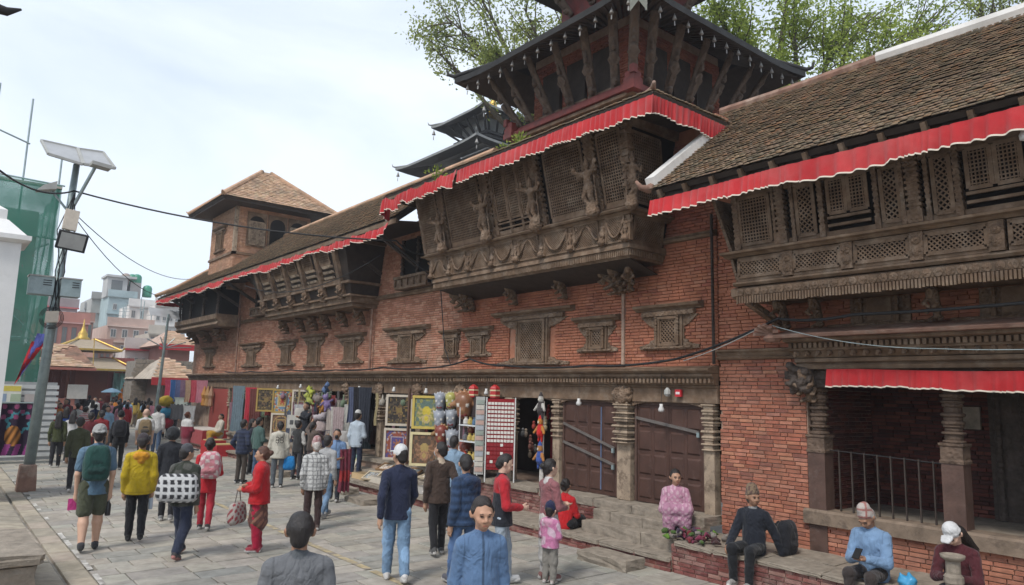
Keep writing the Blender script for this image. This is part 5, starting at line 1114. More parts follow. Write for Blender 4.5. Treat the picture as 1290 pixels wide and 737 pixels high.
# golden-roofed shrine
gs = thing('gilded_shrine', 'small shrine with bright gilded roof ribs and golden finial', 'shrine'); yq = 56; c = pt(112, 448, yq)
mb = MB(); e0, e1 = 2.6, .9
for k, (zz, ha, hb, hz) in enumerate(((c.z-1.0, 3.0, 1.5, .9), (c.z+.35, 2.0, .5, .8))):
    mb = MB(); mb.lathe((c.x, yq+2, zz), [(ha, 0), (ha*.98, .12), ((ha+hb)/2, hz*.4), (hb, hz)], sq=True, col=(.33, .27, .20)); mb.build('roof', 'attr', gs)
    mb = MB()
    for sx in (-1, 1):
        for sy in (-1, 1): mb.tube([(c.x+sx*ha*1.06, yq+2+sy*ha*1.06, zz+.3), (c.x+sx*ha, yq+2+sy*ha, zz+.08), (c.x+sx*hb, yq+2+sy*hb, zz+hz+.06)], .06, 6)
    mb.bar((c.x-ha, yq+2-ha-.05, zz+.08), (c.x+ha, yq+2-ha-.05, zz+.08), .06, .12); mb.build('gilded_rib', 'gold', gs)
mb = MB(); mb.lathe((c.x-.2, yq+2, c.z+1.1), [(.45, 0), (.48, .12), (.3, .3), (.32, .45), (.16, .7), (.07, 1.0), (.02, 1.5)], 10); mb.build('finial', 'gold', gs, True)
mb = MB(); mb.box(c.x-1.4, c.x+1.4, yq+.8, yq+3.4, 0, c.z-.9, (.20, .08, .06)); mb.box(c.x-1.9, c.x+1.9, yq+.3, yq+3.8, 0, 1.1, (.25, .19, .16)); mb.build('body', 'plaster', gs)
mb = MB(); q = pt(118, 435, yq-1); mb.tube([(q.x, q.y, q.z+.5), (q.x+.1, q.y, q.z-1.6)], .03, 6); mb.build('gilded_banner', 'gold', gs)
# small far street things
q = pt(141, 489, 47); mb = MB(); mb.lathe((q.x, q.y, q.z-.25), [(.55, 0), (.53, .04), (.33, .16), (.03, .26)], 8, (.13, .21, .28)); um = mb.build('market_umbrella', 'attr'); tag(um, 'blue market umbrella above the distant crowd', 'umbrella'); mb = MB(); mb.tube([(q.x, q.y, 0), (q.x, q.y, q.z)], .03, 6); mb.build('pole', 'galv', um)
for i, (px, py, c, lb) in enumerate((((150), 478, (.75, .22, .03), 'orange flag on a thin pole by the red temple house'), (144, 470, (.22, .42, .40), 'teal banner hung on the red temple house'), (154, 471, (.6, .58, .54), 'white banner hung on the red temple house'))):
    q = pt(px, py, 58); mb = MB(); n = 5; mb.grid([[(q.x+w*.45, q.y+.1*math.sin(3*w+k), q.z-k*.42) for w in (0, .5, 1, 1.6)] for k in range(n)], c); f = mb.build('banner', 'attr'); tag(f, lb, 'banner', 'far banners')
    mb = MB(); mb.tube([(q.x, q.y+.02, q.z-3.5), (q.x, q.y+.02, q.z+.4)], .035, 5); mb.build('pole', 'galv', f)
sl2 = thing('solar_street_lamp', 'slim grey solar street lamp standing before the stone wall', 'street lamp'); q = pt(193, 540, 36); t = pt(204, 395, 36)
mb = MB(); mb.tube([(q.x, q.y, 0), (q.x+.2, q.y, t.z)], [.09, .05], 7); mb.build('pole', 'galv', sl2); mb = MB(); mb.obox((t.x-.5, 36, t.z-.1), (1.3, 0, -.12), (0, -.05, .0), (0, .5, .4)); mb.build('solar_panel', 'solar', sl2)
mb = MB()
for k in range(5): a = R(-40+k*30); mb.tube([(q.x+.15, 36, 4.2), (q.x+.15+1.2*math.sin(a), 36, 4.2+.5*math.cos(a))], .025, 5)
mb.build('bracket_arms', 'galv', sl2)
# ================================================================ left edge: scaffolded building, white pillar, lamp pole
sb = thing('scaffolded_building', 'building wrapped in green scaffold netting with bare poles above', 'building')
mb = MB(); mb.box(-7, 2.6, 31, 40, 0, 8.7, (.34, .33, .30)); mb.build('wall', 'plaster', sb)
for i in range(3):
    for j in range(3):
        mb = MB(); xx = -.5+j*1.15; zz = 4.2+i*1.45; mb.box(xx-.35, xx+.35, 30.9, 30.997, zz, zz+.9); mb.build('window', 'glass_dark', sb)
net = link('netting', None, sb)
def sheet(P, nm='net_sheet'):
    mb = MB(); mb.grid(P); mb.build(nm, 'net', net, True)
n = 14
sheet([[(-7+10.05*i/n, 29.9+.10*math.sin(i*2.1+j*.8)+.06*math.sin(j*2.7), .9+8.6*j/n+(.10*math.sin(i*1.3) if j == n else 0)) for j in range(n+1)] for i in range(n+1)])
sheet([[(3.05+.08*math.sin(i*1.7+j*.9), 29.9+8*i/n, .9+8.6*j/n) for j in range(n+1)] for i in range(n+1)])
sheet([[(-7+10.1*i/n, 29.75+.12*math.sin(i*1.9), 7.7+1.85*j/4-.25*abs(math.sin(i*1.4))*(j == 0)) for j in range(5)] for i in range(n+1)], 'net_overlap')
for i, x in enumerate((2.98, 1.9, .9, -.3, -1.6)):
    mb = MB(); mb.tube([(x, 30.1, 0), (x+.03, 30.1, (10.6, 12.6, 12.9, 12.2, 12.5)[i])], .035, 6); mb.build('scaffold_pole', 'galv', sb)
for z in (2.2, 4.0, 5.8, 7.6, 9.6):
    mb = MB(); mb.tube([(-7, 30.15, z+.3), (3.2, 30.05, z)], .032, 6); mb.build('scaffold_ledger', 'galv', sb)
for a, c in (((2.9, 30, 4), (-1, 30.2, 7.8)), ((2.9, 30, 7.4), (-1.2, 30.2, 5.0)), ((1.0, 30.0, 10.9), (-1.5, 30.0, 10.3)), ((2.0, 30, 10.9), (-1.5, 30, 12.0))):
    mb = MB(); mb.tube([a, c], .03, 6); mb.build('scaffold_brace', 'galv', sb)
mb = MB(); mb.box(-7, 3.1, 29.8, 30.05, 9.42, 9.5, (.36, .33, .28)); mb.build('scaffold_board', 'attr', sb)
fence = thing('sheet_fence', 'grey corrugated metal fence below the green netting', 'fence'); 
for k in range(12):
    mb = MB(); z = .2+k*.19; mb.box(-3, 3.35, 27.0, 27.03, z, z+.12, (.50, .51, .50)); mb.build('corrugation', 'attr', fence)
mb = MB(); mb.box(-3, 3.3, 27.035, 27.06, .1, 2.5, (.30, .31, .31)); mb.build('sheet', 'attr', fence)
q0, q1 = pt(-8, 484, 26.9), pt(25, 512, 26.9); mb = MB(); mb.box(q0.x, q1.x, 26.9, 26.92, q1.z, q0.z, (.62, .62, .55)); po = mb.build('notice_poster', 'attr'); tag(po, 'pale notice poster with yellow heading on the fence', 'poster')
mb = MB(); mb.box(q0.x+.02, q1.x-.02, 26.895, 26.899, q0.z-.2, q0.z-.04, (.60, .50, .10)); mb.build('heading', 'attr', po)
for k in range(3): mb = MB(); mb.box(q0.x+.1+.36*k, q0.x+.36+.36*k, 26.895, 26.899, q0.z-.52, q0.z-.28, ((.25, .32, .42), (.35, .42, .30), (.4, .36, .34))[k]); mb.build('picture', 'attr', po)
q0, q1 = pt(-14, 508, 22), pt(43, 573, 22)                          # painted tapestry for sale
def tap(i, j):
    u, v = i/64, j/56; r_ = math.hypot(u-.62, (v-.35)*1.2); c = np.array([.022, .012, .03])
    if abs(r_-.22+.03*math.sin(9*math.atan2(v-.35, u-.62))) < .035: c = np.array([.05, .20, .24])
    if math.hypot((u-.52), (v-.62)*.8) < .16: c = np.array([.38, .16, .04])*(.7+.5*math.sin(u*48+v*24))
    if v > .78 and abs(u-.5) < .38 and math.sin(u*30+v*9) > -.2: c = np.array([.26, .05, .20])
    if v < .3 and math.sin(u*26)*math.sin(v*31) > .25: c = np.array([.22, .05, .12])
    return tuple(c)
mb = MB(); mb.grid([[(q0.x+(q1.x-q0.x)*i/64, 22+.04*math.sin(i*.3), q0.z+(q1.z-q0.z)*j/56) for j in range(57)] for i in range(65)], tap); tp = mb.build('tapestry', 'attr', None, True); tag(tp, 'dark purple painted cloth with glowing figure hung at the left edge', 'tapestry')
mb = MB(); mb.tube([(q0.x, 22, q0.z+.02), (q1.x+.03, 22, q0.z+.02)], .02, 6); mb.tube([(q1.x+.02, 22.02, 0), (q1.x+.02, 22.02, q0.z+.05)], .025, 6); mb.build('stand', 'galv', tp)
wp = thing('white_pillar', 'white plastered pillar with stepped cap at the left edge', 'pillar'); q = pt(38, 300, 18.5); cx = q.x-.75
mb = MB(); mb.lathe((cx, 18.5+.75, 0), [(.66, 0), (.66, .4), (.62, .42), (.62, q.z-.28), (.62, q.z-.12)], sq=True); mb.build('shaft', 'white_wall', wp)
mb = MB(); mb.lathe((cx, 18.5+.75, q.z-.118), [(.66, 0), (.78, .06), (.78, .16), (.70, .17), (.36, .52), (.32, .54), (.32, .75), (.1, .9)], sq=True); mb.build('cap', 'white_wall', wp)
for i, (px, py, c) in enumerate(((40, 450, (.45, .02, .03)), (47, 440, (.10, .12, .40)))):
    q = pt(px, py-20, 23.5); mb = MB(); mb.grid([[(q.x+.22*w*(1-k/7)-.08*k/2, 23.5+.05*math.sin(k+w*3), q.z-k*.17) for w in (0, .5, 1, 1.5)] for k in range(8)], c); tag(mb.build('prayer_flag', 'cloth', None, True), ('faded red cloth flag hanging by the lamp pole', 'blue cloth flag hanging by the lamp pole')[i], 'flag', 'cloth flags')
    
lp = thing('lamp_pole', 'leaning grey street lamp pole with two solar panels and metal boxes', 'street lamp', (2.09, 20.44, 0))
def lpp(z, dx=0, dy=0): return (.035*z+dx, dy, z)
mb = MB(); mb.lathe((0, 0, -.02), [(.19, 0), (.18, .3), (.16, .6), (.14, .62)], sq=True); mb.build('concrete_base', 'terracotta', lp)
mb = MB(); mb.tube([lpp(.5), lpp(4), lpp(7.95)], [.12, .105, .075], 12); mb.build('pole', 'galv', lp, True)
for k, (px0, px1) in enumerate((((52, 177), (97, 187)), ((98.5, 187.5), (130, 192)))):
    A, Bq = Vector(pt(*px0, 20.8)), Vector(pt(*px1, 20.8)); lowA = Vector(pt(*((61, 194), (106, 207))[k], 20.0)); lowB = Vector(pt(*((104, 207), (145, 212))[k], 20.0)); o_ = Vector((2.09, 20.44, 0))
    nn = (Bq-A).cross(lowA-A).normalized(); mb = MB(); mb.prism([A-o_, Bq-o_, lowB-o_, lowA-o_], nn*.04); pn = mb.build('solar_panel', 'solar', lp)
    mb = MB(); pts = [A-o_, Bq-o_, lowB-o_, lowA-o_, A-o_]
    for a, c in zip(pts, pts[1:]): mb.bar(a, c, .05, .06)
    mb.build('panel_frame', 'grey_paint', pn)
mb = MB(); mb.tube([lpp(6.75, .03), (.62, -.5, 7.85)], .04, 8); mb.build('lamp_arm', 'galv', lp)
mb = MB(); mb.obox((.5, -.85, 7.82), (.42, 0, -.04), (0, .45, .03), (0, 0, .09)); mb.build('lamp_head', 'grey_paint', lp)
mb = MB(); mb.tube([lpp(6.7), (-.2, 0, 7.2)], .03, 6); mb.build('horn_arm', 'galv', lp)
mb = MB(); mb.prism([(-.5, -.2, 7.1), (-.1, -.2, 7.2), (-.1, -.2, 7.4), (-.37, -.2, 7.25)], (0, .35, 0)); mb.build('loudspeaker', 'grey_paint', lp)
mb = MB(); mb.obox((.1, -.25, 6.25), (.3, 0, -.03), (0, .14, 0), (.04, 0, .5)); mb.build('meter_box', 'trim_cloth', lp)
fl_ = link('floodlight', None, lp); mb = MB(); mb.obox((-.02, -.42, 5.72), (.62, .0, -.06), (0, .12, .05), (.05, -.1, .42)); mb.build('housing', 'rubber', fl_); mb = MB(); mb.obox((.03, -.435, 5.76), (.52, 0, -.05), (0, .01, .004), (.042, -.084, .35)); mb.build('lens', 'grey_paint', fl_)
for k, (a, w) in enumerate(((-.44, .5), (.2, .42))):
    mb = MB(); mb.box(a, a+w, -.38, .05, 4.58, 5.0); cbx = mb.build('cabinet', 'galv', lp)
    for j in range(3): mb = MB(); mb.box(a+w*.55, a+w*.9, -.39, -.384, 4.8+.055*j, 4.82+.055*j); mb.build('vent_slot', 'rubber', cbx)
    mb = MB(); mb.box(a-.02, a+w+.02, -.41, .07, 5.0, 5.03); mb.build('cabinet_lid', 'grey_paint', cbx)
mb = MB()
for rr_ in (.19, .22, .25): mb.tube([(.1+rr_*math.cos(2*math.pi*i/20), -.18, 4.05+rr_*1.05*math.sin(2*math.pi*i/20)) for i in range(21)], .009, 5)
mb.build('cable_coil', 'rubber', lp); mb = MB(); mb.obox((-.03, -.3, 3.92), (.26, 0, .03), (0, .12, 0), (0, 0, .27)); mb.build('junction_box', 'trim_cloth', lp)
for k in range(4):
    mb = MB(); mb.tube([lpp(4.2, -.1+.07*k, -.12), lpp(5.2, .12*math.sin(k*2)-.02, -.14), lpp(6.2, -.2+.12*k, -.13), lpp(7.2, .05, -.1)], .012, 5); mb.build('pole_cable', 'rubber', lp)
# near temple roof corner poking in at the top left
tcn = thing('roof_corner', 'dark curled roof corner poking in at the top left', 'roof'); q = pt(27, 12, 9.0)
mb = MB(); mb.tube([(q.x, q.y, q.z), (q.x-.12, q.y, q.z-.07), (q.x-.35, q.y+.02, q.z-.05), (q.x-1.4, q.y+.3, q.z+.25)], [.012, .05, .07, .08], 8); mb.build('corner_horn', 'pagoda_metal', tcn, True); mb = MB(); mb.prism([(q.x-.3, q.y, q.z-.1), (q.x-2, q.y+.2, q.z+.1), (q.x-2.4, q.y-2.5, q.z+.1)], (-.1, 0, .12)); mb.build('eave', 'pagoda_metal', tcn)
# ================================================================ cables
def cable(label, pts, r=.012, sag=0., n=14, cat='cable', material='rubber'):
    P = []; pts = [Vector(q) for q in pts]
    for a, c in zip(pts, pts[1:]):
        for i in range(n): t = i/n; P.append(a.lerp(c, t)+Vector((0, 0, -sag*4*t*(1-t))))
    P.append(pts[-1]); mb = MB(); mb.tube(P, r, 5); return tag(mb.build('cable', material, None, True), label, cat, 'overhead cables')
pole_top = Vector((2.09+.27, 20.36, 7.25))
cable('thick black cable crossing from the left edge over the lamp pole to the bay', [pt(-10, 207, 16), pole_top, (9.0, 15.9, 6.35), (9.9, 15.2, 6.2)], .022, .25)
cable('thin cable from lamp pole to the far eave, upper of two', [pole_top-Vector((0, 0, .5)), (8.7, 33.5, 7.2)], .012, .5)
cable('thin cable from lamp pole to the far eave, lower of two', [pole_top-Vector((0, 0, .55)), (8.7, 35.5, 6.6)], .012, .7)
cable('black cable drooping along the facade under the slatted bay', [(8.6, 26.0, 6.15), (8.8, 16.3, 6.0)], .014, .55)
cable('black cable hanging down the wall beside the great bay', [(8.9, 15.8, 6.2), (9.75, 14.9, 5.2), (9.85, 14.75, 3.6), (9.8, 14.4, 3.2)], .013, .0)
cable('bundle of black cables along the shop cornice and up to the porch roof', [(9.2, 1.0, 3.75), (9.3, 4.4, 3.68), (9.35, 5.5, 3.7), (9.7, 7.6, 3.18), (9.68, 9.6, 3.1), (9.68, 12.2, 3.14), (9.66, 13.4, 3.3), (9.7, 15.2, 3.12), (9.7, 17.5, 3.16), (9.72, 20.5, 3.11), (9.72, 24, 3.14), (9.72, 28, 3.1), (9.72, 31, 3.12)], .022, .045)
cable('pale cable sagging across the porch cornice', [(9.3, 5.55, 3.6), (9.25, 3.4, 3.2), (9.2, .5, 3.3)], .006, .08, material='galv')
cable('thin pale cable from porch corner to the door cornice', [(9.35, 5.7, 3.62), (9.68, 7.4, 3.15)], .008, .04, material='grey_paint')
k = 0
for Y, z, lb in ((7.95, 2.42, 'the door behind the pink woman'), (9.95, 2.47, 'the barred brown door'), (12.9, 2.62, 'the mask stall'), (13.7, 2.6, 'the post left of the mask stall'), (15.4, 2.6, 'the yellow framed painting'), (17.0, 2.62, 'the dark framed painting'), (19.0, 2.62, 'the grey bag stall'), (21.2, 2.65, 'the balloon stall'), (23.2, 2.65, 'the far painting stall'), (25.2, 2.6, 'the far painting stall entrance')):
    mb = MB(); mb.lathe((9.78, Y, z-.13), [(.01, 0), (.05, .015), (.055, .05), (.03, .10), (.03, .14)], 9); bl = mb.build('light_bulb', 'bulb', None, True); tag(bl, 'white light bulb hanging above '+lb, 'light bulb', 'shop front bulbs')
    mb = MB(); mb.tube([(9.78, Y, z+.0), (9.79, Y, 2.93)], .005, 4); mb.build('cord', 'rubber', bl)
mb = MB(); q = Vector((8.25, 2.1, 5.33)); mb.lathe((q.x, q.y, q.z-.16), [(.01, 0), (.06, .02), (.065, .06), (.035, .12), (.035, .17)], 9); bl = mb.build('light_bulb', 'bulb', None, True); tag(bl, 'white light bulb hanging under the right eave by the balcony', 'light bulb', 'shop front bulbs'); mb = MB(); mb.tube([q, (8.28, 2.1, 5.6)], .005, 4); mb.build('cord', 'rubber', bl)
mb = MB(); mb.box(9.88, 9.93, 7.62, 7.74, 2.56, 2.68, (.5, .03, .04)); mb.box(9.875, 9.879, 7.64, 7.72, 2.6, 2.64, (.7, .6, .6)); tag(mb.build('small_sign', 'attr'), 'small red and white sign on the lintel above the right door', 'sign')
mb = MB(); mb.lathe((9.86, 7.88, 2.56), [(.03, 0), (.06, .04), (.055, .1), (.02, .15)], 8); tag(mb.build('wall_speaker', 'grey_paint'), 'small round grey fitting on the lintel beside the red sign', 'fitting')
# ================================================================ trees
def tree(label, base, lobes, leafmat, seed, leaf=(.09, .17), tr=.4, fork=9, dens=1.):
    rr = random.Random(seed); base = Vector(base); t = thing('tree', label, 'tree', (0, 0, 0), 'trees behind the palace')
    F = Vector((base.x+rr.uniform(-.4, .4), base.y, fork)); mb = MB(); mb.tube([base, base.lerp(F, .5)+Vector((.2, 0, 0)), F], [tr, tr*.85, tr*.75], 9); mb.build('trunk', 'bark', t, True)
    V = []; Fc = []
    for c, rad, n in lobes:
        c = Vector(c); mid = F.lerp(c, .55)+Vector((rr.uniform(-.5, .5), rr.uniform(-.5, .5), rr.uniform(-.2, .9)))
        mb = MB(); mb.tube([F, F.lerp(mid, .5)+Vector((rr.uniform(-.2, .2), rr.uniform(-.2, .2), rr.uniform(-.1, .5))), mid, mid.lerp(c, .6)+Vector((0, 0, rr.uniform(0, .4))), c], [tr*.42, tr*.32, tr*.22, tr*.12, .025], 7); mb.build('limb', 'bark', t, True)
        tw = []
        for k in range(14):
            d = Vector((rr.gauss(0, 1), rr.gauss(0, 1), rr.gauss(0, .7))).normalized()*rad*rr.uniform(.55, 1.1); s = mid.lerp(c, rr.uniform(.3, 1)); e = c+d; m1 = s.lerp(e, .5)+Vector((rr.uniform(-.2, .2), rr.uniform(-.2, .2), rr.uniform(-.1, .3))); tw.append((s, m1, e))
        mb = MB()
        for s, m1, e in tw: mb.tube([s, m1, e], [.035, .022, .008], 4)
        mb.build('twigs', 'bark', t, kind='stuff')
        for k in range(int(n*dens*2.0)):
            s, m1, e = rr.choice(tw); f = rr.uniform(.25, 1.05); p_ = (s.lerp(m1, f*2) if f < .5 else m1.lerp(e, f*2-1)) + Vector((rr.gauss(0, .16), rr.gauss(0, .16), rr.gauss(-.03, .15)))*min(1.6, rad)
            a = Vector((rr.gauss(0, 1), rr.gauss(0, 1), rr.gauss(-.5, .8))).normalized(); bb = a.cross(Vector((rr.gauss(0, 1), rr.gauss(0, 1), rr.gauss(0, 1)))).normalized(); l = rr.uniform(*leaf); i = len(V)
            V += [p_, p_+a*l*.5+bb*l*.24, p_+a*l, p_+a*l*.5-bb*l*.24]; Fc.append((i, i+1, i+2, i+3))
    me = bpy.data.meshes.new('crown'); me.from_pydata([tuple(v) for v in V], [], Fc); me.materials.append(MATS[leafmat]); link('crown', me, t); return t
def lob(*a): return [(pd(px, py, d), r_, n) for px, py, d, r_, n in a]
b1 = pd(760, 420, 27); b2 = pd(985, 420, 25); b3 = pd(1340, 400, 27)
tree('tall pale leafy tree rising behind the pagoda, left', (b1.x, b1.y, 0), lob((560, 20, 27, 1.4, 900), (615, 55, 26, 1.5, 900), (660, 10, 28, 1.6, 900), (700, 60, 27, 1.5, 800), (640, 105, 25.5, 1.2, 700), (690, 130, 26, 1.2, 500), (590, -30, 27, 1.6, 500), (740, 20, 28, 1.6, 600), (545, 60, 27, .9, 250), (700, -70, 28, 2, 500)), 'leaf_pale', 3, (.10, .19), .42, 9)
tree('broad green tree behind the right tiled roof', (b2.x, b2.y, 0), lob((925, 40, 25, 1.5, 1800), (965, 85, 24.5, 1.3, 1500), (1000, 20, 25, 1.7, 2000), (1050, 50, 25, 1.5, 1000), (1095, 15, 25.5, 1.7, 1200), (1140, 50, 25, 1.3, 700), (1180, 15, 25.5, 1.4, 700), (1060, 95, 24, 1.1, 500), (1000, -60, 26, 2.2, 1200), (1110, 75, 24.5, 1.0, 400), (900, 0, 25, 1.2, 900)), 'leaf', 7, (.10, .19), .5, 9.5, dens=.72)
tree('thin leafed tree top showing at the upper right', (b3.x, b3.y, 0), lob((1250, 0, 27, 1.2, 260), (1225, -30, 27, 1.3, 400), (1310, -20, 27, 1.6, 500), (1280, -80, 27, 2, 600)), 'leaf_pale', 12, (.1, .18), .3, 10)
for i, (px, py, d) in enumerate(((655, 182, 15.4), (640, 195, 15.2), (548, 222, 14.6))):
    q = pd(px, py, d); mb = MB()
    rr = random.Random(i)
    for k in range((90, 60, 25)[i]):
        a = Vector((rr.gauss(0, 1), rr.gauss(0, 1), abs(rr.gauss(.6, .8)))).normalized(); p_ = q+a*rr.uniform(.05, .28); bq = a.cross(Vector((rr.random(), rr.random(), rr.random()))).normalized()*.02; mb.add([p_-bq, p_+a*.06, p_+bq, p_-a*.02], [(0, 1, 2, 3)])
    for k in range(7): a = Vector((rr.gauss(0, 1), rr.gauss(0, 1), 1)).normalized(); mb.tube([q-Vector((0, 0, .1)), q+a*.25], .006, 4)
    tag(mb.build('weed', 'leaf'), ('leafy weed sprouting from the middle roof by the pagoda base', 'low weed tuft beside the larger roof weed', 'small dry weed on the middle roof ridge further left')[i], 'plant', 'roof weeds')
# ================================================================ shop goods
def mandala(kind, pal, seed):
    rr = random.Random(seed); n = rr.choice((6, 8)); ph = rr.random()*6
    def f(u, v):
        x, y = 2*u-1, 2*v-1; r_ = math.hypot(x, y); a = math.atan2(y, x); q = max(abs(x), abs(y))
        if q > .93: return pal[0]
        if kind == 'mandala':
            if r_ > .88: return pal[1] if math.sin(9*x)*math.sin(9*y) > -.2 else pal[2]
            if r_ > .76: return pal[3] if math.sin(14*a) > 0 else pal[4]
            if q > .52: return pal[2] if abs(abs(x)-abs(y)) > .2 else pal[1]
            if q > .44: return pal[3]
            return pal[4] if (r_ < .16 or math.sin(n*a+ph) > .1) and r_ < .34 else pal[1]
        if kind == 'figure':
            yy = -y
            if math.hypot(x, yy-.42) < .15: return pal[3]
            if .15 <= math.hypot(x, yy-.42) < .30: return pal[4]
            if math.hypot(x*1.1, yy+.05) < .34 and yy > -.4: return pal[3]
            if math.hypot(x*.7, yy+.42) < .32: return pal[2]
            if math.hypot(x, yy) < .68: return pal[4] if math.sin(11*a+6*r_) > .2 else pal[1]
            return pal[1] if math.sin(13*x+ph)*math.sin(11*y) > 0 else pal[2]
        hq = random.Random(int((x+1)*9)*131+int((y+1)*9)*17+seed); c_ = pal[1] if r_ > .55 else pal[4]
        return hq.choice((c_, c_, pal[2], pal[3], pal[2])) if q > .2 else pal[3]
    return f
def thangka(label, c, w, h, rz, fc, kind, pal, seed, tilt=0, group='framed paintings for sale', mat_w=.0, name='framed_painting'):
    t = thing(name, label, 'painting', c, group, (R(tilt), 0, R(rz))); n, m_ = 26, int(26*h/w); f = mandala(kind, pal, seed); b_ = .045*min(1, w)
    mb = MB(); mb.grid([[(-w/2+w*i/n, 0, h*j/m_) for j in range(m_+1)] for i in range(n+1)], lambda i, j: jit(f((i+.5)/n, (j+.5)/m_), .12)); mb.build('painting', 'attr', t)
    mb = MB()
    for a, c2 in (((-w/2, h), (w/2, h)), ((-w/2, 0), (w/2, 0))): mb.box(a[0]-b_, c2[0]+b_, -.025, .02, a[1]-b_, a[1]+b_, fc)
    for x in (-w/2, w/2): mb.box(x-b_*.998, x+b_*.998, -.024, .019, b_+.001, h-b_-.001, fc)
    mb.build('frame', 'attr', t); return t
GOLD, TEAL, RUST, CRM, DKB = (.32, .22, .07), (.06, .16, .16), (.30, .075, .03), (.52, .45, .33), (.035, .03, .028)
P1 = [(.40, .34, .25), (.085, .065, .045), DKB, (.20, .14, .055), (.13, .085, .05)]; P2 = [(.42, .30, .08), (.24, .24, .09), (.12, .17, .14), (.50, .40, .06), (.42, .34, .16)]
P3 = [(.30, .09, .035), (.09, .07, .19), (.24, .07, .05), (.34, .28, .30), (.30, .13, .06)]; P4 = [(.50, .33, .15), (.18, .10, .06), (.10, .07, .05), (.35, .25, .10), (.30, .17, .10)]
P5 = [(.42, .12, .05), (.36, .25, .09), (.12, .2, .27), (.42, .35, .25), (.34, .07, .05)]
FY = (.50, .38, .10); FW = (.50, .44, .36)
stand1 = [('framed dark painting in pale frame, upper left of the display by the white capped man', 9.62, 16.4, 1.66, P1, 'fine', FW), ('blue and rust mandala painting below the dark one by the white capped man', 9.60, 16.4, .80, P3, 'mandala', FW),
          ('yellow framed golden figure painting, upper right of the display', 9.55, 14.98, 1.66, P2, 'figure', FY), ('brown figure painting in pale yellow frame, below the golden figure', 9.53, 14.98, .78, P4, 'figure', (.6, .52, .3))]
for i, (lb, x, y, z, pl, kd, fc) in enumerate(stand1): thangka(lb, (x, y, z), .66, .74, -48, fc, kd, pl, i)
for i, (dx, z, pl, kd, lb, fc) in enumerate(((0, 1.68, P5, 'mandala', 'red and cream mandala painting, upper middle of the far painting stall', GOLD), (1, 1.68, P1, 'fine', 'dark gold painting in white frame, upper right of the far painting stall', FW), (0, .86, P4, 'mandala', 'brown mandala painting, lower left of the far painting stall', FW), (1, .86, P4, 'fine', 'faded brown painting, lower right of the far painting stall', FW), (-.85, 1.7, P1, 'fine', 'narrow dark painting at the left edge of the far painting stall', GOLD))):
    thangka(lb, (9.7+.28*dx, 24.6-1.05*dx-.1, z), .68, .76, -48, fc, kd, pl, 20+i)
mb = MB(); mb.box(9.6, 9.66, 15.9, 15.96, .7, 2.6, (.12, .07, .05)); tag(mb.build('display_rack', 'attr'), 'thin wooden rack posts holding the framed paintings', 'rack')
# pictures laid out on the steps
flat = [(9.1, 18.3, .9, 1.3, -30, (P2, 'fine'), 'large blue green painting leaning on the steps by the man in white shirt'), (8.95, 19.0, .6, .7, -60, (P3, 'fine'), 'small blue painting lying on the low ledge by the blue shirted man')]
for i, (x, y, w, h, tl, (pl, kd), lb) in enumerate(flat): thangka(lb, (x, y, .3), w*.5, h*.62, -48, (.55, .52, .45), kd, [(.5, .5, .45), (.18, .33, .40), (.25, .35, .28), (.45, .42, .2), (.2, .28, .42)], 30+i, tilt=-50)
rr = random.Random(8)
for i in range(16):
    row, c = divmod(i, 8); x, y = 8.95+.36*row+rr.uniform(-.05, .05), 13.35+c*.46+rr.uniform(-.08, .08); pl = [rr.choice(((.6, .57, .5), (.1, .08, .07), (.3, .2, .1)))]+[rr.choice(((.5, .45, .36), (.15, .13, .12), (.35, .25, .18), (.25, .3, .33), (.55, .5, .45))) for _ in range(4)]
    thangka('small framed print laid flat on the steps, %s row, %s from the right' % (('front', 'back')[row], ('first', 'second', 'third', 'fourth', 'fifth', 'sixth', 'seventh', 'eighth')[c]), (x, y, .30+row*.22), .26+rr.uniform(0, .14), .34, -80+rr.uniform(-20, 20), rr.choice(((.5, .42, .3), (.06, .05, .05), (.55, .52, .47), (.25, .15, .08))), rr.choice(('fine', 'mandala')), pl, 40+i, tilt=-72+rr.uniform(-8, 8), group='prints laid on the steps', name='framed_print')
for i, (y, w, c) in enumerate(((17.2, .7, (.5, .36, .2)), (16.2, .9, (.55, .5, .42)), (14.2, .6, (.4, .38, .35)))):
    mb = MB(); mb.box(8.95, 9.35, y-w/2, y+w/2, .24, .38, c); mb.box(8.98, 9.32, y-w/2+.03, y+w/2-.03, .381, .386, tuple(q*.5 for q in c)); tag(mb.build('print_tray', 'attr'), ('tan cardboard tray of prints on the steps by the white shirted man', 'long cream tray of prints on the steps below the dark painting', 'grey tray of prints on the steps below the golden painting')[i], 'tray', 'print trays')
# masks
def mask_mesh(c, c2, seed, horns=False):
    rr = random.Random(seed); P = [cap((0, 0, -.06), (0, 0, .07), .085, .105, 'f'), cap((-.06, 0, .0), (-.075, 0, -.035), .02, .03, 'n'), cap((-.05, -.05, .06), (-.055, -.02, .055), .022, .018, 'n'), cap((-.05, .05, .06), (-.055, .02, .055), .022, .018, 'n'), cap((-.065, -.03, -.09), (-.065, .03, -.09), .018, .018, 'm'), cap((-.04, -.05, .025), (-.075, -.05, .025), .02, .02, 'e'), cap((-.04, .05, .025), (-.075, .05, .025), .02, .02, 'e')]
    for k in range(5): a = -1+.5*k; P.append(cap((0, .09*a, .14-.03*abs(a)), (-.01, .11*a, .20-.04*abs(a)), .026, .018, 'n'))
    if horns: P += [cap((0, e*.09, .05), (0, e*.15, .02), .035, .03, 'n') for e in (-1, 1)]
    return sdf_mesh(P, .016, 'mask', 'attr_gloss', {'f': c, 'n': c2, 'm': (.18, .03, .03), 'e': (.65, .62, .55)}, k=.015)
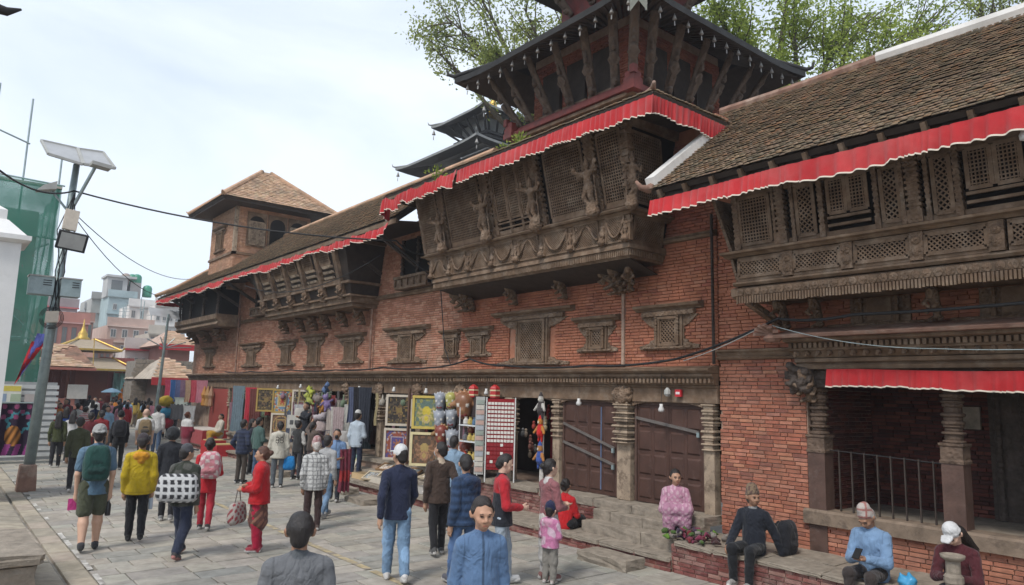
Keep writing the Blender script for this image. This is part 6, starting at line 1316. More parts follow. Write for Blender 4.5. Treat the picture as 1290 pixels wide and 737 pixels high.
MK = [mask_mesh((.26, .28, .32), (.33, .34, .36), 1), mask_mesh((.36, .34, .10), (.30, .27, .2), 2), mask_mesh((.22, .10, .05), (.30, .15, .07), 3, True), mask_mesh((.27, .29, .32), (.16, .17, .2), 4), mask_mesh((.20, .05, .035), (.26, .15, .06), 5, True), mask_mesh((.06, .12, .34), (.5, .3, .1), 6)]
masks = [(0, 14.5, 2.28, 1.3, 'silver mask, top left of the mask stall'), (1, 14.05, 2.3, 1.3, 'yellow mask, top middle of the mask stall'), (2, 13.5, 2.2, 2.0, 'large copper brown face mask, top right of the mask stall'), (0, 14.5, 1.85, 1.4, 'silver blue mask, middle left of the mask stall'), (3, 14.0, 1.9, 1.3, 'dark grey mask in the middle of the mask stall'), (4, 14.4, 1.5, 1.5, 'red mask, lower left of the mask stall'), (3, 13.95, 1.42, 1.4, 'pewter mask low in the mask stall'), (2, 14.35, 1.12, 1.2, 'small brown mask at the bottom left of the mask stall'), (4, 13.2, 1.75, 1.0, 'small red mask beside the shelf of the mask stall'), (0, 13.85, 1.08, 1.1, 'small silver mask at the bottom of the mask stall'), (4, 13.45, 1.2, 1.5, 'broad red mask low on the right of the mask stall')]
for k, y, z, s, lb in masks: tag(link('mask', MK[k], loc=(9.62, y, z), rot=(0, 0, R(40)), scale=(s, s, s)), lb, 'mask', 'masks on the mask stall')
mb = MB(); mb.box(9.72, 9.75, 12.9, 14.8, .75, 2.46, (.05, .04, .04)); 
ms_ = mb.build('mask_board', 'attr'); tag(ms_, 'dark backing board of the mask stall', 'board')
sh = thing('metal_shelf', 'white wire shelf of small goods right of the masks', 'shelf', (9.5, 13.0, 0))
for z in (1.05, 1.45, 1.8): mb = MB(); mb.box(-.12, .18, -.36, .36, z, z+.025, (.55, .57, .58)); mb.build('shelf_board', 'attr', sh)
for e in (-1, 1): mb = MB(); mb.tube([(-.1, e*.35, .7), (-.1, e*.35, 2.2)], .012, 5, (.6, .6, .6)); mb.build('upright', 'attr', sh)
for i in range(12):
    z = (1.076, 1.476, 1.826)[i % 3]; y = 12.74+.17*(i//3); c = rr.choice(((.35, .06, .04), (.1, .1, .11), (.4, .3, .08), (.5, .48, .44), (.06, .12, .2)))
    mb = MB(); mb.lathe((9.5, y, z), [(.05, 0), (.07, .03), (.06, .1), (.03, .14), (.04, .17)], 8, c); tag(mb.build('souvenir_pot', 'attr_gloss'), 'small souvenir pot on the %s shelf, %s from the right' % (('bottom', 'middle', 'top')[i % 3], ('first', 'second', 'third', 'fourth')[i//3]), 'pot', 'souvenir pots')
for i, y in enumerate((13.35, 12.55)):
    mb = MB(); mb.lathe((9.75, y, 2.42), [(.10, 0), (.12, .02), (.12, .22), (.09, .26), (.03, .30)], 6, (.42, .03, .03)); mb.lathe((9.75, y, 2.47), [(.123, 0), (.123, .03)], 6, (.6, .5, .3)); mb.lathe((9.75, y, 2.58), [(.123, 0), (.123, .03)], 6, (.6, .5, .3)); tag(mb.build('red_lantern', 'attr_gloss'), ('red lantern above the mask stall', 'red lantern above the red card rack')[i], 'lantern', 'red lanterns')
# red card rack
cr = thing('card_rack', 'red rack filled with rows of small white cards', 'rack', (9.5, 12.0, 0), rot=(0, 0, R(-40))); cr.scale = (.82, 1, 1)
mb = MB(); mb.box(-.36, .36, 0, .03, .95, 2.42, (.24, .015, .02)); mb.build('panel', 'attr', cr); mb = MB()
for e in (-.37, .37): mb.box(e-.015, e+.015, -.02, .04, .7, 2.45, (.6, .6, .58))
mb.build('frame', 'attr', cr)
cm = MB(); cm.box(-.036, .036, -.012, -.002, -.028, .028, (.66, .63, .58)); cmm = cm.mesh('card', 'attr'); cm = MB(); cm.box(-.036, .036, -.012, -.002, -.028, .028, (.26, .03, .035)); cmr = cm.mesh('card', 'attr')
for j in range(16):
    for i in range(8): link('card', cmm if j > 5 or rr.random() < .15 else cmr, cr, loc=(-.30+.086*i, 0, 1.03+.086*j), rot=(0, rr.uniform(-.1, .1), 0))
cr2 = thing('card_rack', 'narrow rack of pale cards left of the red card rack', 'rack', (9.42, 12.62, 0), rot=(0, 0, R(-40)))
mb = MB(); mb.box(-.1, .1, 0, .03, .8, 2.45, (.4, .4, .38)); mb.build('panel', 'attr', cr2)
for j in range(14): mb = MB(); mb.box(-.085, .085, -.012, -.002, .86+.11*j, .95+.11*j, rr.choice(((.55, .52, .46), (.4, .42, .45), (.5, .35, .3), (.3, .34, .3)))); mb.build('card', 'attr', cr2)
# open shop doorway with hanging puppets
mb = MB(); mb.box(11.2, 11.25, 10.85, 12.3, .7, 2.2, (.22, .02, .03)); mb.box(10.9, 11.0, 10.9, 11.6, .7, 1.5, (.30, .02, .03)); tag(mb.build('shop_counter', 'attr'), 'dark red counter inside the open shop doorway', 'counter')
def puppet(label, y, z, c1, c2, x=9.72):
    P = [cap((0, 0, .1), (0, 0, .22), .07, .05, 'a'), cap((0, -.06, .2), (-.03, -.13, .1), .03, .025, 'b'), cap((0, .06, .2), (-.03, .13, .1), .03, .025, 'b'), cap((0, 0, .29), (0, 0, .31), .055, .05, 'b'), cap((0, 0, .36), (0, 0, .42), .04, .015, 'a'), cap((0, -.03, .08), (0, -.04, -.04), .03, .02, 'a'), cap((0, .03, .08), (0, .04, -.04), .03, .02, 'a'), cap((-.04, 0, .29), (-.06, 0, .28), .02, .015, 'c')]
    o = link('puppet', sdf_mesh(P, .018, 'puppet', 'cloth', {'a': c1, 'b': c2, 'c': (.6, .55, .45)}, k=.015), loc=(x, y, z)); o.scale = (1.15,)*3; return tag(o, label, 'puppet', 'puppets hanging in the doorway')
for i, (z, c1, c2, lb) in enumerate(((2.1, (.06, .05, .05), (.5, .48, .44), 'black and white puppet at the top of the doorway string'), (1.65, (.55, .02, .02), (.5, .2, .04), 'red winged puppet on the doorway string'), (1.12, (.05, .10, .35), (.45, .2, .06), 'blue puppet at the bottom of the doorway string'))): puppet(lb, 10.98, z, c1, c2)
mb = MB(); mb.box(9.76, 9.78, 10.93, 11.03, .8, 2.4, (.6, .57, .52)); tag(mb.build('hanging_strip', 'cloth'), 'long white cloth strip behind the hanging puppets', 'cloth strip')
hp = []
for i in range(26):
    y = 11.1+rr.random()*1.1; z = 1.2+rr.random()*1.1; x = 10.2+rr.random()*.6; c = rr.choice(((.12, .05, .04), (.2, .16, .12), (.3, .05, .04), (.1, .1, .1), (.3, .25, .15)))
    mb = MB(); mb.ball((0, 0, 0), .05, c, 7, 5, (1, 1, 1.4)); mb.ball((0, 0, .09), .035, tuple(q*1.4 for q in c), 6, 4); o = mb.build('trinket', 'attr', None, True, loc=(x, y, z)); tag(o, 'small hanging trinket inside the dark shop doorway', 'trinket', 'trinkets inside the dark doorway')
# hanging scarves, bags, hats
def scarf(label, x, y, z, w, h, c, c2=None, seed=0, rz=-45, fold=5, group='hanging scarves', name='scarf', stripe=8):
    n = 14; m_ = 12; ca, sa = math.cos(R(rz)), math.sin(R(rz)); P = []
    for i in range(n+1):
        u = -w/2+w*i/n; row = []
        for j in range(m_+1):
            t = j/m_; d = .035*math.sin(i/n*fold*6.28+seed)*(.4+t)+.015*math.sin(t*5+seed); uu = u*(1-.12*math.sin(t*3)); row.append((x+uu*ca-d*sa, y+uu*sa+d*ca, z-h*t+.02*math.sin(i*1.3+seed)*t))
        P.append(row)
    mb = MB(); mb.grid(P, lambda i, j: c if c2 is None or (j % stripe) < stripe*.6 else c2); o = mb.build(name, 'cloth', None, True); return tag(o, label, 'scarf' if name == 'scarf' else 'cloth', group)
cc = [((.5, .06, .12), 'crimson'), ((.06, .16, .40), 'blue'), ((.10, .12, .25), 'navy'), ((.20, .12, .18), 'plum'), ((.45, .30, .20), 'tan'), ((.5, .07, .10), 'red'), ((.5, .2, .25), 'rose')]
for i, (c, nm_) in enumerate(cc): scarf('%s scarf in the row hanging at the far corner stall' % nm_, 9.0+.12*i, 36.6-.42*i, 2.75, .55, 1.0, c, seed=i)
for i, (c, nm_, z) in enumerate((((.55, .38, .04), 'yellow', 1.75), ((.05, .25, .40), 'bright blue', 1.2), ((.42, .03, .06), 'red', .75))):
    mb = MB(); mb.ball((8.9, 36.5, z), .36, c, 10, 6, (1.1, 1.1, .75)); tag(mb.build('cushion', 'cloth', None, True), nm_+' cushion in the stack at the far corner stall', 'cushion', 'cushions at the far stall')
scarf('pink cloth draped at the far corner stall', 8.7, 37.2, 1.5, .8, 1.3, (.6, .25, .32), seed=3); scarf('dark grey checked cloth at the far corner stall', 9.2, 35.4, 1.65, .9, .7, (.1, .1, .11), seed=5); scarf('pale striped cloth at the far corner stall', 9.3, 35.3, 1.95, .9, .35, (.45, .5, .46), (.2, .22, .2), 6, stripe=2); scarf('light grey cloth at the far corner stall', 9.4, 34.6, 1.6, .6, .7, (.5, .5, .5), seed=7)
mb = MB(); mb.box(9.96, 10.01, 31.1, 33.5, .7, 2.4, (.26, .05, .04)); rwl = mb.build('painted_board', 'plaster'); tag(rwl, 'plain brick red painted panel beside the far corner stall', 'panel')
for i in range(3): mb = MB(); mb.lathe((9.8, 33.9-.5*i, 1.6), [(.05, 0), (.12, .05), (.09, .35), (.14, .5), (.02, .9)], 8, ((.45, .2, .04), (.40, .22, .08), (.35, .2, .12))[i]); tag(mb.build('brass_ornament', 'attr_gloss'), ('orange ornament, leftmost of three on the red panel', 'brown ornament, middle of three on the red panel', 'tan ornament, rightmost of three on the red panel')[i], 'ornament', 'ornaments on the red panel')
rt = thing('draped_table', 'low table draped in red cloth where a robed seller sits', 'table', (9.2, 31.2, 0)); mb = MB(); mb.box(-.5, .5, -1.3, 1.3, .2, .75, (.36, .03, .035)); mb.build('cloth', 'cloth', rt); mb = MB(); mb.box(-.45, .45, -1.2, 1.2, .751, .78, (.55, .5, .45)); mb.build('tabletop', 'attr', rt)
for i in range(2): mb = MB(); mb.box(8.3+.1*i, 9.0+.1*i, 27.9-.9*i, 28.6-.9*i, 0, .5-.1*i, (.40, .03, .035)); mb.box(8.35+.1*i, 8.95+.1*i, 27.95-.9*i, 28.55-.9*i, .501-.1*i, .53-.1*i, (.45, .35, .15)); tag(mb.build('goods_crate', 'attr'), ('red goods crate on the paving, farther of two', 'red goods crate on the paving, nearer of two')[i], 'crate', 'red goods crates')
for i, (c, c2, nm_, y, z, h) in enumerate((((.16, .22, .26), (.32, .36, .38), 'blue grey patterned', 28.6, 2.55, 1.75), ((.45, .03, .05), (.5, .35, .35), 'red patterned', 27.2, 2.5, 1.5), ((.14, .04, .035), None, 'maroon', 26.7, 2.45, 1.5))): scarf('long %s shawl hanging left of the far painting stall' % nm_, 9.55, y, z, .5, h, c, c2, i, stripe=2, group='shawls by the far painting stall')
bagc = [((.5, .47, .42), 'cream', 22.5, 1.0, .42), ((.33, .36, .34), 'grey green', 21.4, 1.1, .4), ((.5, .4, .38), 'blush', 20.7, 1.25, .36), ((.16, .22, .12), 'olive', 21.9, 1.2, .36), ((.08, .12, .3), 'royal blue', 21.6, .85, .4), ((.48, .45, .41), 'ivory', 22.3, 1.55, .4), ((.4, .38, .36), 'stone', 19.0, 1.0, .42), ((.45, .43, .4), 'pale grey', 18.7, .72, .4), ((.12, .13, .2), 'dark blue', 20.2, .8, .36)]
for i, (c, nm_, y, z, s) in enumerate(bagc):
    mb = MB(); n = 10; prof = [(s*.42, 0), (s*.5, s*.12), (s*.48, s*.7), (s*.4, s*.85)]; mb.lathe((0, 0, 0), prof, 10, c); bo = mb.build('cloth_bag', 'cloth', None, True, loc=(9.45, y, z)); bo.scale = (.5, 1, 1); bo.rotation_euler = (0, 0, R(40)); tag(bo, nm_+' cloth bag hanging at the bag and toy stall', 'bag', 'bags at the bag stall')
    mb = MB(); mb.tube([(0, -.12, s*.8), (0, -.08, s*1.4), (0, .08, s*1.4), (0, .12, s*.8)], .012, 5, tuple(q*.7 for q in c)); mb.build('strap', 'cloth', bo)
for i, (c, y, z, r_, nm_) in enumerate((((.42, .45, .06), 21.5, 2.4, .15, 'lime yellow'), ((.40, .43, .1), 21.6, 2.12, .15, 'pale lime'), ((.24, .18, .36), 20.35, 2.05, .16, 'violet'), ((.48, .22, .05), 20.7, 1.92, .14, 'orange'), ((.10, .16, .3), 20.6, 2.5, .13, 'blue'), ((.45, .45, .5), 20.5, 2.28, .12, 'white'), ((.22, .18, .16), 21.0, 2.2, .17, 'brown'), ((.45, .4, .42), 20.6, 1.7, .17, 'grey pink'))):
    d_ = tuple(q*.75 for q in c); P = [cap((0, 0, 0), (0, 0, r_*.5), r_*.75, r_*.6, 'a'), cap((-.02, 0, r_*1.35), (-.03, 0, r_*1.45), r_*.55, None, 'a'), cap((-.02, -r_*.4, r_*1.8), (-.02, -r_*.5, r_*2.0), r_*.2, None, 'b'), cap((-.02, r_*.4, r_*1.8), (-.02, r_*.5, r_*2.0), r_*.2, None, 'b'), cap((-.03, -r_*.6, r_*.6), (-.06, -r_*1.2, r_*(.1+.3*(i % 3))), r_*.24, None, 'b'), cap((-.03, r_*.6, r_*.6), (-.06, r_*1.2, r_*.2), r_*.24, None, 'b'), cap((-.02, -r_*.4, -.4*r_), (-.08, -r_*.6, -r_*1.1), r_*.27, None, 'b'), cap((-.02, r_*.4, -.4*r_), (-.08, r_*.6, -r_*1.0), r_*.27, None, 'b')]
    tag(link('soft_toy', sdf_mesh(P, .03, 'soft_toy', 'cloth', {'a': c, 'b': d_}, k=.02, wob=.006), loc=(9.45, y, z), rot=(R(i*23-60), 0, R(i*31))), nm_+' soft toy hanging at the bag and toy stall', 'toy', 'hanging soft toys')
for i, (y, h, c, nm_) in enumerate(((20.2, 1.1, (.48, .42, .38), 'beige'), (19.9, 1.0, (.5, .47, .43), 'cream'), (19.75, 1.2, (.42, .33, .33), 'dusty pink'), (22.6, 1.0, (.45, .45, .46), 'grey white'), (19.0, 1.3, (.5, .49, .45), 'white'), (18.8, 1.0, (.10, .12, .2), 'dark blue'), (18.5, 1.6, (.02, .02, .025), 'black'), (18.2, 1.5, (.03, .035, .05), 'charcoal'))): scarf('%s shawl hanging at the bag and toy stall' % nm_, 9.55, y, 2.0 if i < 4 else 2.6-(i == 4)*.5, .38, h, c, None, i, group='shawls at the bag stall')
tb = thing('tote_bag', 'white printed tote bag displayed at the bag stall', 'bag', (9.35, 22.3, 1.25), None, (0, 0, R(-45))); mb = MB(); mb.box(-.32, .32, -.03, .03, 0, .42, (.55, .53, .48)); mb.build('body', 'cloth', tb)
for i in range(3): mb = MB(); mb.box(-.22+.16*i, -.1+.16*i, -.034, -.031, .12, .26, (.1, .1, .1)); mb.build('print_motif', 'cloth', tb)
for i, (y, x) in enumerate(((19.9, 9.1), (19.5, 9.05), (19.2, 9.15), (18.8, 9.1))):
    mb = MB(); c = ((.5, .48, .44), (.35, .3, .25), (.55, .53, .5), (.3, .12, .1))[i]; mb.lathe((x, y, .45), [(.2, 0), (.2, .015), (.11, .02), (.10, .12), (.05, .15)], 12, c); tag(mb.build('sun_hat', 'cloth', None, True), ('cream sun hat on the step, leftmost of four', 'brown sun hat on the step, second of four', 'white sun hat on the step, third of four', 'rust sun hat on the step, rightmost of four')[i], 'hat', 'sun hats on the step')
mb = MB(); mb.box(9.1, 9.5, 19.4, 20.6, .44, .50, (.38, .04, .05)); tag(mb.build('red_mat', 'cloth'), 'red display mat on the step by the sun hats', 'mat')
# interior clutter so the shops are not bare
rr2 = random.Random(77)
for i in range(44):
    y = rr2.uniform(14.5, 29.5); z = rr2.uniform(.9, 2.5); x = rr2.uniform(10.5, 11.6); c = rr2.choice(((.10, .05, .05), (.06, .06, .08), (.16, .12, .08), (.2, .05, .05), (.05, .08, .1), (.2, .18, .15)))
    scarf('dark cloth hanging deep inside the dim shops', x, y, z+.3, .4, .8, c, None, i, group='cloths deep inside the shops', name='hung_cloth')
ORD = ('first', 'second', 'third', 'fourth', 'fifth', 'sixth', 'seventh', 'eighth', 'ninth', 'tenth', 'eleventh', 'twelfth')
pal_ = [((.28, .05, .05), 'red'), ((.30, .24, .12), 'ochre'), ((.12, .14, .2), 'slate blue'), ((.36, .33, .28), 'cream'), ((.07, .06, .06), 'black'), ((.15, .2, .13), 'green'), ((.3, .16, .2), 'rose')]
rr3 = random.Random(19)
for st, y0, y1, n in (('mask stall', 12.5, 14.2, 9), ('framed paintings', 14.5, 18.0, 10), ('bag stall', 18.2, 22.6, 12), ('far painting stall', 22.8, 26.6, 10), ('red goods crates', 26.9, 30.6, 10)):
    for i in range(n):
        y = y0+(y1-y0)*(i+.5)/n+rr3.uniform(-.08, .08); c, nm_ = rr3.choice(pal_); z = 2.52-rr3.uniform(0, .18); l = rr3.uniform(.18, .5); x = 9.72+rr3.uniform(-.05, .08); mb = MB()
        kd = rr3.choice(('string of ornaments', 'hanging pouch', 'hanging ribbon'))
        if kd[0] == 's':
            for q in range(int(l/.07)): mb.ball((x, y+rr3.uniform(-.01, .01), z-.07*q), rr3.uniform(.022, .042), jit(c, .4), 6, 4)
        elif kd == 'hanging pouch': mb.lathe((x, y, z-l), [(.04, 0), (.09, l*.15), (.08, l*.5), (.03, l*.6), (.012, l)], 7, c)
        else: mb.grid([[(x+.02*math.sin(a*2+q), y-.07+.05*a, z-l*1.8*q/6) for q in range(7)] for a in range(4)], c)
        tag(mb.build('hung_ornament', 'cloth', None, True), '%s %s above the %s, %s from the right' % (nm_, kd, st, ORD[i]), 'ornament', 'ornaments hung along the shop fronts')
for st, y0, y1, n in (('mask stall', 12.5, 14.3, 5), ('bag stall', 18.3, 22.4, 11), ('far painting stall', 22.5, 26.8, 7), ('red goods crates', 27.0, 30.6, 8)):
    for i in range(n):
        y = y0+(y1-y0)*(i+.5)/n+rr3.uniform(-.15, .15); c, nm_ = rr3.choice(pal_); h_ = rr3.uniform(.5, 1.2); z = rr3.uniform(1.6, 2.4)
        scarf('%s hanging garment at the %s, %s from the right' % (nm_, st, ORD[i]), 9.82+rr3.uniform(-.06, .1), y, z, rr3.uniform(.28, .5), h_, tuple(q*.9 for q in c), tuple(q*.5 for q in c) if rr3.random() < .4 else None, i*3+1, rz=-45+rr3.uniform(-25, 25), fold=rr3.choice((3, 4, 6)), group='garments hung along the shop fronts', name='hung_garment', stripe=rr3.choice((2, 3, 6)))
# ================================================================ people
SKIN = (.40, .235, .155); SKIN_D = (.30, .165, .105); SKIN_L = (.55, .36, .27)
ARMS = dict(down=((.028, -.022, -.172), (.024, .022, -.322)), fwd=((.03, .055, -.16), (.005, .15, -.27)), back=((.04, -.085, -.15), (.045, -.085, -.30)), front=((.035, .02, -.17), (-.05, .15, -.19)),
            fold=((.04, .05, -.16), (-.12, .12, -.155)), reach=((.03, .13, -.09), (0, .27, -.05)), phone=((.03, .05, -.165), (-.065, .17, -.135)), pocket=((.065, -.05, -.155), (.03, .05, -.275)), lap=((.035, .06, -.165), (-.03, .18, -.22)), knee=((.05, .06, -.16), (.03, .2, -.24)), prop=((.06, -.07, -.16), (.09, -.12, -.31)), up=((.09, .03, .05), (.05, .09, .19)), carry=((.03, .02, -.175), (-.01, .17, -.20)))
def joints(pose, h, walk=.5, seat=.45, lean=0.):
    J = {}
    if pose == 'walk':
        w = walk; L_ = [(-.05, .02*w, .515), (-.05, .13*w, .29), (-.05, .17*w, .05), 8]; Rr = [(.05, -.02*w, .515), (.052, -.03*w, .285), (.052, -.22*w, .075), -30*w]
        if w < 0: L_, Rr = [(-.05, .02*w, .515), (-.052, .03*w, .285), (-.052, .22*w, .075), 30*w], [(.05, -.02*w, .515), (.05, -.13*w, .29), (.05, -.17*w, .05), 8]
        J['L'], J['R'] = L_, Rr; dz = 0
    elif pose == 'sit':
        z = seat/h+.055; J['L'] = [(-.052, 0, z), (-.075, .245, z+.005), (-.07, .26, z-.235), 0]; J['R'] = [(.052, 0, z), (.075, .24, z+.01), (.075, .22, z-.235), 0]; dz = z-.53
    elif pose == 'squat':
        z = seat/h+.055; J['L'] = [(-.05, 0, z), (-.085, .20, z+.12), (-.07, .17, z-.08), 0]; J['R'] = [(.05, 0, z), (.085, .20, z+.12), (.07, .17, z-.08), 0]; dz = z-.53
    else: J['L'] = [(-.052, 0, .515), (-.058, .012, .285), (-.06, -.008, .05), 0]; J['R'] = [(.052, 0, .515), (.058, .012, .285), (.06, -.008, .05), 0]; dz = 0
    J['dz'] = dz; return J
def person(label, P, h=1.68, face=0., pose='stand', arms=('down', 'down'), top=(.1, .1, .1), bottom=(.03, .03, .035), shoe=(.03, .03, .03), hair='short', hairc=(.012, .010, .010), skin=SKIN, cap_=None, capc=(.1, .1, .1),
           sleeves='long', legs='long', bulk=1., hem=.47, walk=.5, seat=.45, lean=0., look=0., nod=0., dress=None, dressc=None, collar=None, hood=None, group='people in the square', mask=None, soles=(.6, .58, .55), v=None, skirt=None, wide=1., fem=False):
    P = Vector(P); s = h; pxm = CAM_F/max(proj(P)[2], 3); v = v or min(.034, max(.0105, 1.15/pxm)); near = pxm > 90; far = v > .028
    J = joints(pose, h, walk, seat, lean); dz = J['dz']; rot = Matrix.Rotation(-R(face), 4, 'Z'); M = Matrix.Translation(P) @ rot
    def q(a): return (a[0]*s, a[1]*s, a[2]*s)
    def up(a):                                            # upper body follows the lean
        z = a[2]-.52; return (a[0], a[1]+z*math.sin(R(lean)), .52+z*math.cos(R(lean))+dz)
    def U(a): return q(up(a))
    sw = .086 if fem else .096; sh = {-1: (-sw, -.004, .785), 1: (sw, -.004, .785)}; el, wr = {}, {}
    for sd, ar in ((-1, arms[0]), (1, arms[1])):
        e, w = ARMS[ar]; b0 = up(sh[sd]); el[sd] = (b0[0]+sd*e[0], b0[1]+e[1], b0[2]+e[2]); wr[sd] = (b0[0]+sd*w[0], b0[1]+w[1], b0[2]+w[2])
    # head frame
    hc = Vector(up((0, .0, .925))); hr = Matrix.Rotation(R(look), 3, 'Z') @ Matrix.Rotation(-R(nod), 3, 'X')
    hs = 1.05 if h > 1.3 else 1.4
    def HD(a): t = hr @ Vector((a[0], a[1], a[2]-.89))*hs; b0 = Vector(up((0, .003, .89))); return q(tuple(b0+t))
    sk = []; c = lambda a, bq, r1, r2=None, g='s', sy=1, k=.02: sk.append((a, bq, r1*s, (r1 if r2 is None else r2)*s, g, sy, k))
    c1 = lambda a, bq, r1, r2=None, g='s', sy=1, k=.02: c(a, bq, r1*hs, (r1 if r2 is None else r2)*hs, g, sy, k)
    c1(HD((0, 0, .938)), HD((0, -.004, .952)), .046, .044, 's', 1.16, .02); c1(HD((0, .018, .895)), HD((0, .012, .915)), .034, .041); c1(HD((0, .032, .882)), HD((0, .03, .888)), .02, .024)
    c1(HD((0, .05, .932)), HD((0, .064, .906)), .0065, .0085, 's', 1, .010); c1(HD((-.007, .058, .902)), HD((.007, .058, .902)), .0065, None, 's', 1, .008); c1(HD((-.011, .05, .886)), HD((.011, .05, .886)), .0055, None, 's', 1, .006); c1(HD((-.009, .049, .8805)), HD((.009, .049, .8805)), .0052, None, 's', 1, .006); c1(HD((-.02, .052, .935)), HD((.02, .052, .935)), .009, .009, 's', 1, .012)
    for e in (-1, 1): c1(HD((e*.047, -.005, .915)), HD((e*.049, -.008, .93)), .010, .012, 's', 1, .006); c1(HD((e*.024, .036, .908)), HD((e*.019, .04, .9)), .0145, .0145, 's', 1, .014)
    c(U((0, -.008, .80)), HD((0, -.004, .885)), .034, .029)
    c(U((0, 0, .56)), U((0, 0, .75)), .066, .075, 's', .65); c(U((-.08, 0, .79)), U((.08, 0, .79)), .034)
    hands = []
    for sd in (-1, 1):
        c(U(sh[sd]), q(el[sd]), .029, .023); c(q(el[sd]), q(wr[sd]), .022, .0165)
        d = (Vector(wr[sd])-Vector(el[sd])).normalized(); W0 = Vector(wr[sd]); side = d.cross(Vector((0, 1, 0) if abs(d.y) < .8 else (0, 0, 1))).normalized(); nrm = side.cross(d)
        pc = W0+d*.032; c(q(W0+d*.008), q(pc+d*.012), .018, .021, 's', 1, .01); hands.append((q(pc+d*.03), sd))
        if not far:
            c(q(pc-d*.012+nrm*.018), q(pc+d*.02+nrm*.034), .0095, .0075, 's', 1, .006)
            if near:
                for k in range(4):
                    o = nrm*(.017-.0115*k); b0 = pc+d*.02+o; L_ = (.036, .041, .038, .030)[k]; kn = b0+d*L_*.55+side*.004*sd; ti = kn+d*L_*.42-side*sd*.012; c(q(b0), q(kn), .0066, .006, 's', 1, .003); c(q(kn), q(ti), .006, .005, 's', 1, .003)
            else: c(q(pc+d*.02), q(pc+d*.05-side*sd*.008), .018, .013)
    for sd in 'LR':
        hp, kn, an, ft = J[sd]; f_ = .85 if legs == 'long' else 1.; c(q(hp), q(kn), .05*f_, .037*f_); c(q(kn), q(tuple(Vector(kn).lerp(Vector(an), .3))), .036*f_, .039*f_); c(q(tuple(Vector(kn).lerp(Vector(an), .3))), q(an), .039*f_, .024*f_)
    def foot(J_):
        an, ft = J_[2], J_[3]; a = R(ft); d = Vector((0, math.cos(a), math.sin(a))); A = Vector(an)+Vector((0, -.02, -.022)); return A, A+d*.098
    for sd in 'LR': A, T_ = foot(J[sd]); c(q(J[sd][2]), q(A), .022, .02); c(q(A), q(T_), .019, .014)
    tp = []; ct = lambda a, bq, r1, r2=None, g='t', sy=1, k=.025: tp.append((a, bq, r1*s, (r1 if r2 is None else r2)*s, g, sy, k)); B_ = bulk
    ct(U((0, -.004, .62)), U((0, -.002, .745)), .082*B_, (.082 if fem else .09)*B_, 't', .68); ct(U((-sw+.02, -.006, .785)), U((sw-.02, -.006, .785)), .042*B_, None, 't', 1, .03); ct(U((-.03, -.01, .825)), U((-sw, -.006, .79)), .026, .034, 't', 1, .02); ct(U((.03, -.01, .825)), U((sw, -.006, .79)), .026, .034, 't', 1, .02); ct(U((0, .002, hem-.06 if not far else hem+.05)), U((0, 0, .63)), .101*max(B_, 1.04), (.076 if fem else .086)*B_, 't', .80)
    if pose in ('sit', 'squat') and hem < .5: tp.pop(); ct(U((0, .0, .52)), U((0, 0, .63)), .088*B_, .083*B_, 't', .75)
    ct(U((0, -.008, .815)), U((0, -.006, .838)), .044, .038, 'c', 1, .012)
    for sd in (-1, 1):
        b0 = up(sh[sd]); f_ = .0 if sleeves == 'none' else (.62 if sleeves == 'short' else 1)
        if sleeves == 'short': e_ = Vector(b0).lerp(Vector(el[sd]), .72); ct(q(b0), q(e_), .042*B_, .038*B_, 'a')
        elif f_: ct(q(b0), q(el[sd]), .039*B_, .033*B_, 'a', 1, .009); ct(q(el[sd]), q(tuple(Vector(el[sd]).lerp(Vector(wr[sd]), .93))), .0335*B_, .026*B_, 'a', 1, .02)
    if hood is not None: ct(U((-.03, -.055, .80)), U((.03, -.055, .80)), .04, None, 'h', 1, .015); ct(U((0, -.06, .76)), U((0, -.05, .80)), .035, .04, 'h', 1, .015)
    bt = []; cb_ = lambda a, bq, r1, r2=None, g='b', sy=1, k=.025: bt.append((a, bq, r1*s, (r1 if r2 is None else r2)*s, g, sy, k)); pv_ = .50+dz
    cb_(q((0, 0, .505+dz)), q((0, 0, .56+dz)), .077, .074, 'b', .75)
    for sd in 'LR':
        hp, kn, an, ft = J[sd]
        if legs == 'short': cb_(q(hp), q(tuple(Vector(hp).lerp(Vector(kn), .86))), .058*wide, .054*wide)
        else: cb_(q(hp), q(kn), .051*(1+.5*(wide-1)), .044*wide); cb_(q(kn), q(tuple(Vector(kn).lerp(Vector(an), .96))), .042*wide, .034*wide)
    so_ = []; 
    for sd in 'LR':
        A, T_ = foot(J[sd]); sg = 'x'+sd; so_.append(((q(tuple(A+Vector((0, 0, .012))))), q(T_+Vector((0, 0, .006))), .0265*s, .022*s, 'x', 1, .01)); so_.append((q(A+Vector((0, -.012, -.008))), q(T_+Vector((0, .008, -.008))), .02*s, .02*s, 'y', 1, .004)); so_.append((q(J[sd][2]), q(A), .026*s, .026*s, 'x', 1, .01))
    ha = []; chh = lambda a, bq, r1, r2=None, g='h', sy=1, k=.015: ha.append((HD(a), HD(bq), r1*s*hs, (r1 if r2 is None else r2)*s*hs, g, sy, k))
    if hair != 'none':
        chh((0, -.014, .943), (0, -.008, .957), .0495, .0465, 'h', 1.12); chh((0, -.034, .905), (0, -.03, .935), .036, .04)
        for e in (-1, 1): chh((e*.036, -.012, .925), (e*.036, -.005, .945), .017, .018)
        if hair in ('long', 'loose'): 
            for e in (-1, 0, 1): chh((e*.024, -.04, .92), (e*.032, -.058, .79 if hair == 'long' else .73), .032, .026)
        if fem or hair in ('long', 'loose', 'bun', 'tail'):
            chh((-.014, .026, .972), (.014, .026, .972), .014, None); chh((0, .0, .972), (0, -.02, .968), .034)
            for e in (-1, 1): chh((e*.014, .028, .97), (e*.042, .008, .943), .010, .010); chh((e*.042, .008, .943), (e*.044, -.02, .918), .010, .014)
        if hair == 'bun': chh((0, -.072, .935), (0, -.078, .94), .026)
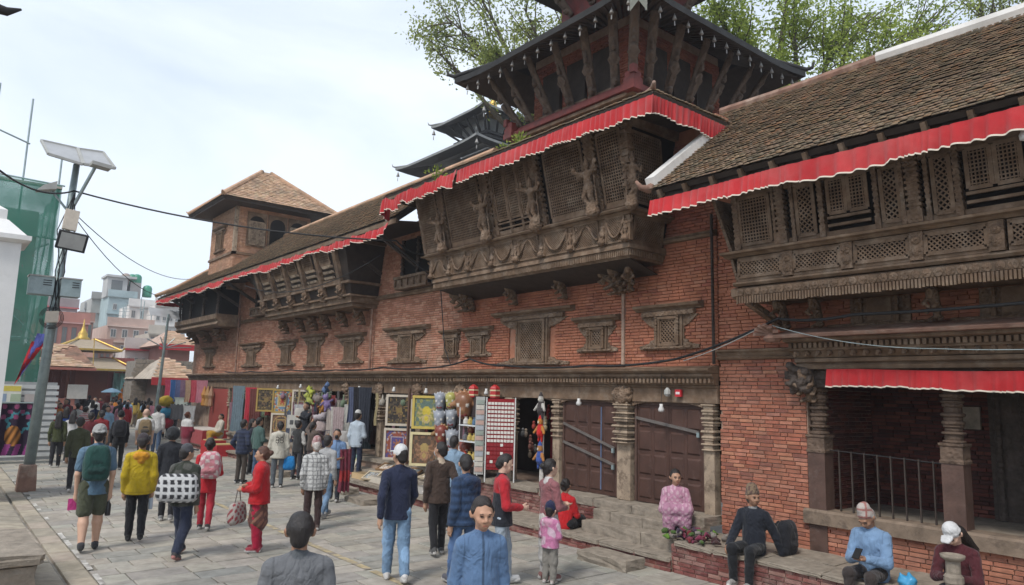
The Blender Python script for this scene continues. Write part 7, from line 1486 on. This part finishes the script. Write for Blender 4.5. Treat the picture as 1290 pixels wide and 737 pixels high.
        if hair == 'tail': chh((0, -.06, .93), (0, -.075, .82), .02, .014)
    hat = []; cx_ = lambda a, bq, r1, r2=None, g='k', sy=1, k=.01: hat.append((HD(a), HD(bq), r1*s*hs, (r1 if r2 is None else r2)*s*hs, g, sy, k))
    if cap_ in ('cap', 'backcap'):
        e = 1 if cap_ == 'cap' else -1; cx_((0, -.004, .952), (0, -.004, .962), .0545, .05, 'k', 1.14)
        for kk in (.058, .072, .086, .098): w_ = .034*math.sqrt(max(.05, 1-((kk-.05)/.06)**2)); cx_((-w_, e*kk, .953-.15*(kk-.058)), (w_, e*kk, .953-.15*(kk-.058)), .0075, None, 'k', 1, .012)
    elif cap_ == 'topi': cx_((0, -.006, .957), (0, -.014, .992), .0525, .043, 'k', 1.12); cx_((0, .01, .99), (0, -.03, 1.0), .028, .03)
    elif cap_ == 'beanie': cx_((0, -.006, .95), (0, -.012, .975), .0555, .048, 'k', 1.12); cx_((0, -.01, 1.01), (0, -.01, 1.02), .012)
    elif cap_ == 'helmet': cx_((0, -.004, .935), (0, -.004, .95), .07, .066, 'k', 1.15)
    elif cap_ == 'skullcap': cx_((0, -.006, .965), (0, -.008, .975), .05, .044, 'k', 1.12)
    if mask: cx_((0, .045, .892), (0, .05, .9), .026, .026, 'm', 1, .01)
    dr = []
    if dress is not None:
        cd = lambda a, bq, r1, r2: dr.append((a, bq, r1*s, r2*s, 'd', .82, .03))
        if pose in ('sit', 'squat'):
            for sd in 'LR': hp, kn, an, _ = J[sd]; cd(q(hp), q(kn), .07, .062); cd(q(kn), q(tuple(Vector(kn).lerp(Vector(an), .8))), .062, .058)
            kl, kr = Vector(J['L'][1]), Vector(J['R'][1]); al, ar_ = Vector(J['L'][2]), Vector(J['R'][2]); cd(q(kl), q(kr), .058, .058); cd(q(kl.lerp(al, .5)), q(kr.lerp(ar_, .5)), .056, .056); cd(q((0, .05, J['L'][0][2])), q(tuple((kl+kr)/2)), .075, .06)
        else: cd(q((0, .0, dress)), q((0, 0, .5)), .102*wide, .096); cd(q((0, 0, .5)), U((0, 0, .6)), .09, .082)
    eye = [np.array(HD((e*.0185, .055, .921))) for e in (-1, 1)]; br = [np.array(HD((e*.02, .056, .934))) for e in (-1, 1)]; mo = np.array(HD((0, .056, .8835)))
    def facecol(V_, C):
        C = C.copy()
        if v > .018: return C
        for e in eye: d = np.linalg.norm((V_-e)/np.array([1.35, 1.5, .62])/s, axis=1); C[d < .0082] = (.20, .145, .12); d = np.linalg.norm((V_-e)/np.array([.8, 1.5, .8])/s, axis=1); C[d < .0056] = (.025, .018, .016); d = np.linalg.norm((V_-e-np.array([0, 0, .006*s]))/np.array([1.5, 1.5, .28])/s, axis=1); C[d < .0068] = (.05, .03, .025)
        for e in br: d = np.linalg.norm((V_-e)/np.array([1.9, 1.6, .5])/s, axis=1); C[d < .0060] = (.05, .032, .026)
        d = np.linalg.norm((V_-mo)/np.array([1.9, 1.8, .5])/s, axis=1); C[d < .0068] = C[d < .0068]*(np.array([.8, .33, .35]) if fem else np.array([.75, .5, .5])); return C
    def garment(V_, C):
        C = C.copy(); zc = V_[:, 2]/s; f = (V_[:, 1] > .02*s) & (np.abs(V_[:, 0]) < .0045*s) & (zc > hem) & (zc < .84) & (pose not in ('sit', 'squat'))
        C[f] = C[f]*.45
        if pose not in ('sit', 'squat'):
            m_ = np.abs(zc-hem-.012) < .003; C[m_] = C[m_]*.7
        m_ = (np.abs(np.abs(V_[:, 0])-sw*s) < .0035*s) & (zc > .70+dz) & (np.abs(V_[:, 1]) < .09*s); C[m_] = C[m_]*.72; return C
    cols = {'s': skin}; tcol = {'t': top, 'a': top, 'c': collar or top, 'h': hood or top} if not isinstance(top, dict) else {**{'c': collar or top['t'], 'h': hood or top['t']}, **top}
    if far:
        allp = sk + tp + (bt if not dr else bt) + so_ + ha + dr + hat
        cols.update(tcol); cols.update({'b': bottom, 'x': shoe, 'y': soles, 'd': dressc or bottom, 'm': (.1, .1, .12)})
        # hair and hood share a letter: hair prims are renamed
        allp = [(*p_[:4], 'H', *p_[5:]) if p_ in ha else p_ for p_ in allp]; cols['H'] = hairc; cols['k'] = capc
        me = sdf_mesh(allp, v, 'person', 'cloth', cols, k=.02); o = link('person', me); o.matrix_world = M; tag(o, label, 'person', group); return o, M, hands, J
    o = link('person', sdf_mesh(sk, .0085 if near else v, 'person', 'skin', cols, k=.02, colf=facecol)); o.matrix_world = M; tag(o, label, 'person', group)
    link('top_garment', sdf_mesh(tp, v, 'top_garment', 'cloth', tcol, wob=.003 if near else .0042, colf=garment, cut=None if pose in ('sit', 'squat') else (hem-.012)*s), o)
    link('trousers' if legs == 'long' else 'shorts', sdf_mesh(bt, v, 'trousers', 'cloth', {'b': bottom}, wob=.0045), o)
    for k, sd in enumerate('LR'): link('shoe', sdf_mesh(so_[3*k:3*k+3], min(v, .014), 'shoe', 'cloth', {'x': shoe, 'y': soles}), o)
    if ha: link('hair', sdf_mesh(ha, v, 'hair', 'hair', {'h': hairc}, wob=.002), o)
    if hat: link({'cap': 'cap', 'backcap': 'cap', 'topi': 'topi_cap', 'beanie': 'beanie', 'helmet': 'helmet', 'skullcap': 'cap', None: 'face_mask'}[cap_], sdf_mesh(hat, v, 'hat', 'cloth', {'k': capc, 'm': mask or (.1, .1, .1)}), o)
    if dr: link('skirt', sdf_mesh(dr, v, 'skirt', 'cloth', {'d': dressc or bottom}, wob=.007), o)
    return o, M, hands, J
def gp(px, py, z=0.): d = cF*CAM_F + cR*(px-645) - cU*(py-368.5); return Vector((0, 0, CAM_H)) + d*((z-CAM_H)/d.z)
def hd(px, py, h): q = gp(px, py, h); return Vector((q.x, q.y, 0))
def checks(a, bq, n1, n2, w=.3):
    a, bq = np.array(a), np.array(bq)
    def f(V_):
        m1 = (np.sin(V_[:, 0]*n1+V_[:, 1]*n1*.8) > 1-2*w) | (np.sin(V_[:, 2]*n2) > 1-2*w); return np.where(m1[:, None], bq, a)
    return f
def split(fn, a, bq):
    a, bq = np.array(a), np.array(bq); return lambda V_: np.where(fn(V_)[:, None], a, bq)
def speck(a, bq, f=60, t=.3):
    a, bq = np.array(a), np.array(bq); return lambda V_: np.where((np.sin(V_[:, 0]*f)*np.sin(V_[:, 2]*f*.9+V_[:, 1]*f) > t)[:, None], bq, a)
def carried(name, label, cat, M, loc, mesh, group=None, rot=None):
    o = link(name, mesh); o.matrix_world = M @ Matrix.Translation(loc) @ (Matrix.Rotation(rot, 4, 'Z') if rot else Matrix()); return tag(o, label, cat, group)
def pack_mesh(c, c2, w=.30, h=.44, d=.17, v=.014, fn=None):
    P = [cap((-w*(.28-.07*max(0, t)), 0, h*.36*t), (w*(.28-.07*max(0, t)), 0, h*.36*t), d*(.5-.06*abs(t)), None, 'a', 1, .05) for t in (-1, -.6, -.2, .2, .6, 1)] + [ cap((-w*.2, -d*.4, -h*.2), (w*.2, -d*.4, -h*.2), d*.25, None, 'b'), cap((-w*.15, -d*.3, h*.05), (w*.15, -d*.3, h*.05), d*.22, None, 'b')]
    for e in (-1, 1): P += [cap((e*w*.26, d*.35, h*.38), (e*w*.3, d*.9, h*.42), .018, None, 'b'), cap((e*w*.3, d*.9, h*.42), (e*w*.34, d*1.5, h*.1), .018, None, 'b')]
    return sdf_mesh(P, v, 'backpack', 'cloth', {'a': fn or c, 'b': c2}, k=.03, wob=.003)
def bag_mesh(c, w=.3, h=.28, d=.12, v=.013, strap=.3, fn=None):
    P = [cap((-w*.36, 0, h*.34*t), (w*.36, 0, h*.34*t), d*(.46-.1*t), None, 'a', 1, .05) for t in (-1, -.6, -.2, .2, .6, 1)] + [ cap((-w*.3, 0, h*.3), (-w*.1, 0, h*.3+strap), .012, None, 'b', 1, .005), cap((w*.3, 0, h*.3), (w*.1, 0, h*.3+strap), .012, None, 'b', 1, .005), cap((-w*.1, 0, h*.3+strap), (w*.1, 0, h*.3+strap), .012, None, 'b', 1, .005)]
    return sdf_mesh(P, v, 'bag', 'cloth', {'a': fn or c, 'b': tuple(q*.5 for q in c)}, k=.03)
def bottle(name, label, loc, c, h=.22, r_=.032, capc=(.3, .3, .3)):
    mb = MB(); mb.lathe((0, 0, 0), [(r_*.9, 0), (r_, .01), (r_, h*.7), (r_*.45, h*.85), (r_*.45, h*.9)], 10, c); mb.lathe((0, 0, h*.9), [(r_*.5, 0), (r_*.5, h*.1)], 8, capc); o = mb.build(name, 'attr_gloss', None, True, loc=loc); return tag(o, label, 'bottle', 'drink bottles')
JEAN, JEANL, DK, NAVY = (.075, .12, .20), (.20, .30, .42), (.018, .018, .021), (.018, .024, .055)
denim = lambda a: speck(a, tuple(q*1.5 for q in a), 9, .35)
# --- nearest figures
o, M, H_, J = person('man in navy track jacket with white shoulder stripe, white cap and faded jeans', gp(497, 733), 1.79, 22, 'walk', ('back', 'fwd'), {'t': NAVY, 'a': split(lambda V_: (V_[:, 1] > -.0) & (V_[:, 2] > 1.08) & (V_[:, 0] < -.2), (.6, .6, .62), NAVY)}, denim((.17, .27, .40)), (.62, .6, .58), cap_='cap', capc=(.66, .66, .66), walk=.55, look=25, wide=1.12, bulk=1.06)
o, M, H_, J = person('man in brown jacket with cream collar and black trousers wearing a face mask', hd(556, 557, 1.74), 1.74, 18, 'walk', ('down', 'back'), (.065, .042, .032), DK, (.08, .08, .08), collar=(.50, .40, .30), walk=-.35, bulk=1.1, mask=(.55, .56, .58), look=30)
person('man in light blue shirt mostly hidden behind the brown jacket', hd(573, 549, 1.72), 1.72, 40, 'stand', ('down', 'down'), (.25, .36, .48), JEAN, hair='short', look=-20)
puff = lambda a: (lambda V_: np.array(a)*(1+.35*np.sin(V_[:, 2]*62))[:, None])
person('man in dark blue quilted puffer jacket and blue jeans', hd(588, 573, 1.70), 1.70, -5, 'walk', ('down', 'carry'), puff((.028, .055, .115)), denim((.06, .11, .22)), (.1, .1, .12), bulk=1.22, walk=.5, hood=(.028, .052, .11), look=-35, nod=12)
person('woman in blue fleece jacket with tied back hair walking towards the camera', hd(608, 627, 1.70), 1.70, 205, 'walk', ('down', 'down'), (.11, .19, .33), (.05, .07, .12), (.1, .1, .1), hair='bun', fem=True, skin=(.44, .25, .165), bulk=1.1, look=5, nod=4, collar=(.10, .17, .30), v=.0095, hairc=(.014, .010, .009))
o, M, H_, J = person('man in red and black jacket and pale jeans looking down to the right', hd(634, 572, 1.72), 1.72, 120, 'walk', ('down', 'front'), {'t': split(lambda V_: V_[:, 2] > 1.22, (.46, .02, .03), (.02, .022, .03)), 'a': split(lambda V_: V_[:, 2] > .0, (.46, .02, .03), (.02, .02, .03)), 'c': (.02, .02, .025)}, denim((.36, .42, .48)), (.5, .5, .5), nod=22, bulk=1.12, walk=.4, skin=SKIN_L, collar=(.02, .02, .025))
o, M, H_, J = person('woman in mauve cardigan over a long white dress holding the child', gp(690, 731), 1.63, 98, 'stand', ('fold', 'front'), (.28, .11, .12), (.5, .48, .46), (.25, .12, .11), hair='bun', fem=True, hem=.36, bulk=1.1, dress=.2, dressc=(.58, .56, .53), skin=SKIN_L, nod=6, collar=(.6, .58, .56), wide=.95)
person('small child in pink jacket, navy bobble hat and grey trousers', gp(692, 735), 1.02, 75, 'stand', ('front', 'front'), speck((.55, .20, .36), (.62, .45, .54), 26, .2), (.24, .225, .20), (.5, .42, .4), cap_='beanie', capc=(.02, .025, .07), bulk=1.35, wide=1.35, hood=(.6, .3, .42), skin=SKIN_L, look=10)
person('woman in bright red top and black skirt seated on the low ledge, seen from behind', (8.98, 9.45, -.0), 1.6, 70, 'sit', ('lap', 'lap'), (.55, .015, .02), DK, hair='bun', fem=True, seat=.22, dress=.2, dressc=(.016, .016, .018), bulk=1.08, nod=10)
person('man in grey jacket seen from behind at the bottom edge', hd(380, 646, 1.70), 1.70, 22, 'stand', ('down', 'down'), (.15, .155, .165), (.05, .05, .055), bulk=1.2, collar=(.10, .11, .12), look=-4, v=.0095, skin=SKIN_D)
# --- seated on the ledge and steps
person('woman in pink patterned sari seated on the steps before the right door', (9.40, 7.36, .0), 1.62, 228, 'squat', ('fold', 'fold'), speck((.50, .25, .35), (.60, .40, .47), 70, .25), (.48, .25, .34), (.3, .2, .18), hair='bun', fem=True, seat=.56, dress=.2, dressc=speck((.46, .23, .33), (.60, .40, .47), 60, .35), bulk=1.28, look=14, nod=-2, skin=SKIN)
o, M, H_, J = person('man in black jacket and patterned cap seated on the brick ledge', (9.08, 5.78, 0), 1.68, 262, 'sit', ('prop', 'knee'), (.014, .017, .026), (.012, .013, .016), (.35, .33, .31), cap_='topi', capc=speck((.20, .14, .09), (.10, .06, .05), 90, .1), seat=.45, bulk=1.12, look=55, hairc=(.08, .08, .08), skin=SKIN_D, collar=(.3, .3, .3))
o, M, H_, J = person('man in light blue jacket and pale striped cap seated on the ledge', (9.06, 4.15, 0), 1.66, 268, 'sit', ('phone', 'phone'), (.20, .32, .50), (.045, .035, .032), (.1, .1, .1), cap_='topi', capc=checks((.50, .44, .40), (.38, .16, .14), 50, 70, .18), seat=.45, bulk=1.2, lean=8, nod=38, look=-14, skin=SKIN_D, hairc=(.3, .3, .3), collar=(.16, .26, .42)); PH = {'blue': (M, H_)}
o, M, H_, J = person('woman in maroon jacket and white cap seated at the lower right', (9.05, 3.22, 0), 1.6, 262, 'sit', ('phone', 'phone'), (.085, .018, .024), (.03, .03, .035), cap_='cap', capc=(.68, .68, .68), hair='loose', seat=.45, lean=10, nod=42, look=-20, bulk=1.05, skin=SKIN_L); PH['maroon'] = (M, H_)
# --- left foreground
o, M, H_, J = person('tall tourist in blue t-shirt and olive shorts walking away with a green backpack', gp(110, 694), 1.88, 8, 'walk', ('down', 'down'), (.105, .18, .255), (.075, .082, .05), (.05, .05, .055), sleeves='short', legs='short', cap_='backcap', capc=(.33, .33, .32), skin=(.55, .34, .24), walk=-.42, hem=.46, wide=1.1, soles=(.05, .05, .05))
carried('backpack', 'dark green backpack worn by the tourist in blue', 'backpack', M, (0, -.25, 1.33), pack_mesh((.018, .07, .06), (.012, .045, .04), .32, .5, .2), 'backpacks')
p_ = M @ Vector(H_[1][0]); bottle('water_flask', 'black flask carried by the tourist in blue', (p_.x, p_.y, p_.z-.26), (.015, .015, .016), .24, .04)
p_ = M @ Vector(H_[0][0]); mb = MB(); mb.box(-.07, .07, -.01, .01, -.17, 0, (.62, .06, .26)); tag(mb.build('pink_tag', 'cloth', None, loc=(p_.x-.03, p_.y, p_.z+.02)), 'bright pink pouch hanging beside the tourist in blue', 'pouch')
o, M, H_, J = person('person in yellow hooded jacket with orange hood lining and black trousers', gp(168, 682), 1.71, 12, 'walk', ('down', 'down'), (.52, .37, .015), (.018, .018, .022), (.03, .03, .03), cap_='cap', capc=(.05, .04, .045), hood=(.62, .28, .02), walk=.3, bulk=1.2, wide=1.05, hem=.45, soles=(.06, .06, .06))
p_ = M @ Vector(H_[1][0]); bottle('water_bottle', 'clear water bottle carried by the person in yellow', (p_.x, p_.y, p_.z-.2), (.45, .52, .6), .24, .034, (.1, .2, .5))
person('person in black jacket wearing a dark motorcycle helmet', gp(208, 657), 1.72, 18, 'walk', ('down', 'down'), (.018, .02, .026), (.016, .016, .02), (.2, .2, .2), cap_='helmet', capc=(.025, .027, .03), walk=.35, bulk=1.16)
camo = speck((.035, .04, .03), (.085, .085, .075), 24, .1)
o, M, H_, J = person('person in camouflage jacket and grey cap striding with a checked bag slung behind', gp(224, 702), 1.64, 40, 'walk', ('front', 'down'), camo, (.025, .032, .06), (.06, .055, .055), cap_='cap', capc=(.07, .07, .08), walk=.75, bulk=1.2, wide=1.2, look=-30, soles=(.45, .2, .18))
carried('checked_bag', 'black and white checked bag slung on the camouflage jacket', 'bag', M, (.02, -.24, 1.05), bag_mesh((.3, .3, .3), .52, .34, .2, .013, .02, checks((.03, .03, .035), (.55, .55, .55), 62, 62, .36)), None, .12)
o, M, H_, J = person('woman in red top with a pink child carrier, half hidden by the checked bag', gp(256, 668), 1.6, 25, 'walk', ('down', 'front'), (.50, .02, .03), (.45, .03, .05), (.06, .05, .05), hair='bun', walk=.4, hem=.42)
carried('backpack', 'pink and white patterned bag behind the woman in red', 'backpack', M, (.06, -.22, 1.15), pack_mesh((.55, .25, .28), (.5, .2, .22), .3, .42, .2, .014, speck((.55, .22, .26), (.6, .5, .48), 40, .1)), 'backpacks')
o, M, H_, J = person('woman in red shawl, dark printed tunic and crimson trousers facing left', gp(322, 695), 1.60, -62, 'stand', ('front', 'fold'), (.50, .012, .018), (.42, .012, .045), (.35, .05, .07), hair='bun', hairc=(.06, .025, .015), dress=.3, dressc=speck((.12, .05, .04), (.26, .12, .08), 50, .2), bulk=1.35, wide=1.15, soles=(.6, .58, .55), skin=SKIN)
p_ = M @ Vector(H_[0][0]); carried('handbag', 'floral handbag carried by the woman in the red shawl', 'bag', Matrix.Translation((p_.x, p_.y, p_.z-.34)) @ Matrix.Rotation(R(40), 4, 'Z'), (0, 0, 0), bag_mesh((.4, .36, .33), .32, .3, .14, .013, .24, speck((.45, .40, .36), (.30, .06, .07), 55, .2)))
o, M, H_, J = person('man in white checked shirt and pink patterned cap seen from behind', gp(392, 668), 1.62, 24, 'stand', ('down', 'down'), checks((.58, .58, .56), (.25, .25, .25), 85, 85, .12), (.05, .028, .026), (.1, .07, .06), cap_='topi', capc=checks((.52, .36, .35), (.40, .2, .2), 60, 80, .2), bulk=1.16, hem=.45, hairc=(.4, .4, .4), skin=SKIN_D, look=10)
person('man in jeans mostly hidden behind the checked shirt', gp(408, 652), 1.6, 60, 'walk', ('down', 'down'), (.4, .4, .4), denim((.14, .22, .33)), (.4, .4, .4), walk=.6)
# --- in front of the shops
o, M, H_, J = person('man in light blue shirt and dark trousers wearing a mask, carrying folded clothes', gp(420, 632), 1.62, 214, 'walk', ('front', 'down'), (.17, .27, .45), (.022, .025, .035), (.03, .03, .03), sleeves='short', mask=(.02, .02, .025), walk=.2, skin=SKIN_D)
p_ = M @ Vector((-.24, .08, 1.0)); scarf('maroon and red clothes draped over the arm of the blue shirted man', p_.x, p_.y, 1.18, .3, .95, (.18, .03, .05), (.35, .03, .03), 2, 0, 3, 'carried clothes', 'folded_clothes', 9)
o, M, H_, J = person('person in cream hooded sweatshirt with dark lettering on the back', gp(348, 614), 1.66, 20, 'stand', ('front', 'down'), (.56, .53, .45), (.11, .125, .14), (.03, .03, .03), hood=(.55, .52, .44), bulk=1.25, hem=.45)
for e in (-1, 1):
    mb = MB()
    for z in (-.035, .035): mb.tube([(.038*math.cos(2*math.pi*i/12), 0, z+.038*math.sin(2*math.pi*i/12)) for i in range(13)], .008, 5)
    bx_ = mb.build('back_print', 'black', o); bx_.location = (e*.055, -.172, 1.2)
carried('plastic_bag', 'bright blue plastic bag hanging beside the cream sweatshirt', 'bag', M, (.26, .02, .62), bag_mesh((.02, .22, .55), .24, .34, .14, .016, .12))
person('man in teal green jacket and jeans standing at the painting stall', gp(322, 600), 1.66, 75, 'stand', ('down', 'front'), (.075, .135, .12), JEAN, (.1, .1, .1), bulk=1.12)
person('man in navy puffer jacket and brown trousers at the left of the shoppers', gp(302, 609), 1.66, 62, 'stand', ('pocket', 'pocket'), puff((.022, .03, .06)), (.065, .05, .04), (.03, .03, .03), bulk=1.2)
person('woman in dark jacket between the navy puffer and the teal jacket', gp(314, 598), 1.6, 120, 'stand', ('down', 'down'), (.03, .035, .05), DK, hair='long', skin=SKIN_L)
person('person in dark vest with white sleeves beside the cream sweatshirt', gp(372, 604), 1.62, 60, 'stand', ('reach', 'front'), {'t': (.04, .04, .04), 'a': (.55, .53, .5)}, (.05, .05, .06), hair='short')
person('vendor woman in brown shawl reaching towards the bags', gp(391, 600), 1.56, 70, 'stand', ('up', 'reach'), (.12, .09, .075), (.1, .06, .07), hair='tail', bulk=1.25, dress=.2, dressc=(.12, .08, .08))
person('vendor in black jacket standing under the hanging bags', (9.25, 21.4, .44), 1.66, 250, 'stand', ('reach', 'down'), (.02, .022, .03), DK, hair='short')
person('man in pale shirt, white skullcap and navy track trousers on the shop steps', (9.15, 17.75, .24), 1.72, 60, 'stand', ('down', 'front'), (.46, .53, .60), (.022, .03, .06), (.45, .12, .12), cap_='skullcap', capc=(.62, .62, .6), hem=.46, bulk=1.06)
person('robed person in cream shawl and ochre robe seated by the draped table', (9.15, 29.2, 0), 1.6, 265, 'sit', ('lap', 'lap'), (.55, .50, .42), (.42, .22, .03), seat=.6, dress=.2, dressc=(.45, .25, .03), bulk=1.35)
person('woman in maroon robe with white shawl at the far stall', gp(232, 578), 1.6, 60, 'stand', ('front', 'front'), split(lambda V_: V_[:, 2] > 1.12, (.6, .58, .56), (.2, .02, .04)), (.25, .08, .1), hair='bun', hairc=(.10, .035, .02), dress=.12, dressc=(.26, .09, .11), bulk=1.3)
# --- middle distance
mid = [('man in olive green jacket and black trousers walking away on the left', (92, 620), 1.72, 10, (.055, .06, .03), DK, 'short', None, None, .4), ('woman with long black hair in dark top and black trousers on the left', (68, 589), 1.64, 15, (.05, .06, .02), DK, 'loose', None, None, .2),
       ('woman in white shirt beside the long haired woman', (86, 584), 1.62, 20, (.58, .57, .56), (.03, .03, .03), 'long', None, None, .3), ('person in red jacket and grey trousers beside the pole', (58, 563), 1.55, 12, (.5, .03, .04), (.2, .2, .22), 'long', None, None, .4),
       ('man in maroon t-shirt in front of the hooded walker', (122, 585), 1.66, 20, (.22, .02, .025), DK, 'short', None, None, .3), ('person in maroon top beside the olive jacket', (108, 592), 1.66, 25, (.13, .02, .025), (.03, .03, .035), 'short', None, None, .2),
       ('person in black hooded jacket with dark backpack', (146, 592), 1.7, 12, (.015, .015, .018), (.02, .02, .022), 'none', 'beanie', (.015, .015, .017), .4), ('bald man in white t-shirt with tan backpack', (178, 590), 1.78, 12, (.60, .59, .57), (.03, .03, .035), 'none', None, None, .4),
       ('person in royal blue jacket left of the maroon shirts', (78, 572), 1.64, 15, (.03, .08, .32), (.1, .1, .12), 'long', None, None, .3), ('man in dark suit jacket walking towards the camera by the stone wall', (207, 553), 1.7, 200, (.06, .07, .09), (.03, .035, .05), 'short', None, None, .4),
       ('woman in mustard dress with long hair among the walkers', (127, 558), 1.62, 15, (.36, .26, .08), (.35, .26, .1), 'loose', None, None, .2), ('woman in rose pink dress in the far crowd', (157, 548), 1.62, 15, (.55, .15, .22), (.5, .16, .2), 'long', None, None, .2),
       ('person in black jacket beside the pink dress', (146, 547), 1.66, 15, (.02, .02, .022), DK, 'short', None, None, .3), ('man in striped red and white top', (103, 567), 1.62, 15, checks((.55, .5, .48), (.4, .06, .08), 1, 90, .45), (.06, .06, .08), 'short', None, None, .2),
       ('man in beige jacket by the stone wall', (203, 543), 1.7, 190, (.42, .36, .26), (.3, .27, .22), 'short', None, None, .3), ('man in dark brown jacket with red collar by the stone wall', (218, 546), 1.72, 170, (.04, .03, .03), (.05, .05, .06), 'short', None, None, .2)]
for lb, p2_, h_, fc, tpc, bc, hr_, cp, cpc, wk in mid:
    o, M, H_, J = person(lb, gp(*p2_), h_, fc, 'walk', ('down', 'down'), tpc, bc, hair=hr_, cap_=cp, capc=cpc or (.1, .1, .1), walk=wk*random.choice((-1, 1)), v=.02, skin=SKIN_L if 'bald' in lb else SKIN, sleeves='short' if 't-shirt' in lb else 'long')
    if 'backpack' in lb: carried('backpack', ('tan backpack worn by the bald man in white' if 'tan' in lb else 'dark backpack worn by the black hooded walker'), 'backpack', M, (0, -.22, 1.22), pack_mesh(*(((.25, .18, .10), (.08, .07, .06)) if 'tan' in lb else ((.02, .02, .025), (.01, .01, .012))), .3, .46, .2, .018), 'backpacks')
# --- far crowd
tops = [('red', (.45, .03, .04)), ('white', (.58, .57, .55)), ('black', (.02, .02, .024)), ('navy', (.02, .03, .08)), ('sky blue', (.22, .36, .5)), ('pink', (.5, .22, .28)), ('maroon', (.18, .02, .03)), ('grey', (.2, .2, .21)), ('green', (.06, .13, .06)), ('mustard', (.4, .28, .06)), ('lilac', (.35, .28, .42)), ('orange', (.55, .2, .04))]
bots = [('black trousers', DK), ('blue jeans', JEAN), ('tan trousers', (.28, .22, .15)), ('grey trousers', (.15, .15, .16))]
rc = random.Random(31); combos = [(t, b_) for t in tops for b_ in bots]; rc.shuffle(combos); k = 0
for i in range(46):
    px = rc.uniform(66, 200); py = rc.uniform(528, 552) if i > 12 else rc.uniform(545, 572)
    g_ = gp(px, py)
    if g_.x > 8.6 and g_.y < 38: continue
    (tn, tc_), (bn, bc) = combos[k % len(combos)]; k += 1
    person('distant walker in %s top and %s in the far crowd' % (tn, bn), g_, rc.uniform(1.5, 1.76), rc.choice((10, 15, 20, 190, 200)), 'walk', ('down', 'down'), tc_, bc, hair=rc.choice(('short', 'short', 'long', 'loose')), walk=rc.choice((-.5, .4, .2, -.3)), group='far crowd of walkers', v=.032)
# --- small things by the seated people
gd = thing('vegetable_heap', 'heap of bundled greens and colourful goods beside the pink sari', 'goods', (9.1, 6.72, .45)); cl = [(.12, .22, .05), (.22, .42, .06), (.3, .03, .04), (.12, .06, .06), (.45, .4, .35), (.08, .05, .1), (.35, .06, .12)]
cl = [tuple(q*.55 for q in c) for c in cl]
for i in range(60):
    x, y = random.uniform(-.25, .3), random.uniform(-.35, .55); z = random.uniform(.01, .12); mb = MB(); a = random.uniform(0, 6.28); mb.tube([(x, y, z), (x+.06*math.cos(a), y+.06*math.sin(a), z+random.uniform(.0, .05)), (x+.12*math.cos(a+.5), y+.12*math.sin(a+.5), z+random.uniform(-.01, .04))], [random.uniform(.015, .035), random.uniform(.025, .05), .012], 6, random.choice(cl)); mb.build('bundle', 'cloth', gd, True)
bl = thing('black_backpack', 'black backpack on the ledge behind the man in black', 'backpack', (9.45, 5.5, .45), 'backpacks'); link('body', pack_mesh((.014, .015, .02), (.01, .01, .012), .3, .42, .2), bl, loc=(0, 0, .22))
P = [cap((0, 0, .06), (0, .05, .08), .08, .07), cap((0, -.03, .1), (.02, 0, .17), .06, .02), cap((.0, .06, .1), (-.02, .08, .16), .04, .015)]
tag(link('plastic_bag', sdf_mesh(P, .012, 'plastic_bag', 'attr_gloss', {'w': (.05, .28, .50)}, wob=.006), loc=(8.95, 3.72, .45)), 'crumpled light blue plastic bag on the ledge beside the seated man', 'bag')
bo = thing('stone_bollard', 'short carved stone post with worn dish top at the lower right', 'bollard', (8.6, 3.12, 0)); mb = MB(); mb.lathe((0, 0, 0), [(.1, 0), (.1, .3), (.08, .32), (.08, .68), (.095, .7), (.095, .76), (.07, .79), (.07, .92)], 10); mb.build('shaft', 'stone', bo); mb = MB(); mb.lathe((0, 0, .92), [(.075, 0), (.115, .03), (.12, .06), (.10, .065), (.09, .05)], 14); mb.build('dish', 'stone', bo, True)
for nm_, (M, H_) in PH.items():
    a, c_ = M @ Vector(H_[0][0]), M @ Vector(H_[1][0]); q = (a+c_)/2; mb = MB(); mb.box(-.005, .005, -.04, .04, -.075, .075); o = mb.build('phone', 'black', None, loc=(q.x-.03, q.y, q.z+.05)); o.rotation_euler = (0, R(50), 0); tag(o, 'dark phone held by the seated person in '+nm_, 'phone', 'phones')
# ================================================================ hazy air
mb = MB(); mb.box(-640, 640, -640, 940, -1.2, 24); hz = mb.build('haze', 'cloth'); hz.data.materials.clear(); hz['kind'] = 'stuff'; hz['label'] = 'thin pale haze over the square'
hm = bpy.data.materials.new('haze'); hm.use_nodes = True; t = hm.node_tree; t.nodes.clear(); ho = N(t, 'ShaderNodeOutputMaterial'); pv_ = N(t, 'ShaderNodeVolumePrincipled'); pv_.inputs['Density'].default_value = .0010; pv_.inputs['Color'].default_value = (.90, .93, 1, 1); pv_.inputs['Anisotropy'].default_value = .2
t.links.new(pv_.outputs[0], ho.inputs['Volume']); hz.data.materials.append(hm)
